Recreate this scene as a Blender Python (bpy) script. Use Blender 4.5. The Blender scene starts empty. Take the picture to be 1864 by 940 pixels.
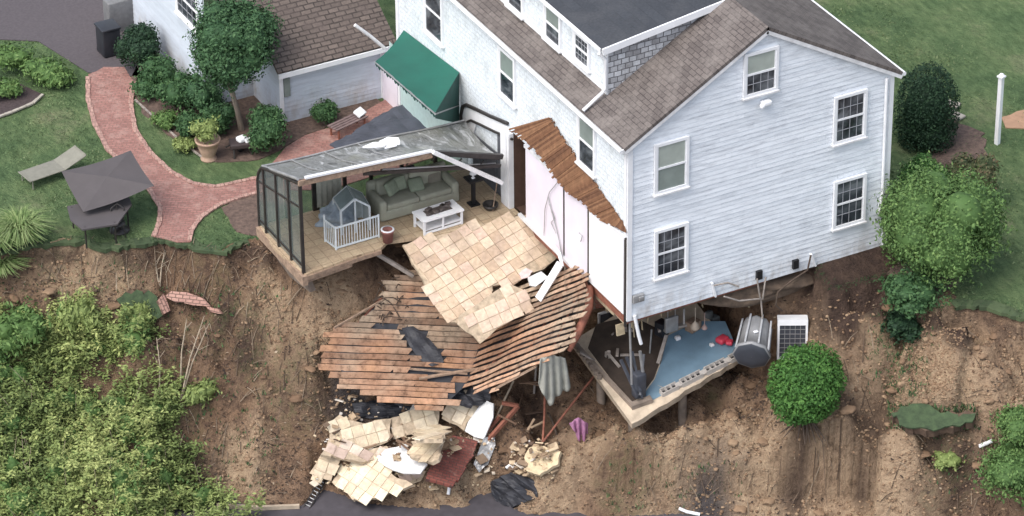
import bpy, bmesh, math, random
import numpy as np
from mathutils import Vector, Matrix

# ------------------------------------------------------------------ camera, world, sun, exposure
scene = bpy.context.scene
COL = scene.collection
CAM_C = np.array([-44.663958, -78.572476, 57.813414])
CAM_M = np.array([[0.88349172, -0.46836006, -0.00901313],
                  [0.25259075, 0.46009479, 0.85118194],
                  [0.39451273, 0.75428883, -0.52479336]])      # rows: right, up, forward
FPX = 7023.2085                                                 # focal length for an 1864 wide frame
cam = bpy.data.cameras.new('camera')
cam.sensor_width = 36.0
cam.lens = 36.0 * FPX / 1864.0
cam.clip_start = 1.0
cam.clip_end = 2000.0
camo = bpy.data.objects.new('camera', cam)
COL.objects.link(camo)
mw = Matrix.Identity(4)
for i in range(3):
    mw[i][0] = CAM_M[0][i]; mw[i][1] = CAM_M[1][i]; mw[i][2] = -CAM_M[2][i]; mw[i][3] = CAM_C[i]
camo.matrix_world = mw
scene.camera = camo

SUN_EL = math.radians(56)
SUN_DIR = Vector((-0.95, -0.30, 0)).normalized() * math.cos(SUN_EL) + Vector((0, 0, math.sin(SUN_EL)))
world = bpy.data.worlds.new('World')
scene.world = world
world.use_nodes = True
wn = world.node_tree
bg = wn.nodes['Background']
sky = wn.nodes.new('ShaderNodeTexSky')
sky.sky_type = 'NISHITA'
sky.sun_disc = False
sky.sun_elevation = SUN_EL
sky.sun_rotation = math.atan2(SUN_DIR.x, SUN_DIR.y)
sky.air_density = 1.0
sky.dust_density = 3.0
bw_ = wn.nodes.new('ShaderNodeRGBToBW'); mx_ = wn.nodes.new('ShaderNodeMix'); mx_.data_type = 'RGBA'   # thin overcast: a greyer sky
mx_.inputs[0].default_value = 0.5
wn.links.new(sky.outputs[0], bw_.inputs[0]); wn.links.new(sky.outputs[0], mx_.inputs[6]); wn.links.new(bw_.outputs[0], mx_.inputs[7])
wn.links.new(mx_.outputs[2], bg.inputs[0])
bg.inputs[1].default_value = 0.15
sl = bpy.data.lights.new('sun', 'SUN')
sl.energy = 0.85
sl.angle = math.radians(40)
sl.color = (1.0, 0.95, 0.88)
slo = bpy.data.objects.new('sun', sl)
COL.objects.link(slo)
slo.rotation_euler = (-SUN_DIR).to_track_quat('-Z', 'Y').to_euler()
slo.location = SUN_DIR * 60
scene.view_settings.view_transform = 'Standard'
scene.view_settings.look = 'None'
scene.view_settings.exposure = 1.08
scene.view_settings.gamma = 1.0

# ------------------------------------------------------------------ pixel <-> place helpers (1864 x 940 photograph)
def ray(px, py):
    return CAM_M.T @ np.array([(px - 932) / FPX, -(py - 470) / FPX, 1.0])
def at(px, py, X=None, Y=None, Z=None, pl=None):
    d = ray(px, py)
    if pl is not None:
        n, o = pl
        return CAM_C + d * (np.dot(o - CAM_C, n) / np.dot(d, n))
    ax, v = (0, X) if X is not None else (1, Y) if Y is not None else (2, Z)
    return CAM_C + d * ((v - CAM_C[ax]) / d[ax])
def plane3(a, b, c):
    a, b, c = map(np.array, (a, b, c))
    n = np.cross(b - a, c - a); n = n / np.linalg.norm(n)
    if np.dot(n, CAM_C - a) < 0: n = -n
    return (n, a)

# ------------------------------------------------------------------ mesh builder
class MB:
    def __init__(s): s.v = []; s.f = []; s.uv = {}; s.c = {}; s.smooth = set()
    def add(s, vs, fs, uvs=None, c=None, smooth=False):
        o = len(s.v); s.v += [tuple(map(float, p)) for p in vs]
        for f in fs:
            k = len(s.f); s.f.append([o + i for i in f])
            if uvs is not None: s.uv[k] = [uvs[i] for i in f]
            if c is not None: s.c[k] = c
            if smooth: s.smooth.add(k)
        return s
    def box(s, c, size, rz=0, c_=None, R=None):
        hx, hy, hz_ = size[0] / 2, size[1] / 2, size[2] / 2
        if R is None: R = Matrix.Rotation(rz, 3, 'Z')
        vs = [Vector(c) + R @ Vector((x * hx, y * hy, z * hz_)) for x in (-1, 1) for y in (-1, 1) for z in (-1, 1)]
        return s.add(vs, [(0, 1, 3, 2), (4, 6, 7, 5), (0, 4, 5, 1), (2, 3, 7, 6), (0, 2, 6, 4), (1, 5, 7, 3)], c=c_)
    def bar(s, a, b, w, h, c_=None, up=(0, 0, 1)):
        a, b = Vector(a), Vector(b); d = (b - a)
        L = d.length; d.normalize(); u = Vector(up)
        if abs(d.dot(u)) > 0.98: u = Vector((1, 0, 0))
        r = d.cross(u).normalized(); u = r.cross(d)
        R = Matrix((r, d, u)).transposed()
        return s.box((a + b) / 2, (w, L, h), R=R, c_=c_)
    def rbox(s, c, size, bev=0.05, rz=0, seg=3, R=None):
        bm = bmesh.new(); bmesh.ops.create_cube(bm, size=1)
        for v in bm.verts: v.co = Vector((v.co.x * size[0], v.co.y * size[1], v.co.z * size[2]))
        bmesh.ops.bevel(bm, geom=bm.edges[:], offset=bev, segments=seg, affect='EDGES', profile=0.5)
        if R is None: R = Matrix.Rotation(rz, 3, 'Z')
        bm.verts.ensure_lookup_table()
        s.add([Vector(c) + R @ v.co for v in bm.verts], [[v.index for v in f.verts] for f in bm.faces], smooth=True)
        bm.free(); return s
    def tube(s, pts, r, n=8, c_=None, cap=True):
        pts = [Vector(p) for p in pts]; rs = r if isinstance(r, (list, tuple)) else [r] * len(pts)
        vs = []; prev = None
        for i, p in enumerate(pts):
            d = (pts[min(i + 1, len(pts) - 1)] - pts[max(i - 1, 0)]).normalized()
            if prev is None:
                u = Vector((0, 0, 1)) if abs(d.z) < 0.9 else Vector((1, 0, 0))
            else: u = prev
            r1 = d.cross(u).normalized(); u = r1.cross(d).normalized(); prev = u
            for k in range(n):
                a = 2 * math.pi * k / n
                vs.append(p + (r1 * math.cos(a) + u * math.sin(a)) * rs[i])
        fs = [(i * n + k, i * n + (k + 1) % n, (i + 1) * n + (k + 1) % n, (i + 1) * n + k) for i in range(len(pts) - 1) for k in range(n)]
        s.add(vs, fs, smooth=True, c=c_)
        if cap: s.add(vs[:n][::-1], [tuple(range(n))], c=c_); s.add(vs[-n:], [tuple(range(n))], c=c_)
        return s
    def lathe(s, c, prof, n=24, R=None):
        vs = []; R = R or Matrix.Identity(3)
        for (r, z) in prof:
            for k in range(n):
                a = 2 * math.pi * k / n
                vs.append(Vector(c) + R @ Vector((r * math.cos(a), r * math.sin(a), z)))
        fs = [(i * n + k, i * n + (k + 1) % n, (i + 1) * n + (k + 1) % n, (i + 1) * n + k) for i in range(len(prof) - 1) for k in range(n)]
        return s.add(vs, fs, smooth=True)
    def prism(s, poly, thick, n, udir=None, c_=None):
        """flat piece: poly (top face, world points on a plane) extruded by thick along -n, with metric UVs"""
        n = Vector(n).normalized(); poly = [Vector(p) for p in poly]
        if udir is None: udir = poly[1] - poly[0]
        u = Vector(udir); u = (u - n * u.dot(n)).normalized(); w = n.cross(u)
        uv = [((p - poly[0]).dot(u), (p - poly[0]).dot(w)) for p in poly]
        m = len(poly); low = [p - n * thick for p in poly]
        area = sum(uv[i][0] * uv[(i + 1) % m][1] - uv[(i + 1) % m][0] * uv[i][1] for i in range(m))
        idx = list(range(m)) if area > 0 else list(range(m))[::-1]
        # triangulated so that concave outlines stay clean
        from mathutils.geometry import tessellate_polygon
        tri = tessellate_polygon([[Vector((q[0], q[1], 0)) for q in uv]])
        tt = []
        for t in tri:
            a, b, c = (uv[i] for i in t)
            if (b[0]-a[0])*(c[1]-a[1])-(b[1]-a[1])*(c[0]-a[0]) < 0: t = t[::-1]
            tt.append(tuple(t))
        s.add(poly, tt, uvs=uv, c=c_)
        s.add(low, [t[::-1] for t in tt], uvs=uv, c=c_)
        sd = [(idx[i], idx[i] + m, idx[(i + 1) % m] + m, idx[(i + 1) % m]) for i in range(m)]
        s.add(poly + low, sd, uvs=uv + uv, c=c_)
        return s
    def build(s, name, mat, parent=None, loc=None):
        off = Vector((0, 0, 0))
        if parent is not None:
            p = parent
            while p: off += p.location; p = p.parent
        if loc is not None: off = Vector(loc)
        me = bpy.data.meshes.new(name)
        me.from_pydata([tuple(Vector(v) - off) for v in s.v], [], s.f)
        if s.uv:
            ul = me.uv_layers.new(name='UVMap'); arr = np.zeros((len(me.loops), 2), dtype=np.float32); k = 0
            for i, f in enumerate(s.f):
                if i in s.uv: arr[k:k + len(f)] = s.uv[i]
                k += len(f)
            ul.data.foreach_set('uv', arr.ravel())
        if s.c:
            at_ = me.attributes.new('vc', 'FLOAT', 'FACE')
            at_.data.foreach_set('value', [s.c.get(i, 0.5) for i in range(len(s.f))])
        me.polygons.foreach_set('use_smooth', [i in s.smooth for i in range(len(s.f))])
        if isinstance(mat, (list, tuple)):
            for m in mat: me.materials.append(m)
        else: me.materials.append(mat)
        me.update()
        o = bpy.data.objects.new(name, me); COL.objects.link(o)
        if parent is not None: o.parent = parent
        if loc is not None: o.location = Vector(loc)
        return o

def build_split(mb, name, mat, parent=None):
    """each loose piece of the builder becomes an object of its own"""
    par = list(range(len(mb.v)))
    def fd(i):
        while par[i] != i: par[i] = par[par[i]]; i = par[i]
        return i
    for f in mb.f:
        for i in f[1:]: par[fd(i)] = fd(f[0])
    groups = {}
    for k, f in enumerate(mb.f): groups.setdefault(fd(f[0]), []).append(k)
    out = []
    for ks in groups.values():
        n = MB(); mp = {}
        for k in ks:
            f2 = []
            for i in mb.f[k]:
                if i not in mp: mp[i] = len(n.v); n.v.append(mb.v[i])
                f2.append(mp[i])
            j = len(n.f); n.f.append(f2)
            if k in mb.uv: n.uv[j] = mb.uv[k]
            if k in mb.c: n.c[j] = mb.c[k]
            if k in mb.smooth: n.smooth.add(j)
        out.append(n.build(name, mat, parent))
    return out
def thing(name, label, cat, loc=(0, 0, 0), group=None):
    o = bpy.data.objects.new(name, None); COL.objects.link(o); o.empty_display_size = 0.2
    o.location = tuple(map(float, loc)); o['label'] = label; o['category'] = cat
    if group: o['group'] = group
    return o
def tag(o, label, cat, group=None):
    o['label'] = label; o['category'] = cat
    if group: o['group'] = group
    return o
def struct(o, kind='structure', label=None, cat=None):
    o['kind'] = kind
    if label: o['label'] = label
    if cat: o['category'] = cat
    return o

# ------------------------------------------------------------------ materials
def nmat(name):
    m = bpy.data.materials.new(name); m.use_nodes = True
    nt = m.node_tree; b = nt.nodes['Principled BSDF']
    return m, nt, b
def N(nt, t, **kw):
    n = nt.nodes.new(t)
    for k, v in kw.items():
        if k.startswith('i_'): n.inputs[k[2:].replace('_', ' ')].default_value = v
        else: setattr(n, k, v)
    return n
def ramp(nt, fac, cols):
    r = nt.nodes.new('ShaderNodeValToRGB'); e = r.color_ramp.elements
    while len(e) < len(cols): e.new(0.5)
    for i, (p, c) in enumerate(cols): e[i].position = p; e[i].color = (*c, 1)
    nt.links.new(fac, r.inputs[0]); return r.outputs[0]
def mixc(nt, fac, a, b, mode='MIX'):
    m = nt.nodes.new('ShaderNodeMix'); m.data_type = 'RGBA'; m.blend_type = mode
    if isinstance(fac, (int, float)): m.inputs[0].default_value = fac
    else: nt.links.new(fac, m.inputs[0])
    for i, x in ((6, a), (7, b)):
        if isinstance(x, tuple): m.inputs[i].default_value = (*x, 1)
        else: nt.links.new(x, m.inputs[i])
    return m.outputs[2]
def coords(nt, which='Object', scale=(1, 1, 1), rot=(0, 0, 0)):
    t = nt.nodes.new('ShaderNodeTexCoord'); mp = nt.nodes.new('ShaderNodeMapping')
    mp.inputs['Scale'].default_value = scale; mp.inputs['Rotation'].default_value = rot
    nt.links.new(t.outputs[which], mp.inputs[0]); return mp.outputs[0]
def noise(nt, vec, scale, detail=5, rough=0.6, dist=0.0):
    n = nt.nodes.new('ShaderNodeTexNoise'); n.inputs['Scale'].default_value = scale
    n.inputs['Detail'].default_value = detail; n.inputs['Roughness'].default_value = rough
    n.inputs['Distortion'].default_value = dist
    nt.links.new(vec, n.inputs['Vector']); return n.outputs['Fac']
def bump(nt, b, h, dist=0.02, strength=0.6):
    n = nt.nodes.new('ShaderNodeBump'); n.inputs['Distance'].default_value = dist; n.inputs['Strength'].default_value = strength
    nt.links.new(h, n.inputs['Height']); nt.links.new(n.outputs[0], b.inputs['Normal'])
def attr(nt, name):
    a = nt.nodes.new('ShaderNodeAttribute'); a.attribute_name = name; return a.outputs['Fac']

def m_simple(name, c, rough=0.6, var=0.18, scale=6, metal=0.0, bmp=0.0, stretch=(1, 1, 1), which='Object', c2=None):
    m, nt, b = nmat(name)
    v = coords(nt, which, stretch); f = noise(nt, v, scale)
    lo = tuple(x * (1 - var) for x in c) if c2 is None else c2
    hi = tuple(min(1, x * (1 + var)) for x in c) if c2 is None else c
    nt.links.new(ramp(nt, f, [(0.3, lo), (0.7, hi)]), b.inputs['Base Color'])
    b.inputs['Roughness'].default_value = rough; b.inputs['Metallic'].default_value = metal
    if bmp: bump(nt, b, f, bmp)
    return m
def m_vc(name, cols, rough=0.7, nscale=5, nmix=0.35, stretch=(1, 1, 1), bmp=0.0):
    """colour from the per-face value, broken up with noise"""
    m, nt, b = nmat(name)
    base = ramp(nt, attr(nt, 'vc'), cols)
    f = noise(nt, coords(nt, 'Object', stretch), nscale)
    d = ramp(nt, f, [(0.25, (0.55, 0.55, 0.55)), (0.75, (1.25, 1.25, 1.25))])
    nt.links.new(mixc(nt, nmix * 2, base, d, 'MULTIPLY'), b.inputs['Base Color'])
    b.inputs['Roughness'].default_value = rough
    b.inputs['Specular IOR Level'].default_value = 0.25
    if bmp: bump(nt, b, f, bmp)
    return m
def m_leaf(name, cols):
    m, nt, b = nmat(name)
    nt.links.new(ramp(nt, attr(nt, 'vc'), cols), b.inputs['Base Color'])
    b.inputs['Roughness'].default_value = 0.65
    b.inputs['Specular IOR Level'].default_value = 0.2
    return m
def m_grid(name, c1, c2, mortar, bw, rh, ms, offset=0.5, rough=0.75, stain=None, stain_scale=1.2, stain_lo=0.45, stain_hi=0.7, bmp=0.01, which='UV', speck=None, scale=(1, 1, 1), rot=(0, 0, 0), warp=0.0):
    m, nt, b = nmat(name)
    v = coords(nt, which, scale, rot)
    if warp:
        w = nt.nodes.new('ShaderNodeTexNoise'); w.inputs['Scale'].default_value = 2.5
        nt.links.new(v, w.inputs['Vector'])
        ad = nt.nodes.new('ShaderNodeVectorMath'); ad.operation = 'MULTIPLY_ADD'; ad.inputs[1].default_value = (warp,) * 3
        nt.links.new(w.outputs['Color'], ad.inputs[0]); nt.links.new(v, ad.inputs[2]); v2 = ad.outputs[0]
    else: v2 = v
    br = N(nt, 'ShaderNodeTexBrick', offset=offset, squash=1.0)
    br.inputs['Color1'].default_value = (*c1, 1); br.inputs['Color2'].default_value = (*c2, 1); br.inputs['Mortar'].default_value = (*mortar, 1)
    br.inputs['Scale'].default_value = 1.0; br.inputs['Mortar Size'].default_value = ms; br.inputs['Mortar Smooth'].default_value = 0.25
    br.inputs['Brick Width'].default_value = bw; br.inputs['Row Height'].default_value = rh
    nt.links.new(v2, br.inputs['Vector'])
    col = br.outputs['Color']
    if stain:
        f = noise(nt, v, stain_scale, 7, 0.65)
        fr = ramp(nt, f, [(stain_lo, (0, 0, 0)), (stain_hi, (1, 1, 1))])
        col = mixc(nt, fr, col, stain)
    f2 = noise(nt, v, 14, 4)
    d = ramp(nt, f2, [(0.25, (0.78, 0.78, 0.78)), (0.75, (1.18, 1.18, 1.18))])
    col = mixc(nt, 1.0, col, d, 'MULTIPLY')
    nt.links.new(col, b.inputs['Base Color'])
    b.inputs['Roughness'].default_value = rough; b.inputs['Specular IOR Level'].default_value = 0.3
    if bmp: bump(nt, b, br.outputs['Fac'], -bmp, 0.8)
    return m
def m_glass(name, c, rough=0.08, alpha=1.0):
    m, nt, b = nmat(name)
    f = noise(nt, coords(nt), 1.5)
    nt.links.new(ramp(nt, f, [(0.3, tuple(x * 0.6 for x in c)), (0.7, c)]), b.inputs['Base Color'])
    b.inputs['Roughness'].default_value = rough; b.inputs['Alpha'].default_value = alpha
    return m

def m_siding(name, base, dirt, ds=0.5):
    m, nt, b = nmat(name)
    v = coords(nt, 'Object', (0.9, 0.9, 5))
    f = noise(nt, v, 1.6, 8, 0.7); f2 = noise(nt, coords(nt, 'Object', (1, 1, 1)), 0.55, 4)
    mlt = nt.nodes.new('ShaderNodeMath'); mlt.operation = 'MULTIPLY'
    nt.links.new(ramp(nt, f, [(0.46, (0, 0, 0)), (0.66, (1, 1, 1))]), mlt.inputs[0]); nt.links.new(f2, mlt.inputs[1])
    col = mixc(nt, mlt.outputs[0], base, dirt)
    sx = nt.nodes.new('ShaderNodeSeparateXYZ'); tc = nt.nodes.new('ShaderNodeTexCoord'); nt.links.new(tc.outputs['Object'], sx.inputs[0])   # mud splashed up from the slide
    sp = nt.nodes.new('ShaderNodeMath'); sp.operation = 'MULTIPLY'; nt.links.new(ramp(nt, sx.outputs['Z'], [(0.0, (1, 1, 1)), (0.9, (0, 0, 0))]), sp.inputs[0])
    nt.links.new(ramp(nt, noise(nt, coords(nt, 'Object', (1, 1, .5)), 2.4, 7, .7), [(0.44, (0, 0, 0)), (0.68, (.7, .7, .7))]), sp.inputs[1])
    col = mixc(nt, sp.outputs[0], col, (0.34, 0.29, 0.24))
    var = ramp(nt, attr(nt, 'vc'), [(0, (0.92, 0.93, 0.94)), (1, (1.03, 1.03, 1.03))])
    nt.links.new(mixc(nt, 1.0, col, var, 'MULTIPLY'), b.inputs['Base Color'])
    b.inputs['Roughness'].default_value = 0.55
    return m

M = {}
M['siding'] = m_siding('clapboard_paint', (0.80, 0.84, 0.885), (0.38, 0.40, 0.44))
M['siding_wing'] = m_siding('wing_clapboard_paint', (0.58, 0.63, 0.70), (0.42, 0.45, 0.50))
M['shingle_wall'] = m_grid('painted_shingle', (0.76, 0.81, 0.845), (0.71, 0.76, 0.80), (0.58, 0.62, 0.66), 0.22, 0.15, 0.008, stain=(0.52, 0.56, 0.57), stain_scale=1.6, stain_lo=0.5, stain_hi=0.75, bmp=0.012)
M['cheek'] = m_grid('weathered_shingle', (0.60, 0.62, 0.65), (0.28, 0.28, 0.29), (0.13, 0.13, 0.14), 0.24, 0.17, 0.014, stain=(0.17, 0.16, 0.16), stain_scale=2.2, stain_lo=0.5, stain_hi=0.8, bmp=0.015, warp=0.05)
M['white'] = m_simple('white_trim', (0.80, 0.81, 0.83), 0.45, 0.06, 3)
M['white_dirty'] = m_simple('weathered_white', (0.70, 0.70, 0.71), 0.6, 0.16, 4)
M['panel'] = m_simple('pale_interior_paint', (0.74, 0.69, 0.76), 0.6, 0.06, 1.2)
M['roof'] = m_grid('brown_roof_shingle', (0.150, 0.128, 0.118), (0.105, 0.089, 0.083), (0.062, 0.053, 0.050), 0.30, 0.145, 0.010, stain=(0.205, 0.18, 0.165), stain_scale=1.1, stain_lo=0.45, stain_hi=0.72, bmp=0.015, warp=0.03)
M['roof_wing'] = m_grid('wing_roof_shingle', (0.165, 0.132, 0.114), (0.115, 0.092, 0.080), (0.058, 0.047, 0.042), 0.34, 0.17, 0.022, stain=(0.12, 0.095, 0.085), stain_scale=1.2, stain_lo=0.45, stain_hi=0.7, bmp=0.03, warp=0.05)
M['roof_dark'] = m_grid('dark_flat_roof', (0.050, 0.055, 0.064), (0.042, 0.046, 0.054), (0.034, 0.037, 0.043), 0.9, 0.3, 0.006, stain=(0.065, 0.068, 0.075), stain_scale=0.8, bmp=0.003)
def m_pane():
    m, nt, b = nmat('dark_window_glass'); f = noise(nt, coords(nt, 'Object', (1, 1, 1.4), (0, .5, 0)), 1.3, 3, .5, .6)
    nt.links.new(ramp(nt, f, [(.36, (.016, .019, .024)), (.5, (.05, .058, .068)), (.66, (.16, .175, .19))]), b.inputs['Base Color']); b.inputs['Roughness'].default_value = .06; return m  # pale blotches put reflections into the glass colour
M['glass_dark'] = m_pane()
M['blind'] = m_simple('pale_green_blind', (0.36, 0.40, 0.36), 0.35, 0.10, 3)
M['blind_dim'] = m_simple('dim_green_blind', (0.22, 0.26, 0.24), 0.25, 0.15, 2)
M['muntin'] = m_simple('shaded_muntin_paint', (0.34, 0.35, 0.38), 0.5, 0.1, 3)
M['black'] = m_simple('black_plastic', (0.012, 0.012, 0.014), 0.5)
M['metal_dark'] = m_simple('dark_bronze_aluminium', (0.045, 0.04, 0.038), 0.4, 0.3, 5, metal=0.3)
M['metal_grey'] = m_simple('grey_metal', (0.36, 0.36, 0.36), 0.4, 0.2, 5, metal=0.4)
M['sheath'] = m_vc('rusty_brown_sheathing', [(0, (0.14, 0.070, 0.042)), (0.5, (0.20, 0.100, 0.055)), (1, (0.27, 0.145, 0.080))], 0.9, 7, 0.4, (1, 1, 1), 0.02)
def m_deck():
    m, nt, b = nmat('weathered_lath_boards'); v = coords(nt)
    big = noise(nt, v, 0.55, 3, 0.5); fine = noise(nt, v, 5.0, 6, 0.7)
    sz_ = nt.nodes.new('ShaderNodeSeparateXYZ'); nt.links.new(v, sz_.inputs[0]); ml_ = nt.nodes.new('ShaderNodeMath'); ml_.operation = 'MULTIPLY_ADD'; ml_.inputs[1].default_value = -.055; nt.links.new(sz_.outputs['Z'], ml_.inputs[0]); nt.links.new(big, ml_.inputs[2]); big = ml_.outputs[0]
    hue = ramp(nt, big, [(0.38, (0.36, 0.275, 0.20)), (0.50, (0.36, 0.235, 0.16)), (0.58, (0.36, 0.21, 0.135)), (0.68, (0.43, 0.24, 0.135))])
    var = ramp(nt, attr(nt, 'vc'), [(0, (0.55, 0.52, 0.52)), (0.5, (0.95, 0.95, 0.95)), (0.85, (1.25, 1.25, 1.25)), (1, (1.6, 1.65, 1.7))])
    c = mixc(nt, 1.0, hue, var, 'MULTIPLY')
    c = mixc(nt, 1.0, c, ramp(nt, fine, [(0.30, (0.35, 0.33, 0.33)), (0.48, (1, 1, 1)), (0.72, (1.4, 1.4, 1.4))]), 'MULTIPLY')
    nt.links.new(c, b.inputs['Base Color']); b.inputs['Roughness'].default_value = 0.85; b.inputs['Specular IOR Level'].default_value = .2
    bump(nt, b, fine, 0.02); return m
M['deck'] = m_deck()
M['wood'] = m_simple('weathered_timber', (0.30, 0.21, 0.15), 0.8, 0.35, 9, bmp=0.01)
M['wood_red'] = m_simple('reddish_timber', (0.26, 0.10, 0.065), 0.8, 0.35, 6, bmp=0.01)
M['wood_grey'] = m_simple('grey_timber', (0.32, 0.28, 0.25), 0.8, 0.3, 6)
M['tile'] = m_grid('tan_floor_tile', (0.64, 0.50, 0.36), (0.52, 0.375, 0.265), (0.27, 0.18, 0.12), 0.34, 0.34, 0.010, 0.0, 0.5, warp=0.05, stain=(0.54, 0.37, 0.29), stain_scale=2.2, stain_lo=0.52, stain_hi=0.75, bmp=0.006)
M['tile_pale'] = m_grid('pale_floor_tile', (0.68, 0.58, 0.41), (0.57, 0.46, 0.32), (0.34, 0.25, 0.16), 0.34, 0.34, 0.012, 0.0, 0.55, warp=0.07, stain=(0.52, 0.41, 0.34), stain_scale=1.6, stain_lo=0.56, stain_hi=0.75, bmp=0.006)
M['tile_pink'] = m_grid('pinkish_floor_tile', (0.62, 0.49, 0.40), (0.50, 0.38, 0.32), (0.27, 0.19, 0.15), 0.34, 0.34, 0.012, 0.0, 0.6, stain=(0.42, 0.30, 0.25), stain_scale=2.2, warp=.08, bmp=.006)
def m_tile(name, cols, dirt):
    m, nt, b = nmat(name); v = coords(nt); base = ramp(nt, attr(nt, 'vc'), cols); f = noise(nt, v, 1.5, 6, .65); f2 = noise(nt, v, 9, 4)
    c = mixc(nt, ramp(nt, f, [(.46, (0, 0, 0)), (.72, (.85, .85, .85))]), base, dirt); c = mixc(nt, 1.0, c, ramp(nt, f2, [(.3, (.82, .80, .78)), (.7, (1.12, 1.12, 1.12))]), 'MULTIPLY')
    nt.links.new(c, b.inputs['Base Color']); b.inputs['Roughness'].default_value = .5; return m
M['t_tan'] = m_tile('glazed_tan_tile', [(0, (.50, .37, .26)), (.35, (.62, .49, .35)), (.7, (.68, .56, .42)), (1, (.66, .48, .38))], (.42, .32, .25))
M['t_pale'] = m_tile('glazed_cream_tile', [(0, (.56, .46, .32)), (.4, (.68, .58, .41)), (1, (.74, .66, .50))], (.46, .36, .27))
M['t_pink'] = m_tile('glazed_pinkish_tile', [(0, (.46, .35, .29)), (.5, (.58, .46, .38)), (1, (.66, .55, .45))], (.38, .28, .23))
M['bed'] = m_simple('tile_mortar_bed', (.44, .35, .25), .9, .35, 6, bmp=.01)
M['tile_floor'] = m_grid('dusty_floor_tile', (0.50, 0.40, 0.27), (0.44, 0.33, 0.22), (0.25, 0.18, 0.12), 0.34, 0.34, 0.010, 0.0, 0.5, stain=(0.40, 0.30, 0.20), stain_scale=1.8, bmp=0.004)
M['concrete'] = m_simple('stained_concrete', (0.44, 0.36, 0.27), 0.85, 0.3, 2.5, bmp=0.02)
M['concrete_dark'] = m_simple('damp_concrete', (0.20, 0.16, 0.13), 0.85, 0.35, 3, bmp=0.02)
M['blue_floor'] = m_simple('blue_grey_basement_floor', (0.135, 0.215, 0.28), 0.5, 0.18, 1.6)
M['redbrick'] = m_grid('red_brick', (0.30, 0.10, 0.07), (0.22, 0.075, 0.055), (0.24, 0.16, 0.13), 0.22, 0.075, 0.01, stain=(0.16, 0.07, 0.055), stain_scale=2)
M['redbrick_old'] = m_grid('broken_red_brick', (0.26, 0.085, 0.065), (0.17, 0.055, 0.045), (0.11, 0.06, 0.05), 0.21, 0.10, 0.012, stain=(0.32, 0.18, 0.14), stain_scale=3, stain_lo=0.55, stain_hi=0.75)
M['path'] = m_grid('pink_brick_paving', (0.36, 0.185, 0.155), (0.27, 0.135, 0.115), (0.20, 0.125, 0.105), 0.21, 0.105, 0.010, stain=(0.40, 0.26, 0.22), stain_scale=2.5, stain_lo=0.5, stain_hi=0.75, which='Object', rot=(0, 0, 0.6), warp=0.12)
M['edging'] = m_grid('pale_brick_edging', (0.46, 0.29, 0.24), (0.36, 0.21, 0.18), (0.26, 0.17, 0.14), 0.12, 0.3, 0.01, which='Object', rot=(0, 0, 0.3), warp=0.05)
M['asphalt'] = m_simple('driveway_asphalt', (0.095, 0.082, 0.088), 0.9, 0.15, 12, c2=(0.070, 0.060, 0.066))
M['road'] = m_simple('dark_road_asphalt', (0.062, 0.056, 0.064), 0.8, 0.2, 3)
M['mulch'] = m_simple('brown_mulch', (0.115, 0.078, 0.062), 0.95, 0.45, 9, bmp=0.03)
M['bark_mulch'] = m_simple('dark_bark_mulch', (0.055, 0.040, 0.040), 0.95, 0.4, 14, bmp=0.03)
M['awning'] = m_simple('green_awning_canvas', (0.010, 0.105, 0.075), 0.7, 0.12, 1.2)
M['awning_dark'] = m_simple('dark_green_valance', (0.008, 0.055, 0.045), 0.7, 0.2, 2)
M['sofa'] = m_simple('sage_upholstery', (0.34, 0.345, 0.275), 0.9, 0.10, 4)
M['pillow'] = m_simple('sage_pillow_cloth', (0.23, 0.27, 0.20), 0.9, 0.15, 6)
M['pillow_brown'] = m_simple('taupe_pillow_cloth', (0.20, 0.185, 0.15), 0.9, 0.15, 6)
M['umbrella'] = m_simple('purple_grey_canvas', (0.078, 0.069, 0.071), 0.85, 0.10, 1.5)
M['tarp_dark'] = m_simple('slate_tarp', (0.062, 0.068, 0.088), 0.7, 0.22, 1.4, bmp=0.02)
M['tarp_black'] = m_simple('black_membrane', (0.028, 0.029, 0.036), 0.6, 0.3, 3, bmp=0.02)
M['cloth_grey'] = m_simple('grey_cloth', (0.33, 0.33, 0.29), 0.9, 0.18, 4)
M['cloth_pink'] = m_simple('pink_cloth', (0.55, 0.26, 0.42), 0.8, 0.2, 9, c2=(0.30, 0.13, 0.24))
M['red'] = m_simple('red_plastic', (0.55, 0.05, 0.085), 0.5)
M['terracotta'] = m_simple('pale_clay', (0.44, 0.30, 0.22), 0.8, 0.15, 7, bmp=0.01)
M['clay_red'] = m_simple('red_clay', (0.24, 0.10, 0.085), 0.8, 0.2, 7)
M['white_paper'] = m_simple('white_plasterboard', (0.80, 0.81, 0.82), 0.8, 0.2, 3.5, c2=(0.50, 0.50, 0.49), bmp=0.02)
M['insul'] = m_simple('tan_insulation', (0.40, 0.33, 0.22), 0.9, 0.25, 8, bmp=0.03)
M['lounge'] = m_simple('tan_sling_fabric', (0.205, 0.20, 0.165), 0.8, 0.12, 6)
M['bin'] = m_simple('dark_bin_plastic', (0.022, 0.024, 0.030), 0.45, 0.2, 3)
M['tank'] = m_simple('grey_tank_plastic', (0.26, 0.265, 0.275), 0.45, 0.15, 3)
M['tank_dark'] = m_simple('dark_tank_end', (0.055, 0.062, 0.078), 0.5, 0.15, 3)
M['pen'] = m_simple('pale_blue_plastic', (0.66, 0.72, 0.75), 0.45, 0.08, 4)
M['plush'] = m_simple('grey_blue_bedding', (0.27, 0.32, 0.37), 0.95, 0.25, 7, bmp=0.03)
M['house_glass'] = m_glass('teal_roof_panel', (0.30, 0.38, 0.39), 0.25)
M['bark'] = m_simple('grey_brown_bark', (0.19, 0.155, 0.125), 0.9, 0.3, 12, stretch=(1, 1, 0.2), bmp=0.01)
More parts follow.
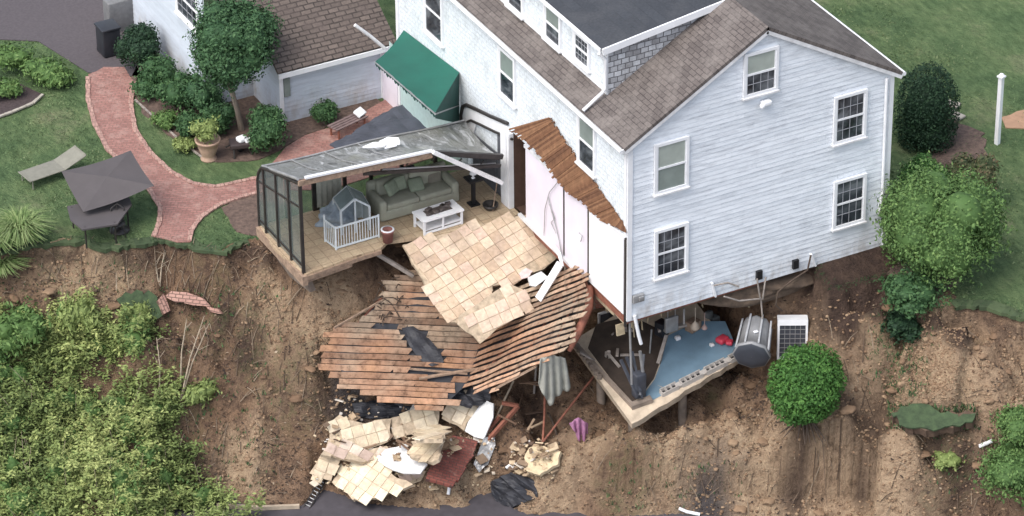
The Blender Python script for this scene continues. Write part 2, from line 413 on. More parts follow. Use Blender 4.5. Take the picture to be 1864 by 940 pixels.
M['twig'] = m_simple('pale_bare_twig', (0.33, 0.27, 0.20), 0.9, 0.3, 6)
M['root'] = m_simple('dark_root', (0.085, 0.060, 0.045), 0.95, 0.3, 8)
M['stone'] = m_simple('pale_stepping_stone', (0.36, 0.33, 0.28), 0.9, 0.15, 5)
M['sand'] = m_simple('orange_sand', (0.36, 0.22, 0.14), 0.95, 0.15, 5)
M['turf'] = m_simple('torn_turf', (0.062, 0.098, 0.044), 0.95, 0.45, 5, bmp=0.05, c2=(0.030, 0.048, 0.024))
M['soilclod'] = m_vc('soil_clods', [(0, (0.09, 0.055, 0.037)), (0.5, (0.21, 0.135, 0.085)), (1, (0.34, 0.24, 0.155))], 0.95, 6, 0.3)

def m_membrane():
    m, nt, b = nmat('wrinkled_grey_membrane')
    v = coords(nt, 'UV', (1.4, 0.5, 1)); w = noise(nt, v, 2.2, 5, 0.6, 1.6)
    c = ramp(nt, w, [(0.34, (0.09, 0.095, 0.09)), (0.46, (0.26, 0.265, 0.26)), (0.52, (0.13, 0.135, 0.125)), (0.58, (0.30, 0.31, 0.31)), (0.68, (0.52, 0.53, 0.53))])  # light and shade of the wrinkles put into the colour too
    f2 = noise(nt, coords(nt, 'UV', (1, 1, 1)), 0.9, 4)
    c = mixc(nt, ramp(nt, f2, [(0.5, (0, 0, 0)), (0.7, (0.6, 0.6, 0.6))]), c, (0.20, 0.205, 0.15))
    nt.links.new(c, b.inputs['Base Color']); b.inputs['Roughness'].default_value = 0.35
    bump(nt, b, w, 0.03, 0.6); return m
M['membrane'] = m_membrane()
def m_clearglass():
    m, nt, b = nmat('dusty_sunroom_glass')
    f = noise(nt, coords(nt), 1.1)
    nt.links.new(ramp(nt, f, [(0.3, (0.10, 0.13, 0.125)), (0.7, (0.19, 0.225, 0.215))]), b.inputs['Base Color'])
    b.inputs['Roughness'].default_value = 0.12; b.inputs['Alpha'].default_value = 0.55
    return m
M['glass'] = m_clearglass()

L = {}
L['dark'] = m_leaf('dark_green_leaf', [(0, (0.008, 0.020, 0.012)), (0.5, (0.018, 0.043, 0.022)), (1, (0.036, 0.078, 0.033))])
L['mid'] = m_leaf('mid_green_leaf', [(0, (0.018, 0.046, 0.020)), (0.5, (0.046, 0.102, 0.040)), (1, (0.100, 0.180, 0.068))])
L['tree'] = m_leaf('deep_green_leaf', [(0, (0.020, 0.052, 0.026)), (0.5, (0.046, 0.102, 0.044)), (1, (0.088, 0.165, 0.070))])
L['fresh'] = m_leaf('fresh_green_leaf', [(0, (0.020, 0.060, 0.014)), (0.5, (0.052, 0.135, 0.030)), (1, (0.110, 0.225, 0.050))])
L['olive'] = m_leaf('yellow_green_leaf', [(0, (0.085, 0.120, 0.042)), (0.35, (0.160, 0.210, 0.068)), (0.7, (0.235, 0.290, 0.098)), (1, (0.35, 0.39, 0.145))])
L['bright'] = m_leaf('light_green_leaf', [(0, (0.034, 0.076, 0.024)), (0.5, (0.095, 0.170, 0.050)), (1, (0.200, 0.285, 0.100))])
L['hedge'] = m_leaf('soft_green_leaf', [(0, (0.036, 0.078, 0.026)), (0.5, (0.090, 0.165, 0.050)), (1, (0.175, 0.265, 0.085))])
L['russet'] = m_leaf('russet_green_leaf', [(0, (0.030, 0.050, 0.022)), (0.5, (0.080, 0.100, 0.045)), (1, (0.190, 0.115, 0.075))])
L['blade'] = m_leaf('grass_blade', [(0, (0.050, 0.100, 0.030)), (0.5, (0.120, 0.190, 0.060)), (1, (0.260, 0.320, 0.140))])

# ------------------------------------------------------------------ terrain
ZP = -0.30
def W(px, py, z=ZP): return tuple(at(px, py, Z=z)[:2])
brink = [(-60.0, 10.0)] + [W(*p) for p in [(-200, 500), (-60, 470), (0, 456), (60, 445), (112, 441), (160, 447), (205, 446), (285, 433), (345, 441), (372, 452), (398, 457), (425, 447), (446, 436), (472, 430)]]
brink += [(-6.6, 8.9), (-6.2, 7.9), (-5.0, 7.6), (-3.6, 7.9), (-2.0, 8.1), (-0.6, 7.6), (0.6, 6.4), (2.2, 5.2), (3.8, 4.6), (4.9, 3.0), (4.9, 1.6), (5.0, .75), (5.4, .35), (6.2, .12)]
brink += [W(*p) for p in [(1500, 530), (1560, 512), (1612, 500), (1655, 535), (1700, 560), (1750, 548), (1790, 556), (1830, 570), (1864, 582), (1950, 615)]]
brink += [(60.0, -25.0), (160.0, -20.0), (160.0, 160.0), (-160.0, 160.0), (-160.0, 10.0)]
brink = np.array(brink)

def C3(px, py, z): p = at(px, py, Z=z); return (p[0], p[1], z)
ctrl = [C3(*p) for p in [
    (-100, 560, -1.7), (0, 520, -1.3), (0, 640, -2.6), (0, 760, -3.9), (0, 940, -5.5), (-150, 800, -4.2), (120, 520, -1.25), (150, 620, -2.4), (230, 520, -1.15),
    (300, 500, -1.1), (340, 545, -1.7), (250, 560, -1.9), (300, 620, -2.5), (400, 520, -1.25), (440, 600, -2.1), (400, 680, -3.1), (300, 740, -3.7), (480, 700, -3.4),
    (200, 820, -4.5), (350, 840, -4.9), (200, 935, -5.6), (400, 915, -5.85), (480, 800, -4.7), (520, 905, -5.85), (460, 860, -5.35),
    (500, 500, -0.95), (520, 570, -1.75), (585, 545, -1.25), (590, 600, -2.0), (560, 660, -2.8), (600, 740, -4.1), (560, 820, -4.95), (640, 560, -1.5),
    (700, 850, -5.1), (620, 840, -5.0), (700, 770, -4.75), (800, 770, -4.75), (850, 830, -5.1), (720, 915, -5.75), (860, 905, -5.7), (640, 925, -5.98),
    (960, 720, -4.3), (1010, 740, -4.35), (980, 840, -5.0), (1060, 790, -4.6), (1080, 860, -5.1), (960, 920, -5.7), (1100, 930, -5.75), (1180, 840, -5.0),
    (1250, 800, -4.5), (1340, 745, -3.75), (1290, 870, -5.0), (1270, 905, -5.45), (1200, 935, -5.75), (1400, 800, -3.95), (1380, 870, -4.7), (1400, 935, -5.4), (1390, 720, -3.45), (1442, 668, -2.85), (1375, 690, -3.3), (1800, 622, -1.15), (1750, 606, -1.1), (1864, 648, -1.2), (1700, 624, -1.15), (60, 502, -1.05), (200, 497, -1.05), (320, 492, -1.0), (420, 505, -1.05), (1480, 590, -1.35), (500, 945, -6.5), (700, 942, -6.6), (800, 945, -6.7), (880, 940, -6.6), (615, 915, -6.1), (960, 950, -6.4), (400, 945, -6.5), (1060, 960, -6.3),
    (1465, 775, -3.3), (1500, 800, -3.6), (1540, 720, -2.55), (1500, 600, -1.25), (1560, 580, -0.95), (1580, 680, -2.15), (1620, 740, -2.75), (1600, 820, -3.6), (1560, 900, -4.7), (1600, 940, -5.0),
    (1680, 620, -1.15), (1640, 690, -2.0), (1700, 690, -1.75), (1790, 650, -1.15), (1770, 720, -1.9), (1690, 770, -2.75), (1780, 790, -2.9), (1740, 850, -3.7), (1700, 935, -4.8),
    (1864, 660, -1.25), (1864, 780, -2.6), (1850, 900, -4.0), (1950, 800, -2.4), (1950, 940, -4.2), (1864, 1000, -5.2), (1500, 1000, -5.9), (1700, 1000, -5.6)]]
ctrl += [(-3.0, 6.6, -2.1), (-4.6, 6.4, -1.9), (-3.6, 5.0, -3.0), (-2.0, 3.0, -3.9), (-4.4, 3.0, -4.3), (-0.8, 5.6, -2.7), (-0.2, 3.4, -3.5), (1.8, 3.6, -3.1), (1.2, 1.0, -4.4), (3.4, 2.2, -3.1), (3.6, 0.4, -3.6), (4.4, 0.4, -3.3), (5.2, -.25, -2.6), (6.0, -.35, -2.1), (3.6, 2.6, -3.4), (0.0, -0.6, -4.5), (2.0, -0.8, -4.2),
         (-1.6, 6.8, -1.6), (20, -20, -6), (0, -20, -6.2), (-30, 0, -6.2), (-30, 6, -3.5), (30, -20, -5), (30, -14, -2)]
ctrl = np.array(ctrl)
def tps(r2): return 0.5 * r2 * np.log(r2 + 1e-9)
_n = len(ctrl)
_K = tps(((ctrl[:, None, :2] - ctrl[None, :, :2]) ** 2).sum(-1)) + np.eye(_n) * 0.35
_Pm = np.hstack([np.ones((_n, 1)), ctrl[:, :2]])
_A = np.block([[_K, _Pm], [_Pm.T, np.zeros((3, 3))]])
_w = np.linalg.solve(_A, np.concatenate([ctrl[:, 2], np.zeros(3)]))
def spline(x, y):
    out = _w[_n] + _w[_n + 1] * x + _w[_n + 2] * y
    for i in range(_n): out = out + _w[i] * tps((x - ctrl[i, 0]) ** 2 + (y - ctrl[i, 1]) ** 2)
    return out
rng = np.random.RandomState(7)
def vnoise(x, y, s, seed):
    """smooth value noise, wavelength s"""
    r = np.random.RandomState(seed); T = r.rand(256, 256)
    u = x / s + 1000.0; v = y / s + 1000.0
    i = np.floor(u).astype(int); j = np.floor(v).astype(int); a = u - i; b = v - j
    a = a * a * (3 - 2 * a); b = b * b * (3 - 2 * b)
    g = lambda p, q: T[p % 256, q % 256]
    return (g(i, j) * (1 - a) + g(i + 1, j) * a) * (1 - b) + (g(i, j + 1) * (1 - a) + g(i + 1, j + 1) * a) * b - 0.5
def inside(x, y, poly):
    r = np.zeros(x.shape, bool); j = len(poly) - 1
    for i in range(len(poly)):
        xi, yi = poly[i]; xj, yj = poly[j]
        c = ((yi > y) != (yj > y)) & (x < (xj - xi) * (y - yi) / ((yj - yi) if yj != yi else 1e-9) + xi)
        r ^= c; j = i
    return r
def pdist(x, y, poly):
    d = np.full(x.shape, 1e9)
    for i in range(len(poly)):
        a = poly[i]; b = poly[(i + 1) % len(poly)]; ab = b - a; L2 = (ab ** 2).sum() + 1e-9
        t = np.clip(((x - a[0]) * ab[0] + (y - a[1]) * ab[1]) / L2, 0, 1)
        d = np.minimum(d, np.hypot(x - a[0] - t * ab[0], y - a[1] - t * ab[1]))
    return d
xs = np.concatenate([np.linspace(-160, -19, 16)[:-1], np.arange(-19, 17.05, 0.1), np.linspace(17.3, 160, 40)])
ys = np.concatenate([np.linspace(-120, -10, 14)[:-1], np.arange(-10, 24.05, 0.1), np.linspace(24.5, 160, 40)])
GX, GY = np.meshgrid(xs, ys, indexing='ij')
def jitter(x, y): return 0.35 * vnoise(x, y, 0.9, 1) + 0.26 * vnoise(x, y, 0.34, 2), 0.35 * vnoise(x, y, 0.9, 3) + 0.26 * vnoise(x, y, 0.34, 4)
_j = jitter(GX, GY); jx = GX + _j[0]; jy = GY + _j[1]
ins = inside(jx, jy, brink); dist = pdist(jx, jy, brink)
S = spline(np.clip(GX, -40, 40), np.clip(GY, -25, 40))
lump = 0.50 * vnoise(GX, GY, 1.7, 5) + 0.42 * vnoise(GX, GY, 0.75, 6) + 0.36 * vnoise(GX, GY, 0.36, 8) + 0.20 * vnoise(GX, GY, 0.2, 9)
# gullies run down the slope (roughly along the view direction)
gx = GX * 0.886 - GY * 0.463
gul = -np.abs(vnoise(gx + 0.5 * vnoise(GX, GY, 1.5, 12), GY * 0.22, 0.85, 10)) * 0.75
stp = 0.28 * np.tanh(8 * vnoise(gx * .7, GY * 1.3 + GX * .6, 2.3, 35)) + 0.22 * np.tanh(9 * vnoise(GX + .4 * vnoise(GX, GY, .6, 31), GY, 1.5, 32)) + 0.14 * np.tanh(9 * vnoise(GX, GY + .2 * vnoise(GX, GY, .3, 33), 0.62, 34))
S = S + lump * 0.75 + (gul + 0.17) * np.where(GX > -3.5, 0.0, 0.5) + 0.32 * vnoise(GX + GY * .3, GY, 1.15, 87) - 0.22 * np.abs(vnoise(GX, GY, .8, 88)) + stp - 0.40 * np.exp(-dist / 0.7)
S = np.minimum(S, ZP - 0.12)
near = np.minimum(ZP - 0.1 - dist * 4.0, ZP - 0.1)
H = np.where(ins, ZP + 0.03 * vnoise(GX, GY, 2.5, 11), np.maximum(np.minimum(S, ZP - 0.05), np.where(dist < 0.5, near, -50)))
H = np.where(~ins & (dist < 0.45), np.maximum(np.minimum(H, ZP - 0.1), S * np.clip(dist / 0.45, 0, 1) + (ZP - 0.1) * (1 - np.clip(dist / 0.45, 0, 1))), H)
def pxpoly(pts): return np.array([at(px, py, Z=z)[:2] for (px, py, z) in pts])
blk = pxpoly([(1648, 606, -1.0), (1705, 600, -1.0), (1768, 622, -1.1), (1752, 690, -1.7), (1738, 748, -2.4), (1690, 752, -2.6), (1628, 752, -2.7), (1612, 705, -2.2)])
ib = inside(GX + .15 * vnoise(GX, GY, .4, 71), GY + .15 * vnoise(GX, GY, .4, 72), blk); db = pdist(GX, GY, blk)
H = np.where(ib & ~ins, H + .42 * np.clip(db / .12, 0, 1), np.where(~ins & (db < .5), H - .25 * np.clip(1 - db / .5, 0, 1), H))
def dent(px, py, z, r, dz):
    global H
    p = at(px, py, Z=z); k = np.clip(1 - np.hypot(GX - p[0], GY - p[1]) / r, 0, 1); H = np.where(ins, H, H + dz * k * k * (3 - 2 * k))
for d_ in ((1592, 748, -2.8, .8, -.7), (1470, 792, -3.4, 1.0, -.35), (1560, 725, -2.6, .6, -.4), (1700, 800, -3.1, .9, -.3), (590, 585, -1.6, .9, .30), (1130, 860, -5.1, 1.0, .25), (430, 560, -1.7, .5, -.4), (310, 600, -2.4, .6, -.35), (1410, 700, -3.2, .5, -.35), (1240, 830, -4.8, .9, .3), (1480, 850, -4.3, .9, .35), (1380, 860, -4.6, .5, -.3), (1600, 600, -1.3, .5, .25), (1545, 640, -1.9, .45, -.35), (400, 780, -4.4, .7, .25), (350, 680, -3.3, .6, -.25), (500, 690, -3.4, .5, -.3), (980, 760, -4.5, .6, -.3), (1040, 870, -5.2, .6, .25)): dent(*d_)
rdp = pxpoly([(p[0], p[1], -6.02) for p in [(300, 925), (400, 923), (470, 928), (545, 924), (572, 905), (592, 892), (625, 902), (655, 916), (720, 922), (800, 928), (858, 922), (884, 902), (905, 920), (960, 936), (1010, 940), (1110, 941), (1235, 936), (1330, 942), (1460, 946), (1560, 950), (1560, 1150), (300, 1150)]])
ir = inside(GX + .1 * vnoise(GX, GY, .4, 73), GY, rdp); dr_ = pdist(GX, GY, rdp)
H = np.where(ir, -6.14, np.where(dr_ < .5, np.minimum(H, -6.0 + dr_ * 1.1), H))
H = np.maximum(H, -6.15)
bank = np.clip((GX - 4.7) / .5, 0, 1) * np.clip((9.0 - GX) / .4, 0, 1) * np.clip(1 - np.abs(GY - .3) / 1.1, 0, 1)
H = np.where(ins & (bank > 0), H + .34 * np.minimum(1, bank * 1.6), H)
def hz(x, y):
    i = np.clip(np.searchsorted(xs, x) - 1, 0, len(xs) - 2); j = np.clip(np.searchsorted(ys, y) - 1, 0, len(ys) - 2)
    a = (x - xs[i]) / (xs[i + 1] - xs[i]); b = (y - ys[j]) / (ys[j + 1] - ys[j])
    return (H[i, j] * (1 - a) + H[i + 1, j] * a) * (1 - b) + (H[i, j + 1] * (1 - a) + H[i + 1, j + 1] * a) * b
def hit(px, py):
    """where the photograph's pixel meets the ground"""
    d = ray(px, py); t = (1.5 - CAM_C[2]) / d[2]; dt = 0.06 / abs(d[2])
    for _ in range(220):
        p = CAM_C + d * t
        if p[2] <= hz(p[0], p[1]): break
        t += dt
    lo, hi = t - dt, t
    for _ in range(12):
        m = (lo + hi) / 2; p = CAM_C + d * m
        if p[2] <= hz(p[0], p[1]): hi = m
        else: lo = m
    return CAM_C + d * hi
# surface kinds: grass 0..1, tan soil 0..1, wet mud 0..1
def blob(px, py, z, r):
    p = at(px, py, Z=z); return np.clip(1.3 - np.hypot((GX - p[0]), (GY - p[1])) / r + 0.8 * vnoise(GX + .5 * H, GY - 1.1 * H, 0.7, 21) + .5 * vnoise(GX - .7 * H, GY - .9 * H, .3, 22), 0, 1)
grass = np.where(ins, np.clip(dist * 6, 0, 1), 0.0)
grass[(GX > 3.4) & (GX < 9.0 + .4 * vnoise(GX, GY, .8, 40)) & (GY < 0.8)] = 0
tan = np.zeros(GX.shape)
for b_ in [(1500, 620, -1.4, 1.3), (1560, 700, -2.2, 1.2), (1700, 690, -1.9, 1.6), (1770, 700, -1.9, 1.3), (1860, 720, -2.0, 1.6), (1400, 870, -4.7, 2.2), (1250, 850, -4.9, 1.6), (1540, 880, -4.4, 2.2), (1000, 880, -5.3, 1.1), (590, 590, -1.9, 1.1), (620, 545, -1.4, 0.9), (450, 850, -5.3, 1.0), (1650, 900, -4.6, 1.6), (820, 880, -5.5, 1.6), (160, 500, -1.1, 1.6), (500, 570, -1.9, 0.8), (1100, 820, -4.8, 0.9)]:
    tan = np.maximum(tan, blob(*b_))
mud = np.zeros(GX.shape)
for b_ in [(1285, 905, -5.4, 0.8), (760, 720, -4.4, 0.8), (640, 740, -4.3, 0.7), (900, 900, -5.6, 0.5)]: mud = np.maximum(mud, blob(*b_))
moss = np.zeros(GX.shape)
for b_ in [(470, 600, -2.1, 0.9), (540, 720, -3.8, 0.9), (380, 560, -1.8, 1.0), (1640, 600, -1.1, 0.8), (1660, 720, -2.4, 0.6), (1140, 880, -5.2, 0.8), (1300, 640, -2.4, 0.4), (1730, 850, -3.7, 0.7), (330, 720, -3.5, 1.0), (150, 700, -3.3, 3.0), (60, 880, -5, 3.0), (250, 880, -5, 2.0)]: moss = np.maximum(moss, blob(*b_) * 0.6)

nx, ny = len(xs), len(ys)
idx = np.arange(nx * ny).reshape(nx, ny)
quads = np.stack([idx[:-1, :-1], idx[1:, :-1], idx[1:, 1:], idx[:-1, 1:]], -1).reshape(-1, 4)
me = bpy.data.meshes.new('ground')
def np_mesh(me, V, F):
    me.vertices.add(len(V)); me.vertices.foreach_set('co', V.astype(np.float32).ravel())
    k = F.shape[1]
    me.loops.add(F.size); me.loops.foreach_set('vertex_index', F.astype(np.int32).ravel())
    me.polygons.add(len(F)); me.polygons.foreach_set('loop_start', (np.arange(len(F)) * k).astype(np.int32))
    me.update(calc_edges=True)
np_mesh(me, np.stack([GX, GY, H], -1).reshape(-1, 3), quads)
me.polygons.foreach_set('use_smooth', np.ones(len(quads), bool))
topsoil_shade = np.clip((H + 1.05 + .5 * vnoise(GX, GY, .8, 75)) / .35, 0, 1) * np.clip((dist - .02) / .1, 0, 1) * (~ins) * np.where(GX < -2, .75, 1.0)
under = np.clip(1.25 - np.hypot((GX - 7.6) / 2.2, (GY + .7) / 1.5) + .5 * vnoise(GX, GY, .7, 76), 0, 1); topsoil_shade = np.maximum(topsoil_shade, np.clip(under * 2, 0, 1))
for b_ in [(1592, 750, -2.9, .75), (1452, 798, -3.5, .4), (1545, 725, -2.5, .5), (310, 620, -2.5, .5), (400, 575, -1.9, .45), (350, 850, -5.0, .7), (1700, 800, -3.1, .6), (1410, 705, -3.3, .4), (1740, 880, -4.2, .9), (1800, 850, -3.6, .7), (600, 700, -3.4, .6), (960, 740, -4.4, .8), (440, 640, -2.7, .5)]: topsoil_shade = np.maximum(topsoil_shade, .85 * blob(*b_))   # dark hollows, their shade put into the soil colour
topsoil_shade = np.where(ins & (GX < 3), 0, topsoil_shade)
for nm, a in (('topsoil_shade', topsoil_shade), ('grass', grass), ('tan', tan), ('mud', mud), ('moss', moss)):
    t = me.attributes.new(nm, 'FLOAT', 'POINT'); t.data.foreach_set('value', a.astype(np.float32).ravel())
gm, nt, b = nmat('lawn_and_soil')
v = coords(nt, 'Object'); 
n1 = noise(nt, v, 0.7, 8, 0.68); n2 = noise(nt, v, 3.2, 7, 0.7); n3 = noise(nt, v, 11, 5, 0.7)
soil = ramp(nt, n2, [(0.28, (0.060, 0.041, 0.033)), (0.40, (0.145, 0.096, 0.068)), (0.54, (0.260, 0.172, 0.114)), (0.66, (0.200, 0.130, 0.088)), (0.80, (0.110, 0.080, 0.068))])
soil = mixc(nt, ramp(nt, n1, [(0.40, (0, 0, 0)), (0.62, (0.75, 0.75, 0.75))]), soil, ramp(nt, n2, [(0.34, (0.100, 0.064, 0.047)), (0.62, (0.275, 0.168, 0.102))]))
tanc = ramp(nt, n2, [(0.28, (0.175, 0.118, 0.078)), (0.42, (0.345, 0.243, 0.160)), (0.60, (0.47, 0.345, 0.230))])
soil = mixc(nt, attr(nt, 'tan'), soil, tanc)
soil = mixc(nt, attr(nt, 'topsoil_shade'), soil, ramp(nt, n2, [(0.3, (0.040, 0.028, 0.024)), (0.55, (0.085, 0.057, 0.045)), (0.75, (0.120, 0.080, 0.060))]))
mossc = ramp(nt, n3, [(0.3, (0.050, 0.060, 0.030)), (0.7, (0.120, 0.125, 0.060))])
mm = nt.nodes.new('ShaderNodeMath'); mm.operation = 'MULTIPLY'; nt.links.new(attr(nt, 'moss'), mm.inputs[0]); nt.links.new(ramp(nt, n2, [(0.45, (0, 0, 0)), (0.6, (1, 1, 1))]), mm.inputs[1])
soil = mixc(nt, mm.outputs[0], soil, mossc)
soil = mixc(nt, attr(nt, 'mud'), soil, ramp(nt, n2, [(0.3, (0.065, 0.055, 0.055)), (0.7, (0.10, 0.088, 0.085))]))
g1 = noise(nt, coords(nt, 'Object', (1, 1, 1)), 0.45, 6, 0.65); g2 = noise(nt, coords(nt, 'Object', (2.2, 0.9, 1), (0, 0, 0.6)), 2.6, 6, 0.7)
gc = ramp(nt, g1, [(0.30, (0.072, 0.120, 0.055)), (0.44, (0.100, 0.158, 0.070)), (0.56, (0.132, 0.190, 0.085)), (0.67, (0.180, 0.210, 0.112)), (0.78, (0.23, 0.22, 0.145))])
gv = ramp(nt, g2, [(0.3, (0.62, 0.66, 0.64)), (0.5, (1.0, 1.0, 1.0)), (0.7, (1.45, 1.36, 1.36))])
gc = mixc(nt, 1.0, gc, gv, 'MULTIPLY')
gm_mask = ramp(nt, attr(nt, 'grass'), [(0.35, (0, 0, 0)), (0.6, (1, 1, 1))])
nt.links.new(mixc(nt, gm_mask, soil, gc), b.inputs['Base Color'])
b.inputs['Roughness'].default_value = 0.95; b.inputs['Specular IOR Level'].default_value = 0.15
hb = nt.nodes.new('ShaderNodeMath'); hb.operation = 'ADD'; nt.links.new(n2, hb.inputs[0]); nt.links.new(n3, hb.inputs[1])
bump(nt, b, hb.outputs[0], 0.14, 1.0)
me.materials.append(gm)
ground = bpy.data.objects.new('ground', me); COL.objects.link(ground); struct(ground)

# sod lip: the root mat of the lawn stands a little out over the bare scarp
lip = MB(); rr = random.Random(44); seq = []
for i in range(len(brink) - 1):
    a, c = brink[i], brink[i + 1]; L_ = np.hypot(*(c - a))
    if L_ > 12: continue
    k = max(1, int(L_ / .12))
    for j in range(k):
        p = a + (c - a) * j / k; t = (c - a) / L_; n = np.array([t[1], -t[0]])
        if not ((p[0] < -6.9) or (p[0] > 8.7)): seq.append(None); continue
        q = p.copy()
        for _ in range(3):
            jj = jitter(np.array([q[0]]), np.array([q[1]])); q = p - np.array([jj[0][0], jj[1][0]])
        seq.append((q, n, rr.uniform(.05, .20), rr.uniform(.08, .16)))
for e0, e1 in zip(seq[:-1], seq[1:]):
    if e0 is None or e1 is None: continue
    (p, n, o0, t0), (q, m_, o1, t1) = e0, e1; z = ZP + .012
    A, B_ = p - n * .25, q - m_ * .25; P_, Q_ = p + n * o0, q + m_ * o1
    if np.hypot(*(Q_ - P_)) > .6: continue
    lip.add([(*A, z), (*B_, z), (*Q_, z - .01), (*P_, z - .01), (*A, z - .12), (*B_, z - .12), (*Q_, z - t1), (*P_, z - t0)], [(0, 3, 2, 1), (2, 3, 7, 6), (4, 5, 6, 7), (0, 1, 5, 4)], c=rr.random())
struct(lip.build('turf_edge', m_vc('sod_edge', [(0, (0.050, 0.072, 0.038)), (1, (0.080, 0.110, 0.055))], .95, 6, .3)))
# lobe of soil hanging on below the siding
bm = bmesh.new(); bmesh.ops.create_icosphere(bm, subdivisions=5, radius=1); sb_ = MB()
V_ = np.array([v.co[:] for v in bm.verts]); bm.verts.index_update()
nz = .35 * vnoise(V_[:, 0] + V_[:, 2], V_[:, 1], .5, 51) + .18 * vnoise(V_[:, 0], V_[:, 2], .2, 52); V_ = V_ * (1 + nz)[:, None]
sb_.add([(4.9 + v[0] * 2.0, .55 + v[1] * .62, -.52 + v[2] * .36 - .10 * v[0]) for v in V_], [[v.index for v in f.verts] for f in bm.faces], smooth=True); bm.free()
struct(sb_.build('soil_bank', m_simple('hanging_soil', (0.155, 0.112, 0.080), .95, .4, 4, bmp=.05, c2=(.07, .05, .038))))

def sheet(name, pix, mat, lift, z=ZP, jag=0.0, seed=1, thick=0.03):
    """a thin ground sheet whose outline is laid on the level ground; follows the lawn's gentle bumps"""
    r = random.Random(seed); pts = []
    m = len(pix)
    for i in range(m):
        a = at(*pix[i], Z=z + lift); c = at(*pix[(i + 1) % m], Z=z + lift)
        k = max(1, int(np.hypot(*(c - a)[:2]) / 0.25)) if jag else 1
        for j in range(k):
            p = a + (c - a) * j / k
            pts.append((p[0] + r.uniform(-jag, jag), p[1] + r.uniform(-jag, jag), z + lift))
    return MB().prism(pts, thick, (0, 0, 1)).build(name, mat)
ZL = 0.03
sheet('driveway', [(-30, -20), (270, -20), (300, 40), (262, 140), (160, 132), (70, 75), (-30, 70)], M['asphalt'], ZL)
struct(bpy.data.objects['driveway'])
pathpx = [(162, 136), (160, 180), (172, 225), (196, 272), (240, 312), (272, 345), (292, 378), (290, 405), (280, 430), (305, 436), (322, 441), (345, 440), (348, 420), (366, 395), (400, 372), (440, 358), (480, 348), (492, 318), (440, 330), (392, 340), (350, 334), (310, 312), (272, 276), (246, 236), (238, 190), (243, 150), (225, 122), (190, 122)]
struct(sheet('brick_path', pathpx, M['path'], ZL + 0.012, jag=0.03))
def strip(name, line, w, mat, lift, loc_thick=0.05):
    m_ = MB()
    pts = [at(*p, Z=ZP + lift) for p in line]
    for a, c in zip(pts[:-1], pts[1:]):
        n_ = max(1, int(np.linalg.norm(c - a) / 0.22))
        for k in range(n_):
            p = a + (c - a) * (k + 0.04) / n_; q_ = a + (c - a) * (k + 0.96) / n_
            m_.bar(p, q_, w * random.Random(k).uniform(0.85, 1.1), loc_thick)
    return m_.build(name, mat)
struct(strip('path_edging', [(160, 140), (160, 180), (172, 225), (196, 272), (240, 312), (272, 345), (292, 378), (290, 405), (280, 430)], 0.14, M['edging'], ZL + 0.02))
struct(strip('path_edging', [(480, 348), (440, 358), (400, 372), (366, 395), (348, 420), (345, 438)], 0.14, M['edging'], ZL + 0.02))
struct(strip('path_edging', [(492, 318), (440, 330), (392, 340), (350, 334), (310, 312), (272, 276), (246, 236), (238, 190), (243, 150)], 0.14, M['edging'], ZL + 0.02))
struct(sheet('courtyard_paving', [(486, 345), (478, 318), (520, 268), (556, 246), (600, 232), (660, 205), (730, 165), (860, 215), (840, 270), (600, 345)], M['path'], ZL + 0.006))
struct(sheet('planting_bed', [(236, 150), (258, 205), (330, 262), (372, 288), (400, 296), (470, 292), (510, 272), (560, 244), (700, 192), (640, 150), (400, 90), (290, 90), (250, 120)], M['mulch'], ZL, jag=0.06))
struct(sheet('planting_bed', [(-40, 130), (30, 150), (78, 172), (60, 188), (0, 214), (-40, 225)], M['bark_mulch'], ZL, jag=0.04))
struct(sheet('planting_bed', [(430, 365), (482, 348), (490, 425), (455, 428), (432, 420), (400, 380)], M['mulch'], ZL, jag=0.08))
struct(sheet('planting_bed', [(1612, 440), (1720, 215), (1790, 240), (1800, 330), (1780, 460), (1740, 520), (1690, 540), (1620, 500)], M['mulch'], ZL, jag=0.1))
struct(sheet('sand_patch', [(1826, 214), (1850, 203), (1890, 196), (1890, 236), (1832, 232)], M['sand'], ZL, jag=0.05))
struct(strip('bed_border', [(-20, 219), (22, 204), (60, 188), (78, 172)], 0.10, M['stone'], ZL + 0.03))
struct(strip('bed_border', [(246, 182), (290, 222), (335, 262), (370, 288)], 0.05, M['wood_grey'], ZL + 0.03))
# road at the foot of the slope
rd = MB(); rd.add([(-150, -110, -6.02), (150, -110, -6.02), (150, 3.0, -6.02), (-150, 12.0, -6.02)], [(0, 1, 2, 3)])
struct(rd.build('road', M['road']))
kb = MB(); kp = [at(*p, Z=-5.95) for p in [(395, 920), (470, 925), (545, 922)]]
for a, c in zip(kp[:-1], kp[1:]): kb.bar(a, c, 0.09, 0.12)
struct(kb.build('kerb', M['concrete']))

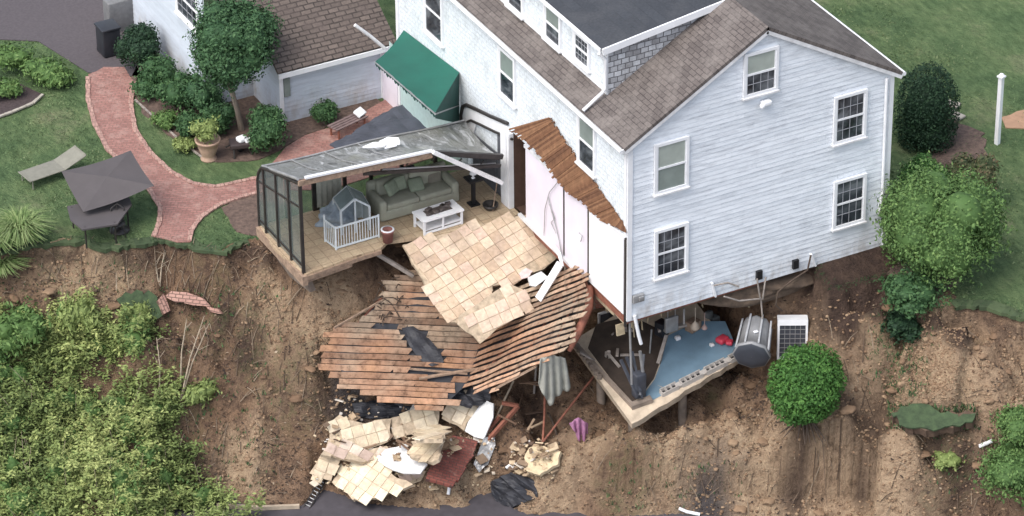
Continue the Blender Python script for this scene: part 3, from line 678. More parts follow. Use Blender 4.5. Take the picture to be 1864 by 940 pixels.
# ------------------------------------------------------------------ the house
WID, EAVE, RISE, LEN = 8.5, 5.68, 2.46, 14.1
SLP = RISE / (WID / 2)
R_ = random.Random(3)
house = thing('house', 'tall pale blue clapboard house with brown shingle roof undermined by the landslide', 'house', (0, 0, 0))
def clapboards(m, fx, z0, z1, step, axis, plane, sgn):
    """real lapped boards: each is a tilted face with a lip; fx(z) gives the run along the wall"""
    z = z0
    while z < z1 - 1e-4:
        t = min(z + step, z1); a0, a1 = fx(z); b0, b1 = fx(t); lip = 0.016 * sgn; c = R_.random()
        def q(u, out, zz): return (u, plane + out, zz) if axis == 'x' else (plane + out, u, zz)
        cuts = [0.0]; Lr = max(a1 - a0, .01)
        while cuts[-1] < 1 - 1.6 / Lr: cuts.append(min(1.0, cuts[-1] + R_.uniform(1.4, 4.2) / Lr))
        if cuts[-1] < 1: cuts.append(1.0)
        for k0, k1 in zip(cuts[:-1], cuts[1:]):
            e = .0025 if k1 < 1 else 0; lp = lip + sgn * R_.uniform(-.003, .004); f = lambda u0, u1, k: u0 + (u1 - u0) * k
            dz = R_.uniform(-.004, .004)
            m.add([q(f(a0, a1, k0), lp, z + dz), q(f(a0, a1, k1) - e, lp, z - dz), q(f(b0, b1, k1) - e, 0.003 * sgn, t), q(f(b0, b1, k0), 0.003 * sgn, t), q(f(a0, a1, k0), 0, z), q(f(a0, a1, k1) - e, 0, z)],
                  [(0, 1, 2, 3), (4, 5, 1, 0)], c=min(1, max(0, c + R_.uniform(-.3, .3))))
        z = t
def gx_(z):
    if z <= EAVE: return (0.0, WID)
    k = (z - EAVE) / SLP; return (k, WID - k)
m = MB(); clapboards(m, gx_, 0.0, EAVE + RISE - 0.02, 0.142, 'x', 0.0, -1)
m.add([(0, .01, 0), (WID, .01, 0), (WID, .01, EAVE), (WID / 2, .01, EAVE + RISE), (0, .01, EAVE)], [(0, 1, 2, 3, 4)], c=.5)
gw = m.build('wall', M['siding'], house)
m = MB()
def wallquad(m, y0, y1, z0, z1, x=0.0):
    P = [(x, y1, z0), (x, y0, z0), (x, y0, z1), (x, y1, z1)]
    m.add(P, [(0, 1, 2, 3)], uvs=[(-p[1], p[2]) for p in P])
wallquad(m, 0.0, 6.95, 2.72, EAVE); wallquad(m, 6.95, LEN, ZP, EAVE); wallquad(m, 6.72, 6.95, 0.2, 2.72)
m.build('wall', M['shingle_wall'], house)
m = MB()     # far walls, close the volume
m.add([(WID, 0, 0), (WID, LEN, 0), (WID, LEN, EAVE), (WID, 0, EAVE)], [(0, 1, 2, 3)], c=.5)
m.add([(0, LEN, ZP), (0, LEN, EAVE), (WID / 2, LEN, EAVE + RISE), (WID, LEN, EAVE), (WID, LEN, ZP)], [(0, 1, 2, 3, 4)], c=.5)
m.build('wall', M['siding'], house)
# interior partition panels below the torn roof line (once inside the sunroom)
for (ya, yb, z0, z1, mt, ds) in ((5.80, 3.56, 0.22, 2.70, 'panel', 0.02), (3.50, 2.12, 0.22, 2.70, 'panel', 0.0), (2.02, 0.06, 0.24, 2.72, 'white', 0.03)):
    m = MB(); m.box((-0.02 - ds, (ya + yb) / 2, (z0 + z1) / 2), (0.05, ya - yb, z1 - z0))
    if mt == 'white':
        m.box((-0.052 - ds, (ya + yb) / 2 + .32, 1.35), (0.012, 0.03, 2.2)); m.box((-0.052 - ds, (ya + yb) / 2 - .30, 1.35), (0.012, 0.03, 2.2))
    pn = m.build('wall_panel', M[mt], house)
m = MB(); m.bar((-0.05, 5.85, 2.72), (-0.05, 3.5, 2.72), 0.09, 0.10); m.bar((-0.05, 3.5, 2.73), (-0.05, 0.02, 2.73), 0.07, 0.07); m.bar((-0.07, 6.2, 0.24), (-0.07, 2.9, 0.2), 0.10, 0.10)
build_split(m, 'trim_board', M['white_dirty'], house)
m = MB(); m.box((-0.03, 2.07, 1.4), (0.09, 0.10, 2.6)); m.box((-0.03, 3.53, 1.5), (0.07, 0.05, 2.4)); m.box((-0.03, 0.02, 1.3), (0.06, 0.07, 2.9))
build_split(m, 'stud', M['metal_dark'], house)
# open doorway with its dark recess
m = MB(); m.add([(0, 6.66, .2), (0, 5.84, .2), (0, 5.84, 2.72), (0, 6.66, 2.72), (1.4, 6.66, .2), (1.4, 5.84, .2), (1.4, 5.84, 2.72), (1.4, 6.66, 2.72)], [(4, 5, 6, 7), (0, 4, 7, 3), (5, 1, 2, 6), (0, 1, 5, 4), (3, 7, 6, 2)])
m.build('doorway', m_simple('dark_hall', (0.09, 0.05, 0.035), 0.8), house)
m = MB(); m.box((-0.08, 6.72, 1.45), (0.16, 0.13, 2.5)); m.box((-0.12, 6.98, 1.45), (0.10, 0.34, 2.5))
build_split(m, 'door_post', M['white'], house)
# scribbled loose wires hanging on the panels
m = MB(); a = at(985, 330, X=-.12)
m.tube([at(*p, X=-0.12) for p in [(1017, 330), (1000, 350), (992, 380), (990, 430)]], 0.012, 5)
m.tube([at(*p, X=-0.12) for p in [(998, 358), (1004, 385), (1014, 420), (1024, 470)]], 0.016, 5)
m.tube([at(*p, X=-0.12) for p in [(1000, 372), (1010, 398), (1003, 405), (1012, 425)]], 0.012, 5)
m.tube([at(*p, X=-0.12) for p in [(1054, 424), (1060, 430), (1057, 440)]], 0.015, 5)
build_split(m, 'loose_wire', M['metal_grey'], house)
# pent strip of bare rusty sheathing left where the sunroom roof tore away
pr = MB(); rr = random.Random(5)
topl = [(1000, 214), (1008, 222), (1030, 258), (1052, 288), (1075, 320), (1098, 352), (1120, 385), (1138, 410)]
botl = [(930, 234), (955, 256), (985, 290), (1010, 322), (1030, 345), (1060, 370), (1090, 398), (1140, 424)]
sA = [at(*p, X=-0.03) for p in topl]; sB = []
for i, p in enumerate(botl):
    sB.append(at(*p, X=-0.35 + 0.28 * i / 7))
nseg = 74
def lerp_line(L_, t):
    t = t * (len(L_) - 1); i = min(int(t), len(L_) - 2); return L_[i] + (L_[i + 1] - L_[i]) * (t - i)
for i in range(nseg):
    t0, t1 = i / nseg, (i + 0.97) / nseg
    a0, b0 = lerp_line(sA, t0), lerp_line(sB, t0); a1, b1 = lerp_line(sA, t1), lerp_line(sB, t1)
    e = rr.uniform(-.10, .06); o = np.array([-0.02, 0, 0.012]) * rr.random(); d0 = (a0 - b0) * (1 + max(-.2, e * .5)); d1 = (a1 - b1) * (1 + max(-.2, e * .5)); f_ = rr.uniform(-.06, .10)
    pr.prism([b0 + o - d0 * f_, b1 + o - d1 * f_, b1 + d1 + o, b0 + d0 + o], 0.02, (-0.7, 0, 0.7), c_=rr.random())
for i in range(34):   # splinters along the tear
    a = lerp_line(sA, rr.random()); pr.bar(a, a + np.array([rr.uniform(-.05, .0), rr.uniform(-.12, .12), rr.uniform(.02, .12)]), 0.014, 0.008, c_=rr.random() * .5)
pr.build('torn_sheathing', M['sheath'], house)
# floor frame: rim joists and joists seen from below
m = MB()
m.box((2.4, 0.22, -0.10), (4.6, 0.06, 0.20)); m.box((0.10, LEN / 2, 0.0), (0.08, LEN - 0.3, 0.36))
for k in range(28): m.box((WID / 2, 0.4 + k * 0.42, -0.10), (WID - 0.3, 0.05, 0.2))
m.add([(0.05, 0.1, .01), (WID, 0.1, .01), (WID, LEN, .01), (0.05, LEN, .01)], [(0, 1, 2, 3)])
m.build('floor_frame', M['wood_red'], house)

# roof
def roofslab(m, pts, th=0.10, u=(0, 1, 0)):
    n = Vector(pts[1]) - Vector(pts[0]); n = n.cross(Vector(pts[2]) - Vector(pts[0])).normalized()
    if n.z < 0: n = -n
    m.prism(pts, th, n, udir=u)
o_ = 0.22; oz = EAVE - o_ * SLP + 0.13; rz_ = EAVE + RISE + 0.13
m = MB()
roofslab(m, [(-o_, -0.16, oz), (WID / 2, -0.16, rz_), (WID / 2, LEN + .2, rz_), (-o_, LEN + .2, oz)])
m.build('roof', M['roof'], house)
m = MB(); roofslab(m, [(WID + o_, -0.16, oz), (WID + o_, LEN + .2, oz), (WID / 2 + .002, LEN + .2, rz_), (WID / 2 + .002, -0.16, rz_)])
m.build('roof', M['roof'], house)
m = MB()    # rakes, eave boards, corner boards
for sx in (-1, 1):
    x0 = WID / 2 + sx * (WID / 2 + o_)
    m.bar((x0, -0.13, oz - .13), (WID / 2, -0.13, rz_ - .13), 0.05, 0.19)
m.box((-o_ + .03, LEN / 2, oz - .12), (0.05, LEN, 0.13)); m.box((WID + o_ - .03, LEN / 2, oz - .12), (0.05, LEN, 0.13))
build_split(m, 'fascia', M['white_dirty'], house)
m = MB(); m.box((0.055, -0.035, EAVE / 2), (0.15, 0.05, EAVE - .1)); m.box((-0.022, 0.06, EAVE / 2 + 1.35), (0.045, 0.12, EAVE - 2.8))
m.box((WID - .06, -0.035, EAVE / 2), (0.13, 0.05, EAVE - .1)); m.box((-0.03, LEN - .06, EAVE / 2), (0.06, 0.13, EAVE))
build_split(m, 'corner_board', M['white'], house)
m = MB(); m.tube([(WID - .28, -.10, EAVE - .1), (WID - .26, -.10, 3.6), (WID - .24, -.10, 1.9), (WID - .34, -.10, 1.2)], 0.05, 8); m.build('downspout', M['white'], house)
m = MB(); m.tube([(-o_ - .05, -0.15, oz - .08), (-o_ - .05, LEN, oz - .08)], 0.065, 8); m.build('gutter', M['white'], house)
m = MB(); m.tube([(WID + o_ + .05, -0.15, oz - .08), (WID + o_ + .05, LEN, oz - .08)], 0.065, 8); m.build('gutter', M['white'], house)

# shed dormer
XD, YD, ZT = 0.51, 2.02, 7.60
zr = lambda x: EAVE + x * SLP + 0.13
dorm = MB(); P = [(XD, LEN, zr(XD)), (XD, YD, zr(XD)), (XD, YD, ZT), (XD, LEN, ZT)]
dorm.add(P, [(0, 1, 2, 3)], uvs=[(-p[1], p[2]) for p in P])
dorm = dorm.build('dormer', M['shingle_wall'], house)
RT = 8.10; xe = (RT - .13 - EAVE) / SLP
m = MB(); P = [(XD, YD + .002, zr(XD)), (xe, YD + .002, zr(xe)), (xe, YD + .002, RT - .02), (XD, YD + .002, ZT)]
m.add(P, [(0, 1, 2, 3)], uvs=[(p[0], p[2]) for p in P]); m.build('dormer_side', M['cheek'], dorm)
m = MB(); roofslab(m, [(XD - .22, YD - .10, ZT + .02), (WID / 2, YD - .10, RT + .12), (WID / 2, LEN + .2, RT + .12), (XD - .22, LEN + .2, ZT + .02)], 0.09)
m.build('dormer_roof', M['roof_dark'], dorm)
m = MB(); m.bar((XD - .24, YD - .13, ZT - .05), (xe + .3, YD - .13, RT - .0), 0.05, 0.20); m.box((XD - .23, LEN / 2 + YD / 2, ZT - .07), (0.05, LEN - YD, 0.12))
m.box((XD - .02, YD + .07, (ZT + zr(XD)) / 2), (0.05, 0.14, ZT - zr(XD))); m.box((XD - .012, LEN / 2 + YD / 2, zr(XD) + .07), (0.02, LEN - YD, 0.12))
build_split(m, 'dormer_trim', M['white'], dorm)
m = MB(); m.tube([(XD - .30, YD - .02, ZT - .12), (XD - .10, YD - .03, ZT - .35), (XD - .10, YD - .03, zr(XD) + .25), (XD - .16, YD, zr(XD) + .12), (-o_ - .02, YD + .05, oz + .10)], 0.05, 8)
m.build('downspout', M['white'], house)

# windows: casing, sill, sashes with panes, muntins
def window(axis, c, w, h, lower='glass_dark', upper='glass_dark', munt=(), sill=True, plane=None, cas=0.085):
    """axis 'x': in a wall facing -Y; axis 'y': in a wall facing -X. c = (along, plane, z) centre"""
    u, p, z = c
    def B(m, du, dz, su, sz, d0, d1):
        dd = (d0 + d1) / 2; th = d1 - d0
        if axis == 'x': m.box((u + du, p - dd, z + dz), (su, th, sz))
        else: m.box((p - dd, u + du, z + dz), (th, su, sz))
    m = MB()
    for sx in (-1, 1): B(m, sx * (w / 2 - cas / 2), 0, cas, h, 0.0, 0.075)
    B(m, 0, h / 2 - cas / 2, w - 2 * cas, cas, 0.0, 0.075); B(m, 0, -h / 2 + cas / 2, w - 2 * cas, cas, 0.0, 0.075)
    wi, hi = w - 2 * cas, h - 2 * cas
    B(m, 0, 0.0, wi, 0.055, 0.0, 0.062)
    for sx in (-1, 1): B(m, sx * (wi / 2 - 0.018), 0, 0.036, hi, 0.03, 0.055)
    f = m.build('window', M['white'], house)
    for s_, mt in ((-1, lower), (1, upper)):
        m = MB(); B(m, 0, s_ * (hi / 4 + .014), wi - .07, hi / 2 - .03, 0.024, 0.036); m.build('pane', M[mt], f)
    if sill:
        m = MB(); B(m, 0, -h / 2 - .025, w + .06, 0.05, 0.0, 0.12); m.build('sill', M['white_dirty'], f)
    if munt:
        m = MB()
        for s_ in munt:
            for k in (-1, 0, 1): B(m, k * wi / 4, s_ * (hi / 4 + .014), 0.016, hi / 2 - .03, 0.036, 0.046)
            for k in (0,): B(m, 0, s_ * (hi / 4 + .014) + k, wi - .07, 0.016, 0.036, 0.047)
        m.build('muntin', M['muntin'], f)
    return f
window('x', (4.12, -0.022, 6.86), 1.10, 1.36, 'glass_dark', 'blind', (-1,))
window('x', (7.08, -0.022, 4.64), 1.08, 1.52, munt=(-1, 1))
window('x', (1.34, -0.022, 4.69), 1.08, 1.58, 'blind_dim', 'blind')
window('x', (7.18, -0.022, 1.87), 1.08, 1.56, munt=(-1, 1))
window('x', (1.37, -0.022, 1.95), 1.08, 1.56, munt=(-1, 1))
window('y', (11.58, -0.002, 4.35), 1.22, 1.75, munt=())
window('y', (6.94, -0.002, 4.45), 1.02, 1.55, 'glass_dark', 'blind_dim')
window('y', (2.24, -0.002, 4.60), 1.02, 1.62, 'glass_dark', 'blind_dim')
window('y', (7.36, XD - .002, 6.75), 0.98, 1.05)
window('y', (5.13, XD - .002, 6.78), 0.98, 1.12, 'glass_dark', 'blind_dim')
window('y', (3.45, XD - .002, 6.82), 0.92, 0.92, munt=(-1, 1))
# little things fixed to the gable wall
for x_ in (4.25, 5.45):
    m = MB(); m.box((x_, -0.06, 0.30), (0.18, 0.09, 0.28)); m.box((x_, -0.11, 0.22), (0.10, 0.03, 0.08)); m.build('vent', M['black'], house)
m = MB(); m.rbox((4.28, -0.12, 5.88), (0.30, 0.2, 0.16), 0.05); m.rbox((4.12, -0.18, 5.84), (0.12, 0.14, 0.12), 0.04); m.build('floodlight', M['white'], house)
m = MB(); m.rbox((0.33, -0.07, 0.72), (0.36, 0.10, 0.24), 0.02); m.rbox((0.40, -0.13, 0.72), (0.16, 0.05, 0.14), 0.02); m.build('meter_box', M['metal_grey'], house)
m = MB(); m.tube([at(1155, 575, Y=-.08), at(1163, 612, Y=-.1), at(1167, 626, Y=-.1)], 0.055, 8); m.build('broken_downspout', M['white'], house)
m = MB(); m.bar(at(1296, 515, Y=-.06), at(1302, 540, Y=-.06), 0.09, 0.05); m.bar(at(1476, 463, Y=-.06), at(1484, 484, Y=-.06), 0.09, 0.05); build_split(m, 'trim_piece', M['white'], house)

# low wing on the left, behind the courtyard
YW = 15.19
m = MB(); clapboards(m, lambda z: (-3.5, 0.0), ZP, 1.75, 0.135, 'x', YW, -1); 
m.add([(-3.5, YW + .01, ZP), (0, YW + .01, ZP), (0, YW + .01, 1.75), (-3.5, YW + .01, 1.75)], [(0, 1, 2, 3)], c=.5)
m.build('wing_wall', M['siding_wing'], house)
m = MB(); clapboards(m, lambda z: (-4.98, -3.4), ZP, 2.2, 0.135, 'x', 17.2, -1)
m.add([(-5, 17.21, ZP), (-3.4, 17.21, ZP), (-3.4, 17.21, 2.2), (-5, 17.21, 2.2)], [(0, 1, 2, 3)], c=.5)
m.build('wing_wall', M['siding_wing'], house)
m = MB(); m.add([(-3.5, YW, ZP), (-3.5, 17.3, ZP), (-3.5, 17.3, 1.9), (-3.5, YW, 1.9)], [(0, 1, 2, 3)], c=.5); m.build('wing_wall', M['siding_wing'], house)
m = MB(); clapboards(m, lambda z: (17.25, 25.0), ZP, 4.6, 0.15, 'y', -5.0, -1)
m.add([(-4.99, 17.2, ZP), (-4.99, 25, ZP), (-4.99, 25, 4.6), (-4.99, 17.2, 4.6)], [(0, 1, 2, 3)], c=.5); m.build('wing_wall', M['siding_wing'], house)
m = MB(); m.box((-3.46, YW - .035, .75), (.12, .05, 2.05)); m.box((-4.95, 17.17, 1.0), (.13, .05, 2.5)); m.box((-0.06, YW - .035, .75), (.1, .05, 2.05)); m.box((-5.03, 25.0, 2.0), (.06, .14, 4.6)); build_split(m, 'corner_board', M['white'], house)
m = MB(); m.box((-3.28, YW - .05, 0.95), (0.2, 0.05, 0.62)); m.build('vent', M['blind_dim'], house)
m = MB(); roofslab(m, [(-3.65, YW - .28, 1.66), (0.35, YW - .28, 1.66), (0.35, YW + 5.5, 5.30), (-3.65, YW + 5.5, 5.30)], 0.10, (1, 0, 0)); m.build('wing_roof', M['roof_wing'], house)
m = MB(); m.box((-1.7, YW - .30, 1.52), (3.9, 0.05, 0.15)); build_split(m, 'fascia', M['white'], house)
m = MB(); m.add([(-4.9, 17.4, 3.3), (-3.6, 17.4, 2.9), (-3.6, 24, 6.5), (-4.9, 24, 6.5)], [(0, 1, 2, 3)]); m.build('wing_roof', M['roof_wing'], house)
m = MB(); a, c = at(646, 46, Z=2.95), at(700, 88, Z=2.0); m.tube([a, (a + c) / 2 + np.array([0, 0, .03]), c], 0.055, 8); m.build('downspout', M['white_dirty'], house)
window('y', (18.42, -5.0, 2.78), 1.7, 1.35, munt=(-1, 1))
# entry wall under the awning
m = MB(); m.box((-.04, YW - .55, 0.55), (0.07, 1.05, 1.7)); m.build('wall_panel', M['panel'], house)
m = MB(); P = [(-.02, 14.7, -.3), (-.02, 10.0, -.3), (-.02, 10.0, 1.9), (-.02, 14.7, 1.9)]; m.add(P, [(0, 1, 2, 3)]); m.build('wall_panel', m_simple('pale_green_wall', (0.46, 0.60, 0.58), 0.6, 0.08), house)

# ------------------------------------------------------------------ awning
aw = thing('awning', 'dark green canvas awning sloping out from the house over the courtyard door', 'awning', (0, 12, 1.6))
tA, tB = at(735, 55, X=-.03), at(836, 132, X=-.03)
fA, fB = at(683, 112, X=-1.75), at(792, 206, X=-1.75)
m = MB(); ns = 10
vs = []
for j in range(ns + 1):
    t = j / ns
    for i in range(ns + 1):
        s_ = i / ns; p = (tA * (1 - s_) + tB * s_) * (1 - t) + (fA * (1 - s_) + fB * s_) * t
        p = p + np.array([0, 0, -0.10 * math.sin(math.pi * t) - .02 * math.sin(s_ * 18) * t]); vs.append(p)
m.add(vs, [(j * (ns + 1) + i, j * (ns + 1) + i + 1, (j + 1) * (ns + 1) + i + 1, (j + 1) * (ns + 1) + i) for j in range(ns) for i in range(ns)], smooth=True)
m.build('canopy', M['awning'], aw)
m = MB(); d_ = fB - fA; n_ = 22
for i in range(n_):
    a = fA + d_ * i / n_; c = fA + d_ * (i + 1) / n_; hh = 0.10 + .035 * math.sin(i * 1.9)
    m.add([a, c, c - np.array([0, 0, hh]), (a + c) / 2 - np.array([0, 0, hh + .06]), a - np.array([0, 0, hh])], [(0, 1, 2, 3, 4)])
m.add([tB, fB, fB - np.array([0, 0, .18]), at(836, 225, X=-.05)], [(0, 1, 2, 3)])
m.build('valance', M['awning_dark'], aw)
m = MB(); m.tube([tB - np.array([.05, 0, 1.1]), fB - np.array([0, 0, .04])], .025, 6); m.tube([tA - np.array([.05, 0, 1.1]), fA - np.array([0, 0, .04])], .025, 6); m.tube([fA - np.array([0, 0, .03]), fB - np.array([0, 0, .03])], .025, 6)
m.tube([at(830, 215, X=-.1), at(829, 235, X=-.1)], .05, 6)
build_split(m, 'frame_bar', M['metal_grey'], aw)

# ------------------------------------------------------------------ sunroom
SX0, SY0, SY1, SZ = -6.9, 6.3, 9.35, 0.20
sun = thing('sunroom', 'bronze framed glass sunroom with sagging roof and its front torn open', 'sunroom', (-3.4, 8, 0.2))
fl = [at(*p, Z=SZ) for p in [(481, 425), (500, 452), (520, 470), (556, 500), (620, 476), (660, 462), (693, 452), (705, 440), (735, 436), (790, 428), (870, 412), (935, 395), (948, 386), (918, 362)]] + [np.array((-0.03, SY1, SZ)), np.array((SX0, SY1, SZ))]
m = MB(); m.prism(fl, 0.10, (0, 0, 1), udir=(1, 0, 0)); m.build('floor', M['tile_floor'], sun)
m = MB(); m.bar((SX0 - .03, SY0 - .1, .02), (SX0 - .03, SY1, .02), .16, .30)
fr = [at(*p, Z=.08) for p in [(556, 506), (620, 482), (660, 468), (693, 458)]]
for a, c in zip(fr[:-1], fr[1:]): m.bar(a, c, .14, .12)
m.bar(at(556, 512, Z=-.05), at(640, 482, Z=-.05), .08, .10)
build_split(m, 'sill_beam', M['wood'], sun)
m = MB(); a = at(480, 430, Z=-.1); c = at(556, 512, Z=-.1)
m.prism([a, c, c + np.array([.15, .05, -.45]), (a + c) / 2 + np.array([.2, .1, -.75]), a + np.array([.1, 0, -.35])], .2, (-1, -.1, 0)); m.build('footing', M['concrete_dark'], sun)
zt = lambda y: 3.12 - (y - 6.39) * (3.12 - 2.32) / 2.64       # roof line height at the left end
for y_ in (6.36, 7.15, 8.0, 8.85):
    m = MB(); m.box((SX0, y_, (SZ + zt(y_)) / 2), (.09, .07, zt(y_) - SZ)); m.build('post', M['metal_dark'], sun)
m = MB(); m.tube([(SX0, 6.36, zt(6.36)), (SX0, 8.6, zt(8.6)), (SX0, 9.0, zt(9.0) - .04), (SX0, 9.22, 2.02), (SX0, 9.32, 1.7), (SX0, 9.34, SZ)], .05, 8); build_split(m, 'end_rafter', M['metal_dark'], sun)
m = MB(); m.bar((SX0, 6.36, 2.35), (SX0, 9.3, 1.72), .05, .05); m.bar((SX0, 6.36, .42), (SX0, 9.3, .42), .05, .06); build_split(m, 'rail', M['metal_dark'], sun)
for (ya, yb) in ((6.40, 7.11), (7.19, 7.96), (8.04, 8.81), (8.89, 9.28)):
    m = MB(); zb = min(zt(yb), 2.15 if yb > 9 else 9); m.add([(SX0, ya, SZ + .05), (SX0, yb, SZ + .05), (SX0, yb, zb - .05), (SX0, ya, zt(ya) - .05)], [(0, 1, 2, 3)]); m.build('glass_panel', M['glass'], sun)
for x_ in (-6.0, -5.1, -4.15, -3.3, -2.3, -1.2):
    m = MB(); m.box((x_, SY1 - .02, 1.0), (.10 if x_ not in (-5.1,) else .2, .08, 1.65)); m.build('post', M['metal_dark'], sun)
xs_ = [-6.86, -6.0, -5.1, -4.15, -3.3, -2.3, -1.2, -.1]
for a, c in zip(xs_[:-1], xs_[1:]):
    m = MB(); m.add([(a, SY1, SZ), (c, SY1, SZ), (c, SY1, 1.8), (a, SY1, 1.8)], [(0, 1, 2, 3)]); m.build('glass_panel', M['glass'], sun)
# pale curtain/screens behind the left end glass and a solid back corner
for x_, w_ in ((-6.45, .38), (-4.7, .5)):
    m = MB(); n_ = 14
    vs = [(x_ + w_ * (i / n_ - .5) * 1.6, SY1 - .10 + .03 * math.sin(i * 2.1), z) for z in (.3, 1.75) for i in range(n_ + 1)]
    m.add(vs, [(i, i + 1, n_ + 2 + i, n_ + 1 + i) for i in range(n_)], smooth=True); m.build('curtain', m_simple('pale_curtain', (.42, .42, .36), .9), sun)
# roof sheet: rows from curved back eave to the broken front edge
nu, nv = 44, 16
A0, A1, A2 = at(542, 328, Y=6.36), at(785, 276, Y=6.36), at(914, 288, Y=6.4)
def front(u):
    if u < .62: return A0 + (A1 - A0) * (u / .62)
    return A1 + (A2 - A1) * ((u - .62) / .38)
B0, B1 = at(478, 304, Y=9.05), at(846, 220, Y=9.3)
def back(u): return B0 + (B1 - B0) * u + np.array([0, 0, -.03 * math.sin(u * 9)])
vs = []; uvs = []
for j in range(nv + 1):
    for i in range(nu + 1):
        u = i / nu; tt = j / nv
        if tt < .2:    # curved eave
            k = tt / .2; p = back(u); p = p + np.array([0, .28 * (1 - k) ** 1.0 * math.cos((1 - k) * .4), -.55 * (1 - k) ** 2])
        else:
            k = (tt - .2) / .8; p = back(u) * (1 - k) + front(u) * k
            p = p + np.array([0, 0, -.10 * math.sin(math.pi * k) * (.4 + u) + .05 * math.sin(u * 23 + 3 * k) * u * math.sin(math.pi * k) + .03 * math.sin(u * 41 - 6 * k) * u * math.sin(math.pi * k)])
        vs.append(p); uvs.append((u * 6.8, tt * 3))
m = MB(); m.add(vs, [(j * (nu + 1) + i, j * (nu + 1) + i + 1, (j + 1) * (nu + 1) + i + 1, (j + 1) * (nu + 1) + i) for j in range(nv) for i in range(nu)], uvs=uvs, smooth=True)
m.build('roof_panel', M['membrane'], sun)
m = MB()
for u in (0.14, .30, .46): 
    m.tube([back(u) + np.array([0, 0, .035]), (back(u) + front(u)) / 2 + np.array([0, 0, -.04]), front(u) + np.array([0, 0, .035])], .022, 6)
m.tube([back(i / 12) + np.array([0, 0, .03]) for i in range(13)], .03, 6); m.tube([back(0) + np.array([0, 0, .02]), front(0) + np.array([0, 0, .03])], .05, 6)
build_split(m, 'rafter', M['metal_grey'], sun)
m = MB(); g0, g1 = front(0.03), front(.62)
m.bar(g0 + np.array([0, -.05, .05]), g1 + np.array([0, -.05, .05]), .10, .06); m.build('white_flashing', M['white'], sun)
m = MB(); m.bar(front(0) + np.array([0, -.03, -.10]), g1 + np.array([0, -.03, -.10]), .07, .16); m.build('ridge_beam', M['wood'], sun)
m = MB(); m.bar(g1 + np.array([0, -.02, -.03]), front(1) + np.array([0, -.02, .06]), .10, .14); m.bar(g1 + np.array([0, .3, -.22]), front(1) + np.array([0, .2, -.12]), .06, .08)
m.bar(front(.3) + np.array([0, -.02, -.24]), front(1) + np.array([0, .1, -.3]), .06, .10)
build_split(m, 'ridge_beam', M['metal_dark'], sun)
m = MB()
for u in (.40, .52, .64, .78, .9): p = front(u); m.bar(p + np.array([0, 0, -.15]), p + np.array([0, .25, -.42]), .03, .03)
build_split(m, 'bracket', M['metal_dark'], sun)
m = MB(); m.bar(front(.4) + np.array([0, .2, -.42]), front(.98) + np.array([0, .2, -.35]), .05, .14); m.build('header_board', M['white_dirty'], sun)
# torn white roof film
m = MB(); rr = random.Random(4)
for k, (p0, p1, w_) in enumerate((((660, 268), (700, 263), .16), ((690, 258), (727, 255), .2), ((700, 270), (722, 262), .12), ((695, 264), (728, 259), .13))):
    a, c = at(*p0, Z=2.62), at(*p1, Z=2.58); q = np.array([.05, w_, .05])
    m.prism([a - q * .2, c - q * .6, c + q * .5, (a + c) / 2 + q * .8, a + q * .1], .01, (0, 0, 1))
build_split(m, 'torn_film', M['white'], sun)
# end frame left on the house wall: curved dark rib and white infill
m = MB(); rib = [(-.06, 9.86, 1.35), (-.06, 9.85, 1.75), (-.06, 9.74, 2.08), (-.06, 9.5, 2.25), (-.06, 9.0, 2.38), (-.06, 8.0, 2.62), (-.06, 6.9, 2.92)]
m.tube(rib, .055, 8); m.tube([(p[0] - .02, p[1] - .32, p[2] - .36) for p in rib[2:]], .04, 8); build_split(m, 'end_rafter', M['metal_dark'], sun)
m = MB(); m.prism([(-.05, 9.80, 1.0), (-.05, 9.78, 1.75), (-.05, 9.68, 2.02), (-.05, 9.45, 2.18), (-.05, 8.0, 2.56), (-.05, 6.85, 2.82), (-.05, 6.85, 2.35), (-.05, 7.3, 2.28), (-.05, 8.9, 1.95), (-.05, 9.2, 1.2)], .03, (-1, 0, 0)); build_split(m, 'wall_infill', M['white'], sun)
m = MB(); m.prism([(-.06, 7.55, 2.25), (-.06, 6.86, 2.4), (-.06, 6.86, .22), (-.06, 7.55, .22)], .03, (-1, 0, 0)); m.prism([(-.07, 9.1, .22), (-.07, 7.6, .22), (-.07, 7.6, 1.6), (-.07, 9.1, 1.5)], .03, (-1, 0, 0)); build_split(m, 'wall_infill', m_simple('dim_inner_wall', (.10, .105, .12), .6, .2), sun)

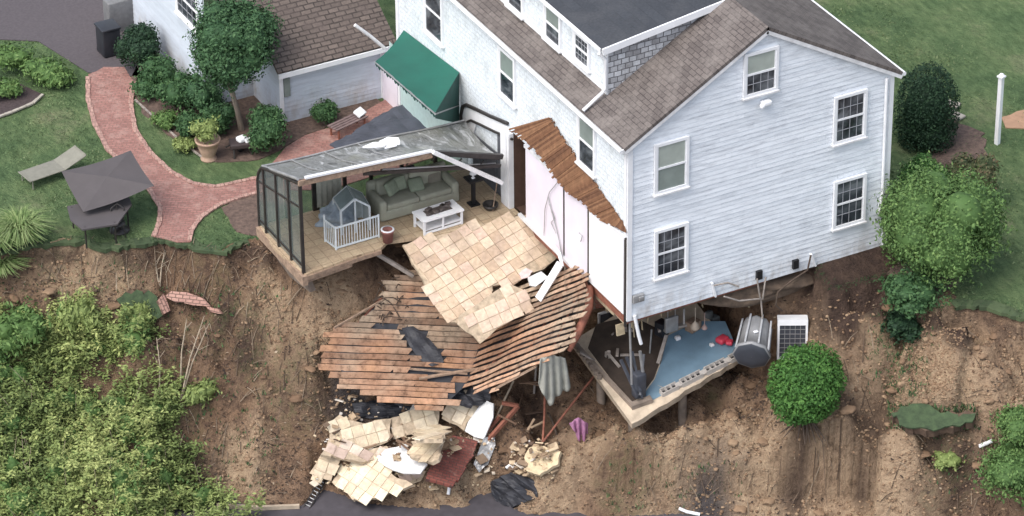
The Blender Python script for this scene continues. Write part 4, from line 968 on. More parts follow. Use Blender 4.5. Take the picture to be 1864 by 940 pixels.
# ------------------------------------------------------------------ broken flat pieces
def onpl(pl, pts): return [at(*p, pl=pl) for p in pts]
def ground_plane(pix, lift=0.12):
    pts = np.array([hit(*p) for p in pix]); A = np.c_[pts[:, 0], pts[:, 1], np.ones(len(pts))]
    c, *_ = np.linalg.lstsq(A, pts[:, 2], rcond=None)
    res = (pts[:, 2] - A @ c).max()
    n = np.array([-c[0], -c[1], 1.0]); n /= np.linalg.norm(n)
    o = pts.mean(0); o[2] = A.mean(0) @ c + lift + 0.3 * res
    return (n, o)
def lay_tiles(pix, pl, udir, parent, mat, seed, size=.335, miss=.05, thick=.018, over=.12):
    """single tiles bedded on a broken slab: each a thin box, a little out of level, some lost, so broken edges follow the joints"""
    r = random.Random(seed); n = pl[0]; P = onpl(pl, pix); q = onpl(pl, udir); u = q[1] - q[0]; u /= np.linalg.norm(u); w = np.cross(n, u); o = P[0]
    UV = np.array([(np.dot(p - o, u), np.dot(p - o, w)) for p in P]); lo, hi = UV.min(0) - size, UV.max(0) + size; mb = MB(); ou, ow = r.random() * size, r.random() * size
    y = lo[1] + ow
    while y < hi[1]:
        x = lo[0] + ou + (r.uniform(-.015, .015))
        while x < hi[0]:
            cx, cy = x + size / 2, y + size / 2
            ok = inside(np.array([cx]), np.array([cy]), UV)[0]; crn = [inside(np.array([cx + a * size * .5]), np.array([cy + c * size * .5]), UV)[0] for a in (-1, 1) for c in (-1, 1)]
            if ok and sum(crn) >= 2 and r.random() > miss:
                rot = r.gauss(0, .012) if all(crn) else r.gauss(0, .06); tu, tw = r.gauss(0, .012), r.gauss(0, .012); dz = r.uniform(.0, .010); hs = size / 2 - r.uniform(.004, .011); c_, s_ = math.cos(rot), math.sin(rot); vs = []
                for zz in (thick, -.01):
                    for (a, c) in ((-1, -1), (1, -1), (1, 1), (-1, 1)):
                        if not all(crn) and r.random() < .25: a *= r.uniform(.5, .9)
                        X, Y = a * hs, c * hs; vs.append(o + u * (cx + X * c_ - Y * s_) + w * (cy + X * s_ + Y * c_) + n * (zz + dz + X * tu + Y * tw))
                mb.add(vs, [(0, 1, 2, 3), (4, 7, 6, 5), (0, 4, 5, 1), (1, 5, 6, 2), (2, 6, 7, 3), (3, 7, 4, 0)], c=r.random())
            x += size
        y += size
    return mb.build('tiles', mat, parent)
def tilted(pl, seed, amt=.16):
    r = random.Random(seed); n = pl[0] + np.array([r.uniform(-amt, amt), r.uniform(-amt, amt), 0]); return (n / np.linalg.norm(n), pl[1])
def jagged(pts, step, amt, seed, flat=()):
    r = random.Random(seed); out = []; m = len(pts)
    for i in range(m):
        a, c = pts[i], pts[(i + 1) % m]; L_ = np.linalg.norm(c - a); k = max(1, int(L_ / step)) if i not in flat else 1
        for j in range(k):
            p = a + (c - a) * j / k
            if j: p = p + (c - a) / L_ * r.uniform(-.3, .3) * step
            nrm = np.cross(c - a, CAM_C - a); nrm = np.cross(nrm, c - a)
            out.append(p)
    return out
def broken(name, pix, pl, thick, mat, udir=None, jag=0.05, step=0.3, seed=1, parent=None, flat=()):
    r = random.Random(seed); P = onpl(pl, pix); out = []; m = len(P); n = pl[0]
    for i in range(m):
        a, c = P[i], P[(i + 1) % m]; d = c - a; L_ = np.linalg.norm(d); k = max(1, int(L_ / step)) if i not in flat else 1
        s_ = np.cross(n, d / L_)
        for j in range(k):
            p = a + d * j / k + (s_ * r.uniform(-jag, jag) if (j and i not in flat) else 0)
            out.append(p)
            if j and i not in flat and r.random() < .5: out.append(p + s_ * r.uniform(-jag, jag) * 1.4 + d / L_ * .01)
    u = None
    if udir is not None: q = onpl(pl, udir); u = q[1] - q[0]
    mb = MB().prism(out, thick, n, udir=u)
    loc = None if parent is not None else np.mean(P, 0)
    return mb.build(name, mat, parent, loc=loc)
def boards(name, pix, pl, dirpix, width, mat, parent, thick=0.025, gap=0.12, jit=0.12, seed=1, skip=0.0, c0=0.0, c1=1.0, bend=0.0, holes=(), lift_=.048):
    r = random.Random(seed); n = pl[0]; P = onpl(pl, pix); q = onpl(pl, dirpix); u = q[1] - q[0]; u /= np.linalg.norm(u); w = np.cross(n, u); o = P[0]
    UV = [(np.dot(p - o, u), np.dot(p - o, w)) for p in P]
    HV = [[(np.dot(p - o, u), np.dot(p - o, w)) for p in onpl(pl, h)] for h in holes]
    lo, hi = min(a[1] for a in UV), max(a[1] for a in UV); mb = MB(); v = lo
    def cross(poly, vm):
        xs = []
        for i in range(len(poly)):
            a, c = poly[i], poly[(i + 1) % len(poly)]
            if (a[1] > vm) != (c[1] > vm): xs.append(a[0] + (vm - a[1]) / (c[1] - a[1]) * (c[0] - a[0]))
        return sorted(xs)
    while v < hi:
        wv = width * r.uniform(.8, 1.15); vm = v + wv / 2; xs = cross(UV, vm)
        segs = [(xs[i], xs[i + 1]) for i in range(0, len(xs) - 1, 2)]
        for h in HV:
            hx = cross(h, vm)
            for i in range(0, len(hx) - 1, 2):
                ns_ = []
                for (s0, s1) in segs:
                    if hx[i + 1] <= s0 or hx[i] >= s1: ns_.append((s0, s1)); continue
                    if hx[i] > s0 + .1: ns_.append((s0, hx[i]))
                    if hx[i + 1] < s1 - .1: ns_.append((hx[i + 1], s1))
                segs = ns_
        for (s0, s1) in segs:
            if s1 - s0 < .1 or r.random() < skip: continue
            s0 += r.uniform(-jit, jit * .6); s1 += r.uniform(-jit * .6, jit); cur = s0
            while cur < s1 - .05:      # boards butt end to end
                L_ = min(r.uniform(1.1, 3.2), s1 - cur); e = cur + L_; cc = c0 + (c1 - c0) * r.random()
                tw = r.uniform(-.012, .012); dz = r.uniform(-.010, .014)
                vv = []
                for (a, b_) in ((cur + .006, v), (e - .006, v), (e - .006, v + wv * (1 - gap)), (cur + .006, v + wv * (1 - gap))):
                    sag = bend * (a - UV[0][0]) ** 2
                    vv.append(o + u * a + w * b_ + n * (dz + tw * (1 if b_ == v else -1) + (lift_ if b_ == v else -.012) - sag))
                lw = [p - n * thick for p in vv]
                mb.add(vv + lw, [(0, 1, 2, 3), (7, 6, 5, 4), (0, 4, 5, 1), (1, 5, 6, 2), (2, 6, 7, 3), (3, 7, 4, 0)], c=cc)
                cur = e
        v += wv
    return mb.build(name, mat, parent)

# fallen timber deck: two skins of lath boards over joists
pl1 = plane3(at(577, 640, Z=-2.35), at(806, 742, Z=-3.85), at(760, 505, Z=-1.15))
pl2 = plane3(at(1074, 508, X=-.12), at(900, 540, pl=pl1), at(850, 700, pl=pl1))
deck = thing('collapsed_deck', 'rust brown slatted timber deck fallen on the slope under the tiled floor', 'deck', at(800, 640, pl=pl1))
hg0, hg1 = at(900, 540, pl=pl1), at(850, 700, pl=pl1)
def bent_boards(name, polys, planes, dirs, pitch, gap, mat, parent, seed, holes=(), lift_=.045):
    """one skin of laths that runs on over the fold: both planes are cut into the same strips along the fold line"""
    r = random.Random(seed); e = hg1 - hg0; e /= np.linalg.norm(e); mb = MB(); rows = []; v = -6.0
    while v < 5.0:
        w_ = pitch * r.uniform(.75, 1.25); rows.append((v, w_, r.random(), r.uniform(-.012, .02), r.random() < .04)); v += w_
    for side, (poly, pl_, dr) in enumerate(zip(polys, planes, dirs)):
        n = pl_[0]; q = onpl(pl_, dr); u = q[1] - q[0]; u /= np.linalg.norm(u); A = np.stack([u, e], 1); pin = np.linalg.pinv(A)
        UV = [tuple(pin @ (p - hg0)) for p in onpl(pl_, poly)]; HV = [[tuple(pin @ (p - hg0)) for p in onpl(pl_, h)] for h in holes] if side == 0 else []
        def cross(pg, vm):
            xs = []
            for i in range(len(pg)):
                a, c = pg[i], pg[(i + 1) % len(pg)]
                if (a[1] > vm) != (c[1] > vm): xs.append(a[0] + (vm - a[1]) / (c[1] - a[1]) * (c[0] - a[0]))
            return sorted(xs)
        for (v, wv, cr, dz, skip) in rows:
            if skip: continue
            xs = cross(UV, v + wv / 2); segs = [(xs[i], xs[i + 1]) for i in range(0, len(xs) - 1, 2)]
            for h in HV:
                hx = cross(h, v + wv / 2)
                for i in range(0, len(hx) - 1, 2):
                    ns_ = []
                    for (s0, s1) in segs:
                        if hx[i + 1] <= s0 or hx[i] >= s1: ns_.append((s0, s1)); continue
                        if hx[i] > s0 + .1: ns_.append((s0, hx[i] + r.uniform(-.1, .1)))
                        if hx[i + 1] < s1 - .1: ns_.append((hx[i + 1] + r.uniform(-.1, .1), s1))
                    segs = ns_
            for (s0, s1) in segs:
                if abs(s0) > .08: s0 += r.uniform(-.28, .16)
                if abs(s1) > .08: s1 += r.uniform(-.16, .28)
                cur = s0
                while cur < s1 - .04:
                    en = min(s1, cur + r.uniform(1.8, 5.0)); cc = min(1, max(0, .5 * cr + .5 * r.random())); m_ = max(2, int((en - cur) / .35)); top = []; dzz = dz + r.uniform(-.008, .012)
                    sk0, sk1 = (r.uniform(-.07, .07) if abs(cur) > .05 else 0), (r.uniform(-.07, .07) if abs(en) > .05 else 0)
                    for k in range(m_ + 1):
                        a_ = cur + (en - cur) * k / m_; sag = .05 * math.sin(a_ * 1.3 + 1) * math.sin(v * 1.1 + 2) + .02 * math.sin(a_ * 4 + v * 3)
                        sk = sk0 if k == 0 else sk1 if k == m_ else 0
                        for (vv, lf, s_) in ((v, lift_, 1), (v + wv * (1 - gap), -.010, -1)) if side == 0 else ((v, .025 + r.uniform(-.006, .006), 1), (v + wv * .68, .045, -1)): top.append(hg0 + u * (a_ + sk * s_) + e * vv + n * (lf + dzz + sag))
                    low = [p - n * (.03 if side == 0 else .02) for p in top]; N_ = len(top); fs = []
                    for k in range(m_):
                        i = 2 * k; fs += [(i, i + 2, i + 3, i + 1), (N_ + i, N_ + i + 1, N_ + i + 3, N_ + i + 2), (i, N_ + i, N_ + i + 2, i + 2), (i + 1, i + 3, N_ + i + 3, N_ + i + 1)]
                    fs += [(0, 1, N_ + 1, N_), (N_ - 2, 2 * N_ - 2, 2 * N_ - 1, N_ - 1)]; mb.add(top + low, fs, c=cc); cur = en
    return mb.build(name, mat, parent)
bent_boards('deck_boards', [[(573, 641), (600, 612), (640, 588), (690, 560), (706, 518), (738, 496), (800, 500), (905, 524), (900, 540), (850, 700), (838, 738), (812, 746), (770, 744), (742, 736), (690, 730), (648, 716), (600, 690)], [(905, 524), (975, 520), (1020, 495), (1050, 484), (1074, 508), (1066, 545), (1048, 600), (1036, 636), (980, 668), (905, 712), (870, 722), (850, 700), (900, 540)]], [pl1, pl2], [((600, 640), (850, 650)), ((870, 655), (1040, 592))], .19, .22, M['deck'], deck, 3, lift_=.06,
            holes=[[(730, 600), (755, 592), (790, 625), (806, 655), (785, 667), (765, 655), (745, 630)], [(735, 672), (790, 668), (850, 672), (862, 690), (800, 692), (760, 690)], [(690, 590), (704, 584), (712, 600), (700, 606)], [(820, 705), (850, 690), (860, 730), (830, 745)]])
pl1b = (pl1[0], pl1[1] - pl1[0] * .16); pl2b = (pl2[0], pl2[1] - pl2[0] * .16)
m = MB()
for (a, c) in (((600, 650), (720, 520)), ((650, 700), (770, 540)), ((710, 728), (830, 580)), ((770, 735), (860, 640))):
    m.bar(at(*a, pl=pl1b), at(*c, pl=pl1b), .06, .2)
for (a, c) in (((880, 690), (1000, 540)), ((940, 680), (1040, 520)), ((1000, 655), (1062, 520))): m.bar(at(*a, pl=pl2b), at(*c, pl=pl2b), .06, .2)
build_split(m, 'joist', M['wood_red'], deck)
m = MB(); m.bar(at(762, 690, pl=pl1) + pl1[0] * .06, at(890, 670, pl=pl1) + pl1[0] * .10, .10, .05); m.bar(at(740, 672, pl=pl1) + pl1[0] * .05, at(850, 682, pl=pl1) + pl1[0] * .08, .06, .04)
m.bar(at(905, 708, pl=pl2) + pl2[0] * .04, at(978, 668, pl=pl2) + pl2[0] * .04, .12, .05); m.bar(at(608, 598, pl=pl1) + pl1[0] * .05, at(700, 545, pl=pl1) + pl1[0] * .05, .05, .05)
build_split(m, 'batten', M['wood'], deck)
m = MB(); pm = [at(*p, pl=(pl2[0], pl2[1] - pl2[0] * .3)) for p in [(1075, 510), (1072, 560), (1050, 610), (1036, 640)]]
m.tube(pm, [.10, .13, .12, .06], 8); m.build('rim_roll', M['wood_red'], deck)
bk_ = MB(); 
for pl_, pix_ in ((pl1, [(590, 640), (640, 600), (706, 535), (740, 510), (850, 570), (872, 640), (860, 690), (812, 735), (740, 728), (650, 708)]), ((pl2[0], pl2[1] - pl2[0] * .04), [(868, 640), (975, 550), (1060, 505), (1040, 600), (1030, 630), (905, 700), (862, 688)])):
    bk_.prism(onpl((pl_[0], pl_[1] - pl_[0] * .05), pix_), .01, pl_[0])
build_split(bk_, 'gap_shade_sheet', M['tarp_black'], deck)  # dark sheet added so the gaps between boards look shaded
# charred, glowing orange stain is real rust: bright patch boards
# tiled floor, broken and folded down over the deck
plT = plane3(at(735, 446, Z=.12), at(950, 396, Z=.19), at(828, 590, Z=-1.35))
tf = thing('tiled_floor_slab', 'largest tan tiled floor slab hanging from the sunroom edge down over the fallen deck', 'floor slab', at(850, 480, pl=plT))
broken('tile_bed', [(733, 446), (800, 428), (880, 408), (946, 392), (980, 425), (1016, 468), (990, 490), (945, 508), (920, 517), (896, 521), (897, 530), (862, 560), (845, 563), (833, 588), (815, 586), (790, 545), (765, 500)], plT, .10, M['bed'], ((740, 470), (830, 588)), .03, .34, 3, tf)
lay_tiles([(731, 446), (800, 426), (880, 405), (948, 389), (985, 425), (1020, 468), (992, 492), (945, 510), (922, 519), (896, 523), (898, 532), (862, 562), (845, 565), (834, 590), (813, 590), (788, 545), (762, 500)], plT, ((740, 470), (830, 588)), tf, M['t_tan'], 4, miss=.012)
plU = plane3(at(832, 592, Z=-1.25), at(930, 520, Z=-.55), at(872, 628, Z=-1.75))
tt = broken('tiled_floor_fragment', [(832, 590), (836, 574), (866, 556), (905, 528), (930, 518), (958, 530), (966, 546), (952, 570), (905, 598), (874, 626), (862, 612), (848, 604)], plU, .09, M['bed'], ((840, 600), (960, 545)), .04, .33, 5)
lay_tiles([(831, 594), (840, 580), (869, 562), (907, 534), (932, 524), (960, 533), (970, 546), (954, 573), (905, 601), (874, 630), (860, 614), (846, 606)], plU, ((840, 600), (960, 545)), tt, M['t_tan'], 6, miss=.01)
tag(tt, 'broken piece of tan tiled floor lying on the timber deck just below the big slab', 'floor slab')

# planks and boards beside the slab
def plank(name, label, cat, a, c, w, th, mat, group=None, up=(0, 0, 1)):
    mid = (np.array(a) + np.array(c)) / 2; mb = MB().bar(a, c, w, th, up=up); return tag(mb.build(name, mat, loc=mid), label, cat, group)
plank('white_board', 'long white board propped against the lower panel wall beside the tiles', 'board', at(1020, 480, X=-.35), at(980, 545, X=-1.0), .24, .05, M['white'], up=(-.6, -.3, .7))
m = broken('white_carton', [(962, 505), (985, 494), (998, 505), (975, 522), (966, 520)], (plU[0], plU[1] + plU[0] * .22), .16, M['white_paper'], None, 0, 9, 1); tag(m, 'small white carton on the tiles beside the long white board', 'carton')
m = broken('plaster_scrap', [(945, 498), (958, 488), (970, 494), (962, 505), (950, 508)], (plT[0], plT[1] + plT[0] * .08), .05, m_simple('pinkish_plaster', (.66, .52, .50), .8), None, .02, .12, 2); tag(m, 'pinkish crumbled plaster scrap beside the white carton', 'rubble')
m = MB(); m.tube([at(*p, X=-.25 - .1 * i) for i, p in enumerate([(1005, 445), (1018, 462), (1024, 485)])], [.05, .06, .04], 8); tag(m.build('bent_trim', M['white'], loc=at(1018, 465, X=-.3)), 'short bent white trim piece at the top of the white board', 'trim')
plank('fallen_beam', 'long white fallen beam slanting across the sunroom opening', 'beam', at(788, 277, Y=6.22), at(914, 333, Y=6.0), .13, .10, M['white_dirty'])
plank('fallen_joist', 'bare grey timber sticking out of the gap below the playpen', 'beam', at(676, 456, Z=-.05), at(752, 502, Z=-1.0), .12, .10, M['wood_grey'])
m = MB(); rr = random.Random(12)
for i in range(26):
    p0 = at(rr.uniform(690, 745), rr.uniform(500, 590), pl=(pl1[0], pl1[1] + pl1[0] * .12)); dr = np.array([rr.uniform(-.5, .5), rr.uniform(-.3, .3), rr.uniform(-.5, .3)])
    m.tube([p0, p0 + dr * .5 + np.array([0, 0, rr.uniform(0, .12)]), p0 + dr], .018, 5)
t_ = tag(m.build('wire_tangle', M['root'], loc=at(715, 545, pl=pl1)), 'tangle of dark wires and sticks at the upper left of the timber deck', 'wires')
# dark membrane sheets showing through / lying on the deck
def rag(name, pix, pl, mat, label, cat, amp=.08, seed=1, group=None, thick=.02):
    P = onpl(pl, pix); n = pl[0]; bm = bmesh.new(); r = random.Random(seed)
    from mathutils.geometry import tessellate_polygon
    tri = tessellate_polygon([[Vector(p) for p in P]])
    V_ = [bm.verts.new(p) for p in P]
    for t in tri:
        try: bm.faces.new([V_[i] for i in t])
        except ValueError: pass
    bmesh.ops.subdivide_edges(bm, edges=bm.edges[:], cuts=3, use_grid_fill=True); bmesh.ops.subdivide_edges(bm, edges=bm.edges[:], cuts=1, use_grid_fill=True)
    nn = Vector(n)
    for v_ in bm.verts:
        q = v_.co * 3.1 + Vector((seed * 3.3, 0, 0)); h = math.sin(q.x * 2 + math.sin(q.y * 1.7)) * math.cos(q.y * 1.6 + q.z) + .5 * math.sin(q.x * 5 + q.z * 4)
        v_.co += nn * (h * amp + r.uniform(-.2, .2) * amp)
    bmesh.ops.solidify(bm, geom=bm.faces[:], thickness=thick)
    m_ = MB(); bm.verts.ensure_lookup_table(); bm.verts.index_update()
    m_.add([v_.co[:] for v_ in bm.verts], [[v_.index for v_ in f.verts] for f in bm.faces], smooth=False); bm.free()
    o = m_.build(name, mat, loc=np.mean(P, 0)); return tag(o, label, cat, group)
rag('membrane_scrap', [(731, 598), (752, 594), (778, 612), (800, 640), (808, 660), (786, 668), (764, 655), (745, 630)], (pl1[0], pl1[1] + pl1[0] * .07), M['tarp_black'], 'black membrane scrap lying in the middle of the timber deck', 'tarp', .03, 2)
rag('black_sheet', [(640, 735), (690, 728), (735, 732), (760, 745), (700, 765), (650, 760)], ground_plane([(640, 735), (740, 730), (760, 748), (660, 762)], .14), M['tarp_black'], 'crumpled black sheeting between the deck and the tile heap, on the left', 'tarp', .09, 3)
rag('black_sheet', [(800, 705), (850, 688), (895, 700), (890, 730), (858, 745), (822, 738)], ground_plane([(800, 712), (870, 690), (895, 720), (830, 740)], .45), M['tarp_black'], 'crumpled black sheeting just above the topmost pale tile slabs', 'tarp', .12, 4)
rag('black_sheet', [(888, 880), (930, 860), (970, 872), (978, 905), (935, 925), (905, 915)], ground_plane([(890, 880), (950, 862), (975, 905), (910, 920)], .16), M['tarp_black'], 'crumpled black sheeting on the dirt right of the tile heap', 'tarp', .14, 5)

# ------------------------------------------------------------------ the heap of tile slabs at the foot
def slabp(pix, lift): return ground_plane(pix, lift)
gp = 'broken tile slabs heaped at the foot of the slope'
heap = [
    ('tiled_slab', [(600, 770), (618, 755), (650, 768), (668, 772), (712, 762), (712, 802), (662, 826), (640, 818), (600, 805)], .42, 'tile_pale', ((620, 790), (712, 765)), 'pale tiled slab with a pinkish upper corner, left end of the upper row of the heap', .04),
    ('tiled_slab', [(712, 761), (786, 735), (800, 748), (796, 778), (722, 800), (715, 800)], .47, 'tile_pale', ((712, 765), (790, 738)), 'pale tiled strip slab in the middle of the upper row of the heap, above the white sheet', .02),
    ('tiled_slab', [(804, 762), (830, 722), (846, 710), (874, 712), (872, 738), (850, 770), (845, 785)], .52, 'tile_pale', ((804, 762), (850, 785)), 'upright pale tiled slab at the top right of the heap below the black sheeting', .04),
    ('tiled_slab', [(584, 828), (598, 798), (622, 806), (662, 824), (704, 812), (712, 822), (690, 838), (660, 842), (622, 834)], .36, 'tile_pink', ((600, 806), (660, 836)), 'pinkish broken tiled slab between the upper and lower rows at the left of the heap', .05),
    ('tiled_slab', [(756, 784), (800, 772), (812, 780), (806, 800), (776, 800), (756, 800)], .44, 'tile_pale', ((756, 784), (800, 772)), 'narrow pale tiled strip wedged below the right end of the middle strip', .03),
    ('tiled_slab', [(720, 862), (748, 850), (776, 858), (766, 876), (744, 884)], .36, 'tile_pink', ((720, 862), (748, 850)), 'small pinkish tile fragment at the lower left corner of the dark red brick slab', .04),
    ('tiled_slab', [(563, 862), (585, 826), (622, 832), (603, 876)], .30, 'tile_pale', ((563, 862), (603, 876)), 'small square pale tiled slab at the far left of the heap above the ladder', .02),
    ('tiled_slab', [(604, 878), (624, 836), (660, 828), (700, 850), (722, 870), (752, 882), (716, 896), (660, 916), (632, 898)], .28, 'tile_pale', ((604, 878), (660, 914)), 'large pale tiled slab along the bottom edge of the heap', .05),
    ('tiled_slab', [(748, 804), (776, 800), (805, 803), (798, 836), (786, 842), (745, 830)], .40, 'tile_pale', ((748, 804), (805, 806)), 'small pale tiled slab between the white sheet and the red brick slab', .03)]
for nm, pix, lift, mt, ud, lab, jg in heap:
    pl_ = tilted(ground_plane(pix, lift), len(lab)); o = broken(nm, pix, pl_, .11, M['bed'], ud, jg + .02, .24, len(lab)); tag(o, lab, 'floor slab', gp); lay_tiles(pix, pl_, ud, o, M[{'tile_pale': 't_pale', 'tile_pink': 't_pink'}[mt]], len(lab), miss=.03)
pix = [(672, 830), (700, 818), (740, 808), (750, 830), (778, 845), (765, 862), (735, 862), (700, 848)]
o = broken('plasterboard_sheet', pix, ground_plane(pix, .33), .03, M['white_paper'], None, .05, .3, 4); tag(o, 'torn white plasterboard sheet in the middle of the tile heap', 'sheet')
pix = [(846, 785), (852, 768), (872, 740), (886, 730), (898, 735), (897, 760), (880, 800), (862, 795)]
o = broken('plasterboard_sheet', pix, ground_plane(pix, .58), .04, M['white_paper'], None, .03, .3, 5); tag(o, 'bright white broken sheet standing at the right end of the tile heap', 'sheet')
pix = [(775, 872), (800, 810), (825, 793), (870, 803), (842, 862), (824, 886)]
o = broken('red_brick_slab', pix, ground_plane(pix, .30), .10, M['redbrick_old'], ((775, 872), (824, 886)), .05, .25, 6); tag(o, 'dark red slab of brick paving in the tile heap', 'brick slab')
rag('metal_sheet', [(862, 845), (880, 800), (900, 792), (902, 812), (888, 845), (872, 860)], ground_plane([(862, 845), (880, 805), (902, 805), (880, 855)], .30), M['metal_grey'], 'crumpled grey metal sheet right of the dark red brick slab', 'sheet', .07, 6)
tb = thing('timber_frame', 'broken red brown timber frame standing right of the tile heap', 'frame', hit(915, 790))
q = lambda px, py, l=.3: hit(px, py) + np.array([0, 0, l])
m = MB(); m.bar(q(888, 812, .2), q(944, 768, .55), .10, .10); m.build('rail', M['wood_red'], tb)
m = MB(); m.bar(q(944, 768, .55), q(914, 760, .5), .09, .09); m.build('rail', M['wood_red'], tb)
m = MB(); m.bar(q(912, 772, .3), q(884, 800, .22), .08, .08); m.build('rail', M['wood_red'], tb)
lad = thing('ladder', 'thin dark ladder sticking out from under the left end of the tile heap', 'ladder', hit(570, 905))
a0, a1, c0, c1 = hit(583, 876) + np.array([0, 0, .1]), hit(592, 882) + np.array([0, 0, .1]), hit(551, 932) + np.array([0, 0, .08]), hit(561, 936) + np.array([0, 0, .08])
m = MB(); m.tube([a0, c0], .025, 6); m.build('rail', M['metal_dark'], lad); m = MB(); m.tube([a1, c1], .025, 6); m.build('rail', M['metal_dark'], lad)
for k in range(9):
    t = (k + .5) / 9; m = MB(); m.tube([a0 + (c0 - a0) * t, a1 + (c1 - a1) * t], .018, 5); m.build('rung', M['metal_grey'], lad)
# splinters and tile crumbs around the heap: small rubble nobody could count
rr = random.Random(8); m = MB()
for i in range(620):
    px, py = rr.choice([(rr.uniform(570, 900), rr.uniform(790, 905)), (rr.uniform(600, 880), rr.uniform(735, 870)), (rr.uniform(930, 1010), rr.uniform(820, 880))])
    p = hit(px, py) + np.array([0, 0, rr.uniform(.05, .4)]); s_ = rr.uniform(.03, .10) if rr.random() < .8 else rr.uniform(.12, .32)
    m.box(p, (s_, s_ * rr.uniform(.3, 1), .03), R=Matrix.Rotation(rr.uniform(0, 6), 3, 'Z') @ Matrix.Rotation(rr.uniform(-.6, .6), 3, 'X'), c_=rr.random())
o = m.build('rubble', m_vc('mixed_rubble', [(0, (.12, .08, .06)), (.4, (.45, .33, .22)), (.8, (.62, .50, .34)), (1, (.7, .68, .66))], .8)); struct(o, 'stuff', 'crumbs of tile and plaster scattered over the debris heap', 'rubble')
m = MB()
for i in range(46):
    px, py = rr.choice([(rr.uniform(600, 760), rr.uniform(800, 850)), (rr.uniform(640, 860), rr.uniform(715, 765)), (rr.uniform(860, 1040), rr.uniform(690, 800))])
    p = hit(px, py) + np.array([0, 0, rr.uniform(.1, .4)]); a = rr.uniform(0, 3.14); l_ = rr.uniform(.3, 1.1); m.bar(p, p + np.array([math.cos(a) * l_, math.sin(a) * l_, rr.uniform(-.15, .25)]), rr.uniform(.03, .09), .03, c_=rr.random())
struct(m.build('splinters', m_vc('splintered_lath', [(0, (.07, .05, .04)), (.5, (.24, .15, .10)), (1, (.42, .32, .22))], .85)), 'stuff', 'splintered laths strewn between the deck and the tile heap', 'splinters')
for i, (pts, lab) in enumerate(([[(812, 882), (818, 890), (816, 905)], 'short white bent pipe on dirt below the dark red brick slab'], [[(922, 856), (930, 850), (936, 856)], 'short white curved pipe on the dirt above the black sheeting'], [[(1236, 930), (1250, 936), (1274, 941)], 'white pipe length half buried at the bottom of the slope'])):
    P = [hit(*p) + np.array([0, 0, .08]) for p in pts]; m = MB(); m.tube(P, .05, 8); tag(m.build('white_pipe', M['white'], loc=P[1]), lab, 'pipe')
m = MB(); P = [hit(*p) + np.array([0, 0, .1]) for p in [(1782, 818), (1806, 808)]]; m.bar(P[0], P[1], .12, .05); tag(m.build('white_plank', M['white_dirty'], loc=P[0]), 'short white plank lying on the slope at the far right', 'board')
pix = [(958, 838), (966, 820), (988, 814), (1024, 826), (1018, 848), (985, 868), (962, 862)]
o = rag('insulation_slab', pix, ground_plane(pix, .16), M['insul'], 'torn tan insulation slab on the dirt below the hanging grey cloth', 'insulation', .05, 7, thick=.12)
o.data.materials[0] = m_simple('pale_tan_foam', (.58, .47, .31), .9, .15, 5)

# grey cloth hanging off the deck edge, pink cloth, leaning sticks
def drape(name, top, bot, X, mat, label, cat, folds=5, seed=1):
    r = random.Random(seed); nu_, nv_ = 26, 14; vs = []
    for j in range(nv_ + 1):
        t = j / nv_
        for i in range(nu_ + 1):
            s_ = i / nu_; a = lerp_line([np.array(p, float) for p in top], s_); c = lerp_line([np.array(p, float) for p in bot], s_)
            px = a * (1 - t) + c * t; p = at(px[0], px[1], Y=X); p = p + np.array([-.3, -.8, .1]) * (.05 + .09 * math.sin(s_ * folds * 6.28 + t * 2 + seed) * (.3 + t)); vs.append(p)
    m_ = MB(); m_.add(vs, [(j * (nu_ + 1) + i, j * (nu_ + 1) + i + 1, (j + 1) * (nu_ + 1) + i + 1, (j + 1) * (nu_ + 1) + i) for j in range(nv_) for i in range(nu_)], smooth=True)
    o = m_.build(name, mat, loc=np.mean(vs, 0)); md = o.modifiers.new('thick', 'SOLIDIFY'); md.thickness = .025; return tag(o, label, cat)
drape('grey_cloth', [(982, 652), (1003, 645), (1028, 650)], [(980, 700), (1000, 738), (1018, 715), (1038, 706)], 1.4, M['cloth_grey'], 'torn grey cloth hanging from the right edge of the timber deck', 'cloth', 4, 2)
drape('pink_cloth', [(1036, 770), (1052, 758), (1070, 770)], [(1044, 780), (1056, 806), (1070, 804)], 1.5, M['cloth_pink'], 'crumpled pink cloth on the dirt under the concrete slab', 'cloth', 3, 5)
for i, (a, c, la, lc, mt, lab) in enumerate((((972, 722), (978, 668), .1, .9, 'wood_grey', 'grey stick leaning up to the left of the hanging grey cloth'), ((988, 810), (992, 735), .05, .5, 'wood_red', 'red brown stick standing below the hanging grey cloth'), ((1000, 770), (1018, 812), .3, .05, 'root', 'dark stick leaning left of the pink cloth'), ((985, 812), (1090, 700), .05, .5, 'wood_red', 'long thin reddish stick slanting up towards the concrete slab'), ((880, 815), (935, 720), .1, .5, 'twig', 'thin pale stick slanting above the timber frame'))):
    p, q_ = hit(*a) + np.array([0, 0, la]), hit(*c) + np.array([0, 0, lc]); m = MB(); m.tube([p, (p + q_) / 2 + np.array([.03, .02, .02]), q_], .035, 6); tag(m.build('stick', M[mt], loc=p), lab, 'stick', 'sticks poking out of the rubble')

